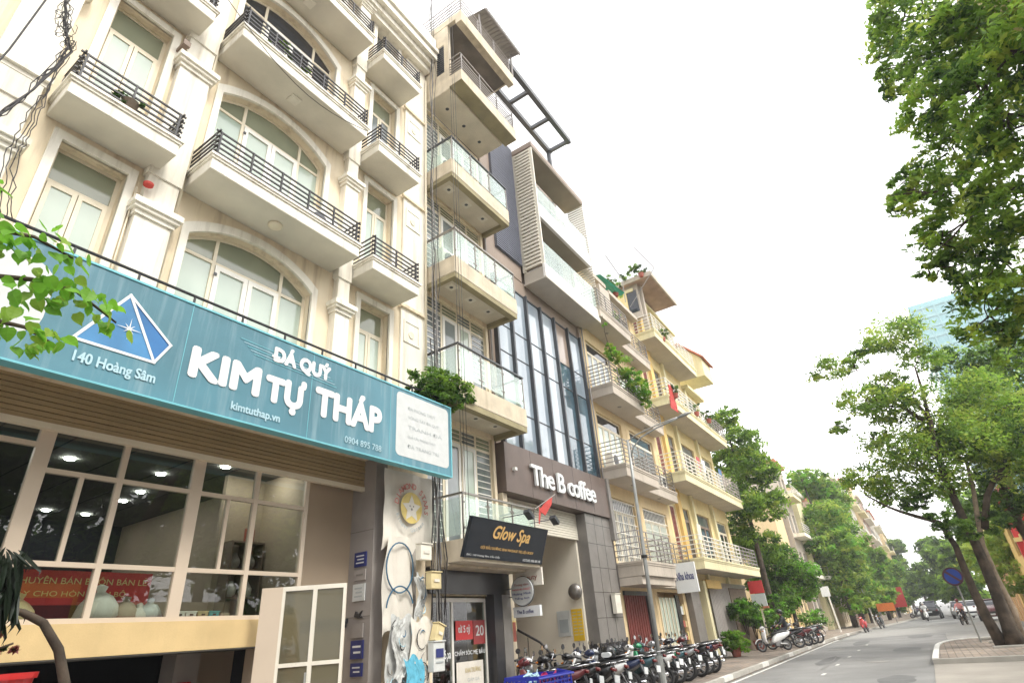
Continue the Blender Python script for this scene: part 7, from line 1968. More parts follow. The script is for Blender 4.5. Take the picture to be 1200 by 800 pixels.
# ================================================================== trees
def leaf_cloud(name, blobs, n_leaf, size, mats, parent, seed, flat=0.75, clump=0.35, droop=0.25, weights=None, stuff=False, grow=1.0):
    """many small leaves in clumps spread through the crown's volume"""
    r = np.random.default_rng(seed)
    bl = np.array(blobs, float); rad = bl[:, 3] * grow
    vol = rad ** 2.2; p = vol / vol.sum()
    nc = max(8, n_leaf // 34)
    bi = r.choice(len(bl), nc, p=p)
    d = r.normal(size=(nc, 3)); d /= np.linalg.norm(d, axis=1)[:, None]
    rr_ = rad[bi] * (0.45 + 0.65 * r.random(nc) ** 0.6)
    cc = bl[bi, :3] + d * rr_[:, None] * np.array([1.15, 1.0, flat])
    csz = rad[bi] * clump * (0.5 + r.random(nc))
    ci = r.integers(0, nc, n_leaf)
    e = r.normal(size=(n_leaf, 3)); e /= np.maximum(np.linalg.norm(e, axis=1), 1e-6)[:, None]
    pos = cc[ci] + e * (csz[ci] * r.random(n_leaf) ** 0.5)[:, None] * np.array([1, 1, 0.5])
    # leaf frames: mostly facing up, tilted outwards
    nrm = r.normal(size=(n_leaf, 3)) * 0.75 + np.array([0, 0, 1.0]) + e * 0.35
    nrm /= np.linalg.norm(nrm, axis=1)[:, None]
    t = r.normal(size=(n_leaf, 3)); t[:, 2] -= droop
    t -= nrm * (t * nrm).sum(1)[:, None]; t /= np.linalg.norm(t, axis=1)[:, None]
    b = np.cross(nrm, t)
    s = size * (0.65 + 0.7 * r.random(n_leaf))
    L_ = t * s[:, None]; W_ = b * (s * 0.42)[:, None]
    v = np.empty((n_leaf, 4, 3))
    v[:, 0] = pos - L_; v[:, 1] = pos + W_ - nrm * (s * 0.12)[:, None]; v[:, 2] = pos + L_ - nrm * (s * 0.3)[:, None]; v[:, 3] = pos - W_ - nrm * (s * 0.12)[:, None]
    lo, hi = v.reshape(-1, 3).min(0), v.reshape(-1, 3).max(0); c = (lo + hi) / 2
    me = bpy.data.meshes.new(name)
    me.vertices.add(n_leaf * 4); me.vertices.foreach_set('co', (v.reshape(-1, 3) - c).ravel())
    me.loops.add(n_leaf * 4); me.loops.foreach_set('vertex_index', np.arange(n_leaf * 4, dtype=np.int32))
    me.polygons.add(n_leaf); me.polygons.foreach_set('loop_start', np.arange(0, n_leaf * 4, 4, dtype=np.int32))
    try: me.polygons.foreach_set('loop_total', np.full(n_leaf, 4, dtype=np.int32))
    except Exception: pass
    for q in mats: me.materials.append(q)
    w = np.array(weights or [1] * len(mats), float); w /= w.sum()
    cm = r.choice(len(mats), nc, p=w)
    mi = cm[ci]; sw_ = r.random(n_leaf) < 0.15; mi[sw_] = r.choice(len(mats), sw_.sum(), p=w)
    me.polygons.foreach_set('material_index', mi.astype(np.int32))
    me.update(); me.validate()
    o = place(name, me, parent, c)
    if stuff: o['kind'] = 'stuff'
    return o, cc

def limb_path(a, b, r, n=7, wob=0.06, sag=0.0):
    a, b = Vector(a), Vector(b); L_ = (b - a).length; pts = []
    for i in range(n + 1):
        t = i / n; p = a.lerp(b, t)
        k = math.sin(math.pi * t)
        p += Vector((r.uniform(-wob, wob), r.uniform(-wob, wob), r.uniform(-wob, wob))) * L_ * k * 0.6
        p.z += sag * L_ * k
        pts.append(p)
    return pts

def tree(loc, label, trunk_pts, radii, blobs, n_leaf, size, mats, seed, weights=None, limbs=None, bark=None, group=None, name='street_tree', n_twig=40, grow=1.0, flat=0.75, clump=0.35):
    t = thing(name, loc, label, 'tree', group)
    r = random.Random(seed)
    mb = MB(); mb.tube(trunk_pts, radii, 12); tk = mb.build('trunk', bark or M['bark'], t, smooth=True)
    top = Vector(trunk_pts[-1]); rt = radii[-1]
    cr, cc = leaf_cloud('crown', blobs, n_leaf, size, mats, t, seed, weights=weights, grow=grow, flat=flat, clump=clump)
    for lp, lr in (limbs or []):
        mb = MB(); mb.tube(lp, lr, 9); mb.build('limb', bark or M['bark'], t, smooth=True)
    # limbs to every clump of the crown, then twigs
    tw = MB(); nodes = [(Vector(p), q) for p, q in zip(trunk_pts[len(trunk_pts) // 2:], radii[len(trunk_pts) // 2:])]
    for lp, lr in (limbs or []):
        nodes += [(Vector(p), lr[i] if isinstance(lr, list) else lr) for i, p in enumerate(lp)][1:]
    lm = MB()
    for b in sorted(blobs, key=lambda q: (Vector(q[:3]) - top).length):
        tgt = Vector(b[:3]); src, rs = min(nodes, key=lambda q: (q[0] - tgt).length + (0.8 if q[0].z > tgt.z else 0))
        r0 = max(0.02, min(rs * 0.6, 0.09 * b[3] + 0.03))
        pts = limb_path(src, tgt, r, 6, 0.09, 0.06)
        lm.tube(pts, [r0 * (1 - 0.7 * i / (len(pts) - 1)) for i in range(len(pts))], 7)
        nodes.append((pts[3], r0 * 0.6)); nodes.append((tgt, r0 * 0.35))
        for k in range(5):
            dd = Vector((r.gauss(0, 1), r.gauss(0, 1), r.gauss(0.2, 0.7))).normalized() * b[3] * r.uniform(0.6, 1.0)
            pts2 = limb_path(pts[r.randint(3, 6)], tgt + dd, r, 4, 0.1)
            tw.tube(pts2, [0.018 * (1 - .8 * i / 4) + 0.004 for i in range(5)], 4)
    lm.build('branches', bark or M['bark'], t, smooth=True)['kind'] = 'stuff'
    tw.build('twigs', bark or M['bark'], t)['kind'] = 'stuff'
    return t

LD, LM_, LL, LY = M['leaf_dark'], M['leaf_mid'], M['leaf_light'], M['leaf_yellow']
# big leaning street tree on the right pavement, open flat-topped crown
tree((27, -1.94, 0.14), 'large open-crowned street tree with a thick dark trunk behind the no parking sign', [(27, -1.98, 0.1), (27, -2.0, 0.7), (27, -2.04, 1.6), (27, -2.07, 2.5), (27, -2.07, 3.3), (27, -2.02, 4.46), (27, -2.0, 5.56), (27, -2.13, 7.0), (27, -2.33, 8.0), (27, -2.1, 8.84)],
     [0.33, 0.22, 0.18, 0.17, 0.15, 0.13, 0.12, 0.10, 0.08, 0.05], BL['R1'] + [(27.5, -5.2, 6.8, 1.2), (27.2, -4.6, 5.6, 1.0), (27.5, -1.2, 8.9, 1.0)], 36000, 0.085, [LM_, LL, LY, LD], 31, [3, 5, 4, 1],
     limbs=[([(27.1, -1.62, 0.1), (26.9, -1.5, 1.0), (26.8, -1.44, 1.91), (26.8, -1.44, 2.7), (26.8, -1.46, 3.34), (26.8, -1.27, 4.2), (26.7, -0.66, 4.5), (26.6, -0.2, 4.75), (26.5, 0.16, 4.99), (26.4, 0.73, 5.52)], [0.2, 0.16, 0.13, 0.115, 0.10, 0.085, 0.07, 0.055, 0.04, 0.025]),
            ([(27, -2.1, 8.0), (27.0, -1.7, 8.6), (27, -1.2, 9.2), (26.8, -0.6, 9.9)], [0.09, 0.07, 0.05, 0.03]),
            ([(27, -2.3, 8.0), (27.2, -2.5, 9.2), (27.2, -2.6, 10.3)], [0.08, 0.06, 0.03]),
            ([(27.1, -2.5, 3.8), (27.2, -3.0, 4.9), (27.3, -3.4, 5.4), (27.4, -4.0, 5.9), (27.6, -4.7, 6.6)], [0.13, 0.10, 0.09, 0.07, 0.04])],
     flat=0.62, clump=0.5)
tree((27.3, -2.2, 0.14), 'slimmer pale-barked tree growing against the big dark trunk', [(27.25, -2.15, 0.1), (27.2, -2.3, 1.2), (27.2, -2.25, 2.2), (27.1, -2.25, 3.3), (27.1, -2.5, 4.4), (27.2, -2.7, 5.2), (27.4, -2.9, 6.3)], [0.17, 0.13, 0.10, 0.09, 0.08, 0.07, 0.05],
     [(27.6, -3.3, 6.9, 0.9), (27.8, -2.6, 7.3, 0.8), (27.5, -3.8, 6.3, 0.8)], 5000, 0.09, [LM_, LL, LD], 33, bark=M['bark_pale'])
tree((31, -4.3, 0.14), 'darker street tree at the right edge in front of the red posts', [(31, -4.4, 0.1), (31, -4.3, 2.2), (31, -4.0, 4.2), (31, -4.1, 6.5), (31.5, -4.6, 9.5)], [0.24, 0.2, 0.16, 0.13, 0.08], BL['R2'] + [(31, -5.6, 7.3, 1.6), (31.5, -5.0, 9.2, 1.5)], 20000, 0.10, [LD, LM_, LL], 35, [5, 3, 2])
leaf_cloud('low_foliage', BL['R3dark'], 2600, 0.09, [LD, LM_], [o for o in col.objects if o.name == 'street_tree'][0], 36)
# near dark crown, top right
tree((9.5, -6.2, 0.02), 'dense dark-leaved tree overhanging the top right of the street', [(9.5, -6.2, 0.0), (9.6, -6.1, 2.5), (9.9, -5.8, 5.0), (10.4, -5.2, 7.2), (10.8, -4.6, 9.5), (11, -4.2, 11.5)], [0.34, 0.28, 0.24, 0.18, 0.13, 0.06], BL['T'] + [(9.5, -5.6, 9.5, 1.3), (10.5, -5.6, 12.0, 1.3), (9.0, -6.6, 11.0, 1.4), (11.5, -5.5, 7.5, 1.0)], 60000, 0.070, [LD, LM_, LL, LY], 41, [2, 5, 5, 3], flat=0.9, clump=0.36)
# left side trees
tree((38, 7.6, 0.13), 'tall slender green tree rising past the end of the yellow houses', [(38, 7.6, 0.1), (38, 7.5, 3), (38.1, 7.5, 6), (38, 7.5, 9), (38, 7.4, 12.5)], [0.2, 0.17, 0.13, 0.1, 0.04], BL['A'], 26000, 0.12, [LM_, LL, LD, LY], 51, [4, 4, 2, 1])
tree((42.5, 7.2, 0.13), 'low bushy dark tree with glossy leaves behind the second parked group', [(42.5, 7.2, 0.1), (42.5, 7.2, 1.5), (42.6, 7.1, 3)], [0.14, 0.12, 0.08], BL['A2'], 15000, 0.11, [LD, LM_, M['leaf_fresh']], 52, [3, 4, 3])
for i, (x, y, h, sd_, lab) in enumerate(((64, 6.0, 10.5, 61, 'yellow-green street tree in front of the narrow balcony house'), (69, 5.7, 14.0, 62, 'tallest green tree of the left row, beyond the yellow-green one'), (77, 6.6, 8.0, 63, 'bright green tree with creepers, third in the left row'), (87, 6.6, 7.5, 64, 'green tree fourth in the left row, above the far parked bikes'), (102, 6.4, 7, 65, 'far green tree where the left row meets the far crowns'))):
    yb = y + (bend(x) * 0.6 if i > 2 else 0.0)
    bl = [(x + random.Random(sd_ + k).uniform(-2.0, 2.0), yb + random.Random(sd_ * 2 + k).uniform(-1.2, 1.0), h * (0.22 + 0.085 * k), (1.5 + 0.3 * (k % 3)) * (1.0 if i < 2 else 0.72)) for k in range(10)]
    tree((x, yb, 0.13), lab, [(x, yb, 0.1), (x, yb, h * .4), (x, yb, h * .8)], [0.2, 0.16, 0.06], bl, 14000, 0.2, [LM_, LL, LD, LY, M['leaf_fresh']], sd_, [4, 4, 1, (4 if i == 0 else 1), (2 if i != 2 else 6)], group='trees along the left pavement')
# crowns closing the end of the street
farb = BL['F2']
for i, (ids, lab) in enumerate((([0, 1, 3], 'blue-green crown closing the end of the street'), ([4, 5, 7], 'tall pale crown above the parked cars'), ([6, 8, 10], 'low green crown behind the parked cars'), ([2, 9], 'small far crown left of the street end'))):
    bl = [farb[k] for k in ids]; x = sum(b[0] for b in bl) / len(bl); y = sum(b[1] for b in bl) / len(bl)
    bl2 = [(b[0], b[1], b[2], b[3] * 1.15) for b in bl]
    tree((x, y, 0), lab, [(x, y, 0), (x, y, bl[0][2])], [0.3, 0.15], bl2, 7000, 0.34, [LM_, LL, LD], 70 + i, [5, 3, 3], group='trees at the far end of the street')
for i, (x, y, h) in enumerate(((46, -5.6, 5.2), (52, -6.0, 6.5), (58, -6.2, 8.5), (70, -6.8, 10), (84, -8.0, 11), (100, -8.2, 10))):
    bl = [(x + random.Random(i * 7 + k).uniform(-1.5, 1.5), y + random.Random(i * 9 + k).uniform(-1.2, 1.4), h * (0.5 + 0.12 * k), 1.4 + 0.2 * (k % 3)) for k in range(5)]
    tree((x, y, 0), ['small yellow-leaved tree in front of the yellow shop', 'yellow-green tree between the yellow shop and the orange wall', 'green tree beyond the orange wall', 'green tree above the white car', 'green tree above the grey far car', 'last green tree on the right side'][i], [(x, y, 0), (x, y, h * .6), (x, y, h * .9)], [0.2, 0.15, 0.06], bl, 6500, 0.19, [LY, LY, LL] if i < 2 else [LM_, LL, LD], 80 + i, [4, 3, 2], group='trees along the right pavement')

# ------------------------------------------------------------------ near leafy branch at the left edge, one object per leaf
br_t = thing('leafy_tree', (-1.8, 5.9, 0.13), 'young tree whose fresh green branches reach in from the left edge over the teal sign', 'tree')
mb = MB(); mb.tube([(-1.8, 5.9, 0.1), (-1.7, 5.8, 1.8), (-1.5, 5.5, 3.4), (-1.4, 5.3, 4.6)], [0.09, 0.08, 0.06, 0.03], 10); mb.build('trunk', M['bark'], br_t, smooth=True)
tws = [[(-1.5, 5.5, 3.3), (-0.6, 4.2, 3.2), (0.25, 3.1, 3.15), (0.62, 3.0, 3.24), (0.80, 3.0, 3.26), (1.0, 3.0, 3.17)],
       [(-1.45, 5.4, 3.6), (-0.5, 4.0, 3.5), (0.35, 3.05, 3.42), (0.57, 3.0, 3.46), (0.74, 3.0, 3.43)],
       [(-1.5, 5.5, 3.1), (-0.5, 4.0, 2.95), (0.45, 3.0, 2.98), (0.66, 3.0, 3.0), (0.78, 3.0, 2.96)],
       [(-1.45, 5.4, 3.9), (-0.5, 4.0, 3.8), (0.30, 3.1, 3.66), (0.40, 3.0, 3.62)]]
for tp in tws:
    mb = MB(); mb.tube(tp, [0.02 * (1 - 0.75 * i / (len(tp) - 1)) for i in range(len(tp))], 6); mb.build('branch', M['bark'], br_t, smooth=True)
def leaf_mesh(name, ln, wd, mats, heart=True):
    vs = [(0, 0, 0)]; n = 6
    prof = [(0.05, 0.55), (0.2, 0.95), (0.42, 0.9), (0.65, 0.6), (0.85, 0.22)] if heart else [(0.1, 0.5), (0.3, 1), (0.5, 1), (0.7, .8), (0.9, .35)]
    vs = [(0, 0, 0)] + [(t * ln, 0, -0.05 * ln * math.sin(t * 3)) for t, w in prof] + [(ln, 0, -0.12 * ln)]
    lf = [(t * ln - (0.07 * ln if i == 0 and heart else 0), w * wd / 2, 0.03 * ln) for i, (t, w) in enumerate(prof)]; rt = [(a, -b, c) for a, b, c in lf]
    o1 = len(vs); vs += lf; o2 = len(vs); vs += rt; fs = []
    k = len(prof)
    fs.append((0, 1, o1)); fs.append((0, o2, 1))
    for i in range(k - 1): fs.append((1 + i, 2 + i, o1 + i + 1, o1 + i)); fs.append((1 + i, o2 + i, o2 + i + 1, 2 + i))
    fs.append((k, k + 1, o1 + k - 1)); fs.append((k, o2 + k - 1, k + 1))
    me = bpy.data.meshes.new(name); me.from_pydata(vs, [], fs); me.materials.append(mats); me.update(); return me
lms = [leaf_mesh('leaf', 0.095, 0.085, M['leaf_fresh']), leaf_mesh('leaf', 0.075, 0.065, M['leaf_fresh']), leaf_mesh('leaf', 0.085, 0.07, LL)]
def put_leaf(me, parent, p, d, r):
    o = bpy.data.objects.new('leaf', me); col.objects.link(o); o.parent = parent; o.location = Vector(p) - ORG[parent]
    q = Vector(d).normalized().to_track_quat('X', 'Z'); e = q.to_euler(); o.rotation_euler = (e.x + r.uniform(-.9, .9), e.y, e.z); s = r.uniform(0.6, 0.95); o.scale = (s, s, s)
    return o
r = random.Random(77)
cnt = 0
for ti, tp in enumerate(tws):
    pts = [Vector(p) for p in tp[1:]]
    nleaf = (110, 75, 70, 28)[ti]
    for k in range(nleaf):
        t = r.random() ** 0.75 * (len(pts) - 1); i = min(int(t), len(pts) - 2); p = pts[i].lerp(pts[i + 1], t - i)
        taper = 1.0 - 0.6 * (t / (len(pts) - 1))
        p = p + Vector((r.uniform(-.05, .05), r.uniform(-.14, .14), r.uniform(-.11, .09) * taper - 0.01))
        put_leaf(lms[r.randint(0, 2)], br_t, p, (r.uniform(-.4, 1), r.uniform(-.7, .5), r.uniform(-1.3, -0.1)), r)
# bushy plant at the right end of the teal sign
bu = thing('balcony_plant', (8.9, 7.6, 6.0), 'bushy fern-like plant on the balcony at the right end of the teal sign', 'plant')
leaf_cloud('foliage', [(8.3, 7.45, 6.55, 0.36), (8.75, 7.4, 6.65, 0.42), (9.15, 7.4, 6.55, 0.40), (8.9, 7.35, 6.3, 0.36), (9.45, 7.35, 6.5, 0.26), (8.6, 7.4, 6.3, 0.3)], 5200, 0.055, [LM_, LL, LD], bu, 91, weights=[5, 3, 3], droop=0.9)
mb = MB(); mb.lathe([(0.14, 0), (0.2, 0.3), (0.22, 0.32), (0.18, 0.32)], (8.85, 7.55, 5.56), 'z', 14); mb.build('pot', M['terracotta'], bu)
mb = MB()
for i in range(7): mb.tube([(8.85, 7.55, 5.85), (8.85 + r.uniform(-.5, .5), 7.45, 6.5 + r.uniform(-.1, .3))], 0.012, 5)
mb.build('stems', M['bark'], bu)
# vine hanging on the balcony of house 4
vn = thing('climbing_vine', (19.5, 7.2, 10.0), 'bright green vine hanging from the top balcony down to the railing below', 'plant')
leaf_cloud('foliage', [(18.6, 7.2, 12.3, 0.10), (18.55, 7.2, 11.8, 0.13), (18.6, 7.2, 11.3, 0.16), (18.9, 7.15, 10.95, 0.28), (19.5, 7.1, 10.75, 0.42), (20.1, 7.1, 10.5, 0.45), (20.7, 7.1, 10.3, 0.45), (21.2, 7.1, 10.1, 0.36), (21.5, 7.1, 9.8, 0.25), (19.0, 7.2, 11.2, 0.25)], 5200, 0.06, [LL, M['leaf_fresh'], LY, LM_], vn, 92, weights=[3, 4, 2, 2], droop=1.2)
mb = MB(); mb.tube([(18.6, 7.22, 12.7), (18.55, 7.2, 11.8), (18.8, 7.18, 11.0), (19.8, 7.15, 10.6), (21.3, 7.15, 10.2)], 0.015, 5); mb.tube([(20, 7.15, 10.55), (20.3, 7.3, 9.9)], 0.012, 5); mb.build('stem', M['bark'], vn)
# roof plants
for i, (x, y, z, n, lab) in enumerate(((21.0, 7.6, 13.9, 900, 'dark leafy plant at the end of the top glass rail'), (23.5, 8.2, 16.9, 1300, 'straggly plant left of the roof slab on the cream houses'), (24.8, 7.1, 18.3, 1600, 'thin bushy plants growing along the high roof slab edge'), (26.6, 7.2, 15.2, 700, 'small potted tree on the top yellow balcony'), (26.0, 7.05, 11.8, 500, 'small plant on the upper yellow balcony'), (31.5, 7.0, 11.9, 900, 'brownish plants on the upper far yellow balcony'), (29.5, 7.1, 11.8, 700, 'leafy pots on the middle yellow balcony'))):
    p = thing('roof_plant', (x, y, z - 0.5), lab, 'plant', 'pot plants on roofs and balconies')
    rg = [0.25, 0.35, 0.3, 0.3, 0.2, 0.3, 0.25][i]
    leaf_cloud('foliage', [(x, y, z, rg), (x + .4, y + .1, z - .05, rg * .9), (x - .4, y + .3, z + .02, rg * .8)] + ([(x, y + 0.9, z, rg), (x, y + 1.7, z + .05, rg)] if i == 2 else []), n, 0.06, [LD, LM_, LL], p, 200 + i)
    mb = MB(); mb.lathe([(0.10, 0), (0.15, 0.22), (0.13, 0.22)], (x, y, z - 0.5), 'z', 12); mb.build('pot', M['terracotta'], p)
    mb = MB(); mb.tube([(x, y, z - .3), (x, y, z)], 0.012, 5); mb.tube([(x, y, z - .3), (x + .4, y + .1, z)], 0.01, 5); mb.tube([(x, y, z - .3), (x - .4, y + .3, z)], 0.01, 5); mb.build('stems', M['bark'], p)
# street-level plants along the yellow houses
for i, (x, y, z, rg, n, lab, pot) in enumerate(((28.6, 7.6, 0.75, 0.55, 2600, 'bright green potted shrub at the foot of the yellow house', False), (31.4, 7.6, 2.0, 0.7, 3000, 'spreading leafy plant left of the red roadside sign', True), (33.5, 7.7, 1.6, 0.6, 2400, 'leafy plant below the red roadside sign', False), (36.0, 7.5, 1.4, 0.8, 2600, 'dark shrub behind the second group of bikes', False), (48, 7.0, 1.2, 0.9, 2200, 'dark shrub on the pavement beyond the leaning white panel', False), (38.5, 7.4, 2.2, 0.9, 2600, 'tall dark plant between the sign and the bushy tree', False))):
    p = thing('pavement_plant', (x, y, 0.13), lab, 'plant', 'plants along the left pavement')
    leaf_cloud('foliage', [(x, y, z, rg), (x + rg * .7, y - .1, z - rg * .3, rg * .8), (x - rg * .6, y, z + rg * .1, rg * .7)], n, 0.085, [LL, M['leaf_fresh'], LM_] if i == 0 else [LM_, LD, M['leaf_fresh']], p, 300 + i)
    mb = MB(); mb.lathe([(0.16, 0), (0.26, 0.4), (0.24, 0.42)], (x + (2.2 if i == 1 else 0), y, 0.14), 'z', 14); mb.build('pot', M['terracotta'], p)
    mb = MB()
    for k in range(4): mb.tube([(x, y, 0.5), (x + 0.3 * math.cos(k * 1.6) * rg, y + .2 * math.sin(k * 1.6), z)], 0.018, 5)
    mb.build('stems', M['bark'], p)

# ------------------------------------------------------------------ pots in the lower left corner
stn = thing('plant_stand', (1.9, 6.2, 0.13), 'low grey stand under the red flower pots at the lower left corner', 'stand')
pbox('shelf', M['grey_panel'], stn, 1.3, 2.4, 6.0, 6.45, 1.16, 1.2)
for (x, y) in ((1.35, 6.05), (2.35, 6.05), (1.35, 6.4), (2.35, 6.4)): pbox('leg', M['steel_dark'], stn, x - .02, x + .02, y - .02, y + .02, 0.13, 1.16)
def redpot(x, y, z0, h, r0, label):
    p = thing('flower_pot', (x, y, z0), label, 'flower pot')
    n = 4
    mb = MB(); mb.lathe([(r0 * .7, 0), (r0, h * 0.9), (r0 * 1.12, h * 0.9), (r0 * 1.15, h), (r0 * 0.95, h), (r0 * .9, h * .9)], (x, y, z0), 'z', 20); mb.build('pot', M['pot_red'], p)
    mb = MB(); mb.lathe([(0, 0), (r0 * .92, 0), (0, 0.02)], (x, y, z0 + h * .9), 'z', 14); mb.build('soil', M['soil'], p)
    return p
redpot(1.80, 6.1, 1.2, 0.50, 0.10, 'smaller red flower pot with a bonsai, left of the pair in the corner')
redpot(2.02, 6.12, 1.2, 0.43, 0.16, 'larger red flower pot at the lower left corner')
wp = thing('flower_pot', (1.55, 6.3, 1.2), 'white pot cut off by the left edge of the picture', 'flower pot')
mb = MB(); mb.lathe([(0.12, 0), (0.17, 0.78), (0.19, 0.8), (0.15, 0.8)], (1.72, 6.3, 1.2), 'z', 18); mb.build('pot', M['vinyl_white'], wp)
bz = thing('bonsai_plant', (1.70, 6.1, 1.66), 'small dark-leaved bonsai growing from the red pot', 'plant')
leaf_cloud('foliage', [(1.82, 6.08, 1.90, 0.07), (1.97, 6.08, 1.84, 0.06), (1.90, 6.1, 1.78, 0.05), (1.72, 6.1, 1.84, 0.08)], 420, 0.032, [LD, M['shutter_red'], LD], bz, 401)
mb = MB(); mb.tube([(1.80, 6.1, 1.64), (1.84, 6.1, 1.79), (1.82, 6.08, 1.89)], 0.012, 6); mb.tube([(1.84, 6.1, 1.79), (1.97, 6.08, 1.84)], 0.009, 6); mb.build('stem', M['bark'], bz)
dp = thing('drooping_plant', (2.55, 6.1, 1.2), 'plant with long dark drooping leaves on a bent grey-brown stem at the left edge', 'plant')
mb = MB(); mb.tube([(2.5, 6.1, 0.2), (2.46, 6.1, 0.9), (2.42, 6.1, 1.5), (2.30, 6.1, 1.78), (2.14, 6.1, 1.98), (1.98, 6.1, 2.06), (1.86, 6.1, 2.09)], [0.045, 0.042, 0.04, 0.036, 0.032, 0.028, 0.02], 10); mb.build('stem', M['bark'], dp, smooth=True)
mb = MB(); mb.lathe([(0.16, 0), (0.24, 0.4), (0.22, 0.42)], (2.5, 6.1, 0.14), 'z', 16); mb.build('pot', M['terracotta'], dp)
ll = leaf_mesh('leaf', 0.42, 0.05, leaf_mat('leaf_very_dark', (0.012, 0.022, 0.012), 0.1), heart=False)
r = random.Random(9)
for i in range(120):
    a = r.uniform(0, 2 * math.pi); e = r.uniform(-1.8, 0.1)
    o = put_leaf(ll, dp, (1.74 + r.uniform(-.14, .14), 6.12 + r.uniform(-.1, .1), 2.34 + r.uniform(-.16, .22)), (math.cos(a) * 0.6, math.sin(a) * 0.6, e - 0.5), r)
for ids, (x, y), lab in (((0, 1, 3), (67, 6.4), 'pale green tree rising above the yellow-green one on the left'), ((2, 4, 5), (71, 6.0), 'lush green tree standing between the white pole and the ochre awning'), ((6, 7, 8), (77.5, 5.6), 'low bright green tree leaning over the pavement near the red scooter')):
    bl = [(b[0], b[1] + 0.5, b[2], b[3] * 0.9) for b in (BL['F1'][k] for k in ids)]
    tree((x, y, 0.13), lab, [(x, y, 0.1), (x, y, bl[-1][2] * 0.6), tuple(bl[0][:3])], [0.2, 0.15, 0.06], bl, 8000, 0.2, [LM_, LL, M['leaf_fresh'], LY], 700 + ids[0], [4, 4, 3, 1], group='trees along the left pavement')

for i, (x, z, lab) in enumerate(((4.0, 12.55, 'small potted plant at the left of the dark upper arched doors'), (4.75, 12.5, 'second small potted plant on the upper arched balcony'), (1.9, 9.05, 'dry brown bundle of twigs lying on the top left balcony'))):
    p = thing('balcony_pot_plant', (x, 7.6, z - 0.15), lab, 'plant', 'plants on the cream house balconies')
    leaf_cloud('foliage', [(x, 7.62, z + 0.35, 0.16), (x + .15, 7.62, z + 0.25, 0.12), (x - .12, 7.65, z + 0.3, 0.12)] if i < 2 else [(x - .1, 7.62, z + 0.08, 0.12), (x + .1, 7.62, z + 0.06, 0.1)], 260, 0.04, [LM_, LL, LD] if i < 2 else [M['soil'], M['leaf_dark']], p, 800 + i)
    mb = MB(); mb.lathe([(0.08, 0), (0.12, 0.2), (0.10, 0.2)], (x, 7.62, z - 0.12 if i < 2 else z - 0.1), 'z', 12); mb.build('pot', M['terracotta'] if i < 2 else M['soil'], p)
# ================================================================== far houses on the left side of the street
def far_house(x0, x1, yf, h, wallm, label, seed, floors=None, balc=True, group='houses farther along the left side'):
    r = random.Random(seed)
    xm = (x0 + x1) / 2
    b = thing('town_house', (xm, yf, 0), label, 'house', group)
    fl = floors or int(h / 3.4)
    W_ = x1 - x0
    n = 2 if W_ < 5 else 3
    holes = []
    for k in range(fl):
        z = 1.0 + k * 3.4 if k else 0.2
        for i in range(n):
            wx = x0 + W_ * (i + 0.5) / n
            holes.append((wx - W_ / n * 0.3, wx + W_ / n * 0.3, z + 0.2, z + (2.0 if k else 2.6)))
    holes = [q for q in holes if q[3] < h - 0.3]
    mb = MB(); wallgrid(mb, x0, x1, 0, h, yf, yf + 0.25, holes); mb.build('wall', wallm, b)
    mb = MB(); mb.box(x0, x0 + 0.2, yf + 0.251, yf + 10, 0, h - .01); mb.box(x1 - .2, x1, yf + 0.251, yf + 10, 0, h - .01); mb.build('side_wall', wallm, b)
    mb = MB(); mb.box(x0 - 0.1, x1 + 0.1, yf - 0.3, yf + 10, h, h + 0.35); mb.build('roof', M['cream_white'] if seed % 3 else M['roof_red'], b)
    for q in holes:
        w = pbox('window', M['frame_white'], b, q[0], q[1], yf + 0.12, yf + 0.16, q[2], q[3])
        mid = (q[0] + q[1]) / 2
        pbox('pane', r.choice([M['pane_dark'], M['pane_grey'], M['pane_mint']]), w, q[0] + .07, mid - .03, yf + 0.10, yf + 0.119, q[2] + .07, q[3] - .07)
        pbox('pane', r.choice([M['pane_dark'], M['pane_grey']]), w, mid + .03, q[1] - .07, yf + 0.10, yf + 0.119, q[2] + .07, q[3] - .07)
    if balc:
        for k in range(1, fl):
            z = 0.75 + k * 3.4
            if z + 1.2 > h: break
            s = pbox('balcony', M['pale_yellow'] if r.random() < .4 else M['cream_white'], b, x0 + 0.1, x1 - 0.1, yf - 0.95, yf - 0.002, z, z + 0.3)
            for q in range(4): pbox('rail_bar', M['rail_white'] if seed % 2 else M['rail_grey'], s, x0 + .15, x1 - .15, yf - 0.93, yf - 0.89, z + 0.5 + q * 0.2, z + 0.54 + q * 0.2)
            for q in range(5):
                xx = x0 + .2 + (W_ - .4) * q / 4; pbox('rail_post', M['rail_grey'], s, xx - .02, xx + .02, yf - .93, yf - .89, z + .3, z + 1.14)
    return b
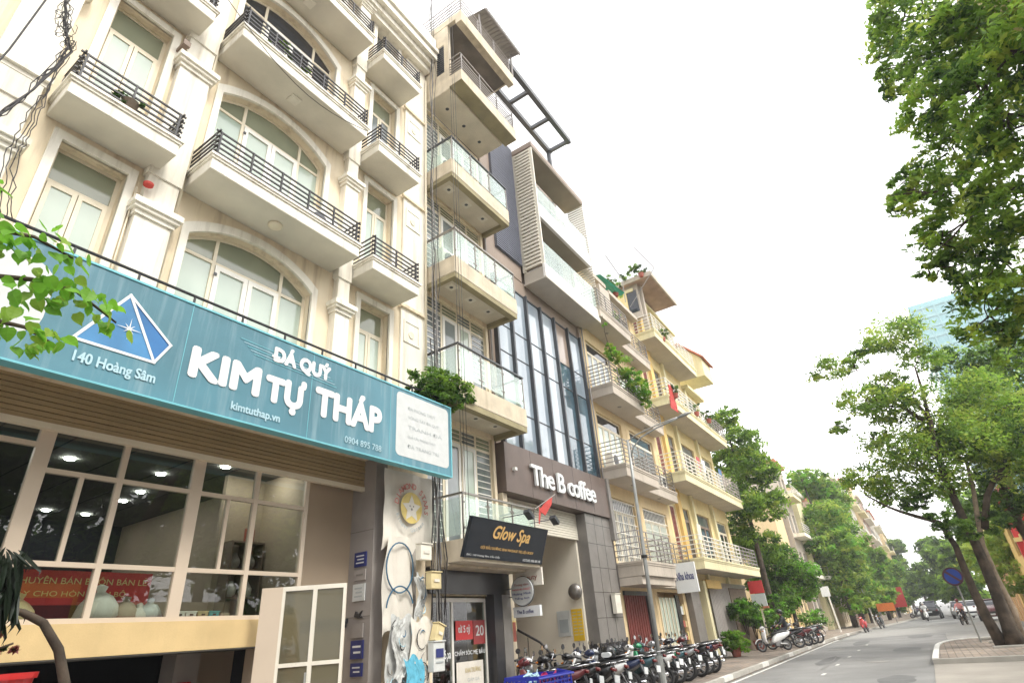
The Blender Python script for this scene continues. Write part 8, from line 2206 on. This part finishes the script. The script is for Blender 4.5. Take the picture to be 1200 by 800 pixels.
lst = [(52.5, 56.6, 8.4, 10.0, 'cream_b4', 'cream house partly behind the bushy dark tree'), (57, 61.5, 8.0, 14.2, 'grey_b4', 'tall narrow grey-cream house with open top floors behind the trees'),
       (62, 67, 7.6, 12.0, 'pale_yellow', 'pale yellow far house half hidden by the yellow-green tree'), (67.5, 73, 7.2, 11.0, 'cream', 'cream far house with a small ochre awning'),
       (74, 79, 6.6, 13.0, 'roof_under', 'brownish far house above the third tree'), (80, 86, 6.0, 16.0, 'cream_b4', 'cream far house standing above the tree tops'),
       (87, 93, 5.4, 17.2, 'roof_under', 'reddish brown far house, tallest beyond the trees'), (94, 101, 4.9, 18.0, 'cream_white', 'white far house after the reddish one'),
       (102, 110, 4.6, 19.0, 'cream_b4', 'cream stepped far house with several balconies'), (111, 122, 4.4, 18.0, 'roof_under', 'brown far house near the end of the row'),
       (124, 138, 3.9, 17.0, 'cream_white', 'last pale house in the left row'), (140, 160, 3.4, 15.0, 'cream_b4', 'distant cream block closing the left row')]
for i, (x0, x1, y, h, m_, lab) in enumerate(lst):
    far_house(x0, x1, y, h, M[m_], lab, 500 + i)
# house between the yellow fronts and the trees, low garden wall
far_house(37.0, 44.5, 10.5, 7.0, M['pale_yellow'], 'low pale yellow house set back behind the tall slender tree', 520, balc=False)
gw = thing('garden_wall', (46, 9.3, 0.13), 'weathered cream garden wall with pillars behind the bushy tree', 'wall')
for i in range(7):
    x = 45.0 + i * 1.1
    pbox('wall_panel', M['yellow_wall'], gw, x + .17, x + 1.1 - 0.002, 9.2, 9.4, 0.13, 2.6); pbox('pillar', M['cream_b4'], gw, x - .15, x + .165, 9.1, 9.5, 0.13, 3.4)
aw2 = thing('awning', (69, 6.2, 2.6), 'small ochre fabric awning over a far shop on the left', 'awning')
mb = MB(); mb.prism([(5.0, 3.3), (6.9, 4.6), (6.9, 4.7), (4.95, 3.4)], 'x', 68, 72); mb.build('canopy', M['yellow_deep'], aw2)
rbn = thing('red_shop_banner', (89, 3.0, 0.13), 'red banner on a stand above the far parked bikes', 'banner')
pbox('board', M['red_print'], rbn, 88.9, 89.0, 2.2, 3.6, 1.4, 3.6); pbox('post', M['rail_grey'], rbn, 88.95, 89.02, 2.2, 2.27, 0.13, 1.4); pbox('post', M['rail_grey'], rbn, 88.95, 89.02, 3.5, 3.57, 0.13, 1.4)

# ------------------------------------------------------------------ right side: yellow shop with red posts, orange wall
ys = thing('yellow_shop', (44, -6, 0), 'yellow two-storey shop with red posts at the right edge', 'shop')
mb = MB(); wallgrid(mb, 40, 51, 0, 5.6, -5.2, -4.95, [(41, 43.6, 0.3, 2.6), (44.4, 47, 0.3, 2.6), (47.8, 50.4, 0.3, 2.6), (41.5, 43.3, 3.5, 5.0), (45, 46.8, 3.5, 5.0), (48.2, 50, 3.5, 5.0)]); mb.build('wall', M['yellow_deep'], ys)
mb = MB(); mb.box(39.8, 40.0, -14, -4.95, 0, 5.6); mb.build('side_wall', M['yellow_deep'], ys)
mb = MB(); mb.box(39.6, 51.2, -14, -4.6, 5.6, 5.8); mb.build('roof', M['yellow_pale'], ys)
for (a, b_, c, d) in ((41, 43.6, .3, 2.6), (44.4, 47, .3, 2.6), (47.8, 50.4, .3, 2.6), (41.5, 43.3, 3.5, 5), (45, 46.8, 3.5, 5), (48.2, 50, 3.5, 5)):
    w = pbox('window', M['frame_white'], ys, a, b_, -5.12, -5.08, c, d)
    for k in range(2): pbox('pane', M['pane_dark'], w, a + .06 + (b_ - a) / 2 * k, a + (b_ - a) / 2 * (k + 1) - .06, -5.079, -5.06, c + .06, d - .06)
for x in (34.6, 37.0, 39.2):
    pbox('red_post', M['red_print'], ys, x - .14, x + .14, -4.95, -4.65, 0.0, 6.2)
    pbox('post_collar', M['yellow_pale'], ys, x - .2, x + .2, -5.0, -4.6, 4.0, 4.2)
pbox('red_beam', M['red_print'], ys, 34.2, 40.0, -4.97, -4.63, 6.2, 6.5)
pbox('yellow_board', M['yellow_print'], ys, 36.2, 39.9, -5.3, -5.2, 0.6, 3.2); pbox('red_board', M['red_print'], ys, 34.5, 39.9, -5.19, -5.15, 3.25, 3.9)
ow = thing('orange_wall', (56, -5.1, 0), 'orange-beige rendered wall with ribs beside the big tree trunk', 'wall')
om = pm('orange_render', (0.62, 0.34, 0.16), 0.8, 0.1, 2, 0.1, streak=0.2)
for i in range(8): pbox('wall_panel', om, ow, 51.6 + i * 1.6, 51.6 + i * 1.6 + 1.52, -5.4, -5.1, 0, 6.4); pbox('rib', M['cream_b4'], ow, 51.52 + i * 1.6, 51.6 + i * 1.6, -5.42, -5.04, 0, 6.42)
# beige sign box whose corner shows at the top right
bsx = thing('projecting_box_sign', (10.2, -4.9, 10.0), 'corner of a beige box sign at the top right edge', 'sign')
mb = MB(); mb.box(10.6, 12.4, -7.2, -4.72, 11.15, 13.4); mb.build('box', M['yellow_wall'], bsx, bevel=0.02)
pbox('bracket', M['steel_dark'], bsx, 11.4, 11.5, -9.05, -7.2, 12.0, 12.1)
# buildings across the street, beside and behind the camera, seen only as reflections in the shop glass
for i, (x0, x1, y, h, m_, lab) in enumerate(((6.6, 9.9, -8.8, 4.5, 'yellow_print', 'low yellow shop across the street, mirrored in the shop glass'), (10.0, 16.0, -9.0, 3.9, 'pale_yellow', 'low pale shop with a red board across the street, mirrored in the shop glass'), (-12, 6.5, -9.2, 6.0, 'grey_b4', 'grey house across the street behind the camera'))):
    b = thing('opposite_shop', ((x0 + x1) / 2, y, 0), lab, 'shop', 'shops across the street')
    mb = MB(); wallgrid(mb, x0, x1, 0, h, y - 0.3, y, [(x0 + 0.6, (x0 + x1) / 2 - .3, 0.4, 2.8), ((x0 + x1) / 2 + .3, x1 - 0.6, 0.4, 2.8)]); mb.build('wall', M[m_], b)
    mb = MB(); mb.box(x0, x1, y - 6, y - 0.3, h - .2, h); mb.box(x0, x0 + .2, y - 6, y - .3, 0, h - .2); mb.box(x1 - .2, x1, y - 6, y - .3, 0, h - .2); mb.build('rear', M[m_], b)
    for a, c in ((x0 + 0.6, (x0 + x1) / 2 - .3), ((x0 + x1) / 2 + .3, x1 - 0.6)): pbox('window', M['pane_dark'], b, a, c, y - .2, y - .15, 0.4, 2.8)
    pbox('fascia', M['red_print'], b, x0 + .2, x1 - .2, y + 0.001, y + .12, h - 1.2, h - 0.5)
for i, (x, y, h, lab) in enumerate(((-7.0, -12.5, 13, 'first big tree behind the shops across the street'), (1.0, -12.5, 14, 'second big tree behind the shops across the street'), (9.0, -13.0, 14, 'third big tree behind the shops across the street'), (17.0, -13.5, 13, 'fourth big tree behind the shops across the street'))):
    q = random.Random(i * 17 + 3)
    bl = [(x + q.uniform(-4.0, 4.0), y + q.uniform(-2.0, 2.0), h * q.uniform(0.35, 1.0), 2.3) for k in range(22)]
    tree((x, y, 0), lab, [(x, y, 0), (x, y, h * .4), (x, y, h * .7)], [0.3, 0.24, 0.1], bl, 14000, 0.30, [LD, LM_], 95 + i, group='trees across the street')
# pale glass tower far behind the trees
tw = thing('glass_tower', (210, -34, 0), 'pale blue-green glass tower rising behind the open-crowned tree', 'tower')
tx0, tx1, ty0, ty1, th = 200, 222, -58, -24, 83
mb = MB(); mb.box(tx0, tx1, ty0, ty1, 0, th); mb.build('core', M['tower_glass'], tw)
for k in range(20):
    z = 20 + k * 3.3
    pbox('floor_band', M['haze_tower'], tw, tx0 - .25, tx1 + .25, ty0 - .25, ty1 + .25, z, z + 0.9)
for k in range(12):
    y = ty0 + (ty1 - ty0) * k / 11
    pbox('fin', M['haze_tower'], tw, tx0 - .5, tx0 - .26, y - .15, y + .15, 10, th)
pbox('crown_band', M['tower_glass'], tw, tx0 - .3, tx1 + .3, ty0 - .3, ty1 + .3, th, th + 1.6)

# ================================================================== thin haze over the street
HZ = True
if HZ:
    mb = MB(); mb.box(-320, 1620, -920, 920, -2.4, 95)
    hz = mb.build('haze', None, None); hz.data.materials.clear()
    mt = bpy.data.materials.new('haze_air'); mt.use_nodes = True; nt = mt.node_tree
    for n in list(nt.nodes): nt.nodes.remove(n)
    o_ = nt.nodes.new('ShaderNodeOutputMaterial'); v_ = nt.nodes.new('ShaderNodeVolumePrincipled')
    v_.inputs['Color'].default_value = (1.0, 1.0, 1.0, 1); v_.inputs['Density'].default_value = 0.0012; v_.inputs['Anisotropy'].default_value = 0.2
    nt.links.new(v_.outputs['Volume'], o_.inputs['Volume']); hz.data.materials.append(mt)
    tag(hz, kind='stuff')

# ================================================================== lived-in details: air conditioners, laundry, pipes, road repairs
ac_kids = [o for o in col.objects if o.parent is ac]
def more_ac(x, y, z, label, s=1.0):
    c = ac.copy(); col.objects.link(c); c.location = (x, y, z); c['label'] = label; c['group'] = 'air conditioners on the balconies'; c.scale = (s, s, s)
    for k in ac_kids:
        d = k.copy(); col.objects.link(d); d.parent = c
for a in ((19.3, 8.05, 6.75, 'outdoor air conditioner behind the rail of the cream balcony above the first floor'), (21.2, 8.05, 9.9, 'air conditioner in the right corner of the balcony below the vine'),
          (24.3, 8.05, 6.75, 'air conditioner on the narrow cream balcony next to the yellow house'), (28.0, 8.05, 7.66, 'air conditioner at the right end of the yellow balcony with red shutters'),
          (30.6, 8.05, 11.3, 'air conditioner on the upper balcony of the middle yellow house'), (34.6, 8.05, 4.0, 'air conditioner on the lowest balcony of the far yellow house'), (9.75, 7.95, 13.74, 'air conditioner on the fourth glass balcony of the concrete house'), (9.75, 7.95, 10.35, 'air conditioner on the third glass balcony of the concrete house')):
    more_ac(*a)
def cloth(x, y, z, w, h, colr, label):
    mb = MB(); n = 6; vs = []; fs = []
    for j in range(4):
        for i in range(n + 1):
            vs.append((x + w * i / n, y + 0.02 * math.sin(i * 1.9 + j), z - h * j / 3 - (0.02 if i % 2 else 0)))
    for j in range(3):
        for i in range(n): fs.append((j * (n + 1) + i, j * (n + 1) + i + 1, (j + 1) * (n + 1) + i + 1, (j + 1) * (n + 1) + i))
    mb.add(vs, fs); o = mb.build('laundry', pm('laundry_cloth', colr, 0.9, 0.1, 4, 0), None); tag(o, label, 'laundry', 'laundry drying on balconies')
    so = o.modifiers.new('thick', 'SOLIDIFY'); so.thickness = 0.01
for a in ((22.6, 7.9, 11.4, 0.5, 0.8, (0.55, 0.6, 0.7), 'pale blue shirt drying on the upper narrow cream balcony'), (23.3, 7.9, 11.4, 0.4, 0.7, (0.6, 0.55, 0.5), 'beige cloth drying on the upper narrow cream balcony'),
          (29.3, 7.6, 9.2, 0.5, 0.8, (0.5, 0.12, 0.12), 'dark red cloth drying on the middle yellow balcony'), (30.1, 7.6, 9.2, 0.6, 0.7, (0.7, 0.7, 0.68), 'white cloth drying on the middle yellow balcony'),
          (33.0, 7.5, 9.2, 0.6, 0.9, (0.12, 0.2, 0.35), 'navy cloth drying on the far yellow balcony'), (26.4, 7.5, 5.5, 0.5, 0.7, (0.7, 0.66, 0.55), 'cream cloth drying on the lowest yellow balcony')):
    cloth(*a)
for i, (x, z0, z1, par) in enumerate(((9.13, 6.2, 17.6, b1), (3.10, 5.6, 17.6, b1), (2.47, 5.7, 8.2, b1), (18.5, 2.7, 16.0, b3), (12.05, 6.3, 16.4, b2))):
    y = (8.14, 8.2, 8.16, 8.16, 8.2)[i]
    mb = MB(); mb.tube([(x, y, z0), (x, y, z1)], 0.03 if i != 2 else 0.012, 8); mb.build('drain_pipe', M['frame_cream'] if i < 3 else M['rail_grey'], par, smooth=True)
for i, (x, y, r) in enumerate(((24.5, 2.0, 0.36), (33.0, 4.2, 0.36))):
    mb = MB(); mb.lathe([(0, 0), (r, 0), (r, 0.006), (0, 0.006)], (x, y, 0.0), 'z', 24); o = mb.build('manhole_cover', M['grey_tile'], None)
    tag(o, ['round manhole cover in the middle of the near road', 'round manhole cover near the left kerb line'][i], 'manhole cover')
tarm = pm('tar_patch', (0.15, 0.15, 0.148), 0.9, 0.2, 1.5, 0.4)
rq = random.Random(12)
for i, (x, y, w, h) in enumerate(((18.5, 1.2, 2.4, 0.9), (26.0, 3.7, 4.5, 0.7), (30.5, 1.3, 3.0, 1.1), (38.0, 3.6, 5.0, 0.8), (41.5, 1.0, 4.0, 1.2))):
    n = 14; pts = [(x + w / 2 * math.cos(2 * math.pi * k / n) * rq.uniform(.8, 1.1), y + h / 2 * math.sin(2 * math.pi * k / n) * rq.uniform(.75, 1.15)) for k in range(n)]
    mb = MB(); mb.add([(p[0], p[1], 0.0025 + i * 0.0001) for p in pts], [tuple(range(n))]); tag(mb.build('road_patch', tarm, None), kind='structure')
for i in range(7):
    x = 16 + i * 4.5; y = rq.uniform(0.8, 5.0); P = []
    for k in range(10): P.append((x + k * rq.uniform(.2, .5), y + rq.uniform(-.12, .12)))
    mb = MB()
    for a, b in zip(P, P[1:]): mb.add([(a[0], a[1] - .012, 0.0035), (b[0], b[1] - .012, 0.0035), (b[0], b[1] + .012, 0.0035), (a[0], a[1] + .012, 0.0035)], [(0, 1, 2, 3)])
    tag(mb.build('road_crack', M['cable_grey'], None), kind='structure')
gut = pm('gutter_dirt', (0.13, 0.11, 0.09), 0.95, 0.4, 2.5, 0.5)
strip('gutter_dirt', gut, 5.44, 5.555, 0.003, XSF[2:8])
# litter and fallen leaves by the kerbs
me_l = leaf_mesh('fallen_leaf', 0.09, 0.06, pm('dry_leaf', (0.30, 0.20, 0.08), 0.9, 0.3, 9, 0), heart=False)
mbv, mbf = [], []
lv = [tuple(v.co) for v in me_l.vertices]; lf = [tuple(p.vertices) for p in me_l.polygons]
mb = MB()
for i in range(420):
    side = rq.random()
    if side < 0.4: x, y, z = rq.uniform(14, 50), 5.5 - abs(rq.gauss(0, 0.25)), 0.012
    elif side < 0.6: x, y, z = rq.uniform(14, 50), rq.uniform(5.8, 6.8), 0.145
    else: x, y, z = rq.uniform(22.8, 33), rq.uniform(-4.0, 0.1), 0.155
    a = rq.uniform(0, 6.28); ca, sa = math.cos(a), math.sin(a); s = rq.uniform(.6, 1.2)
    mb.add([(x + (p[0] * ca - p[1] * sa) * s, y + (p[0] * sa + p[1] * ca) * s, z + p[2] * s * .5 + 0.01) for p in lv], lf)
tag(mb.build('fallen_leaves', me_l.materials[0], None), 'scattered dry leaves along the kerbs and under the trees', 'leaves', kind='stuff')
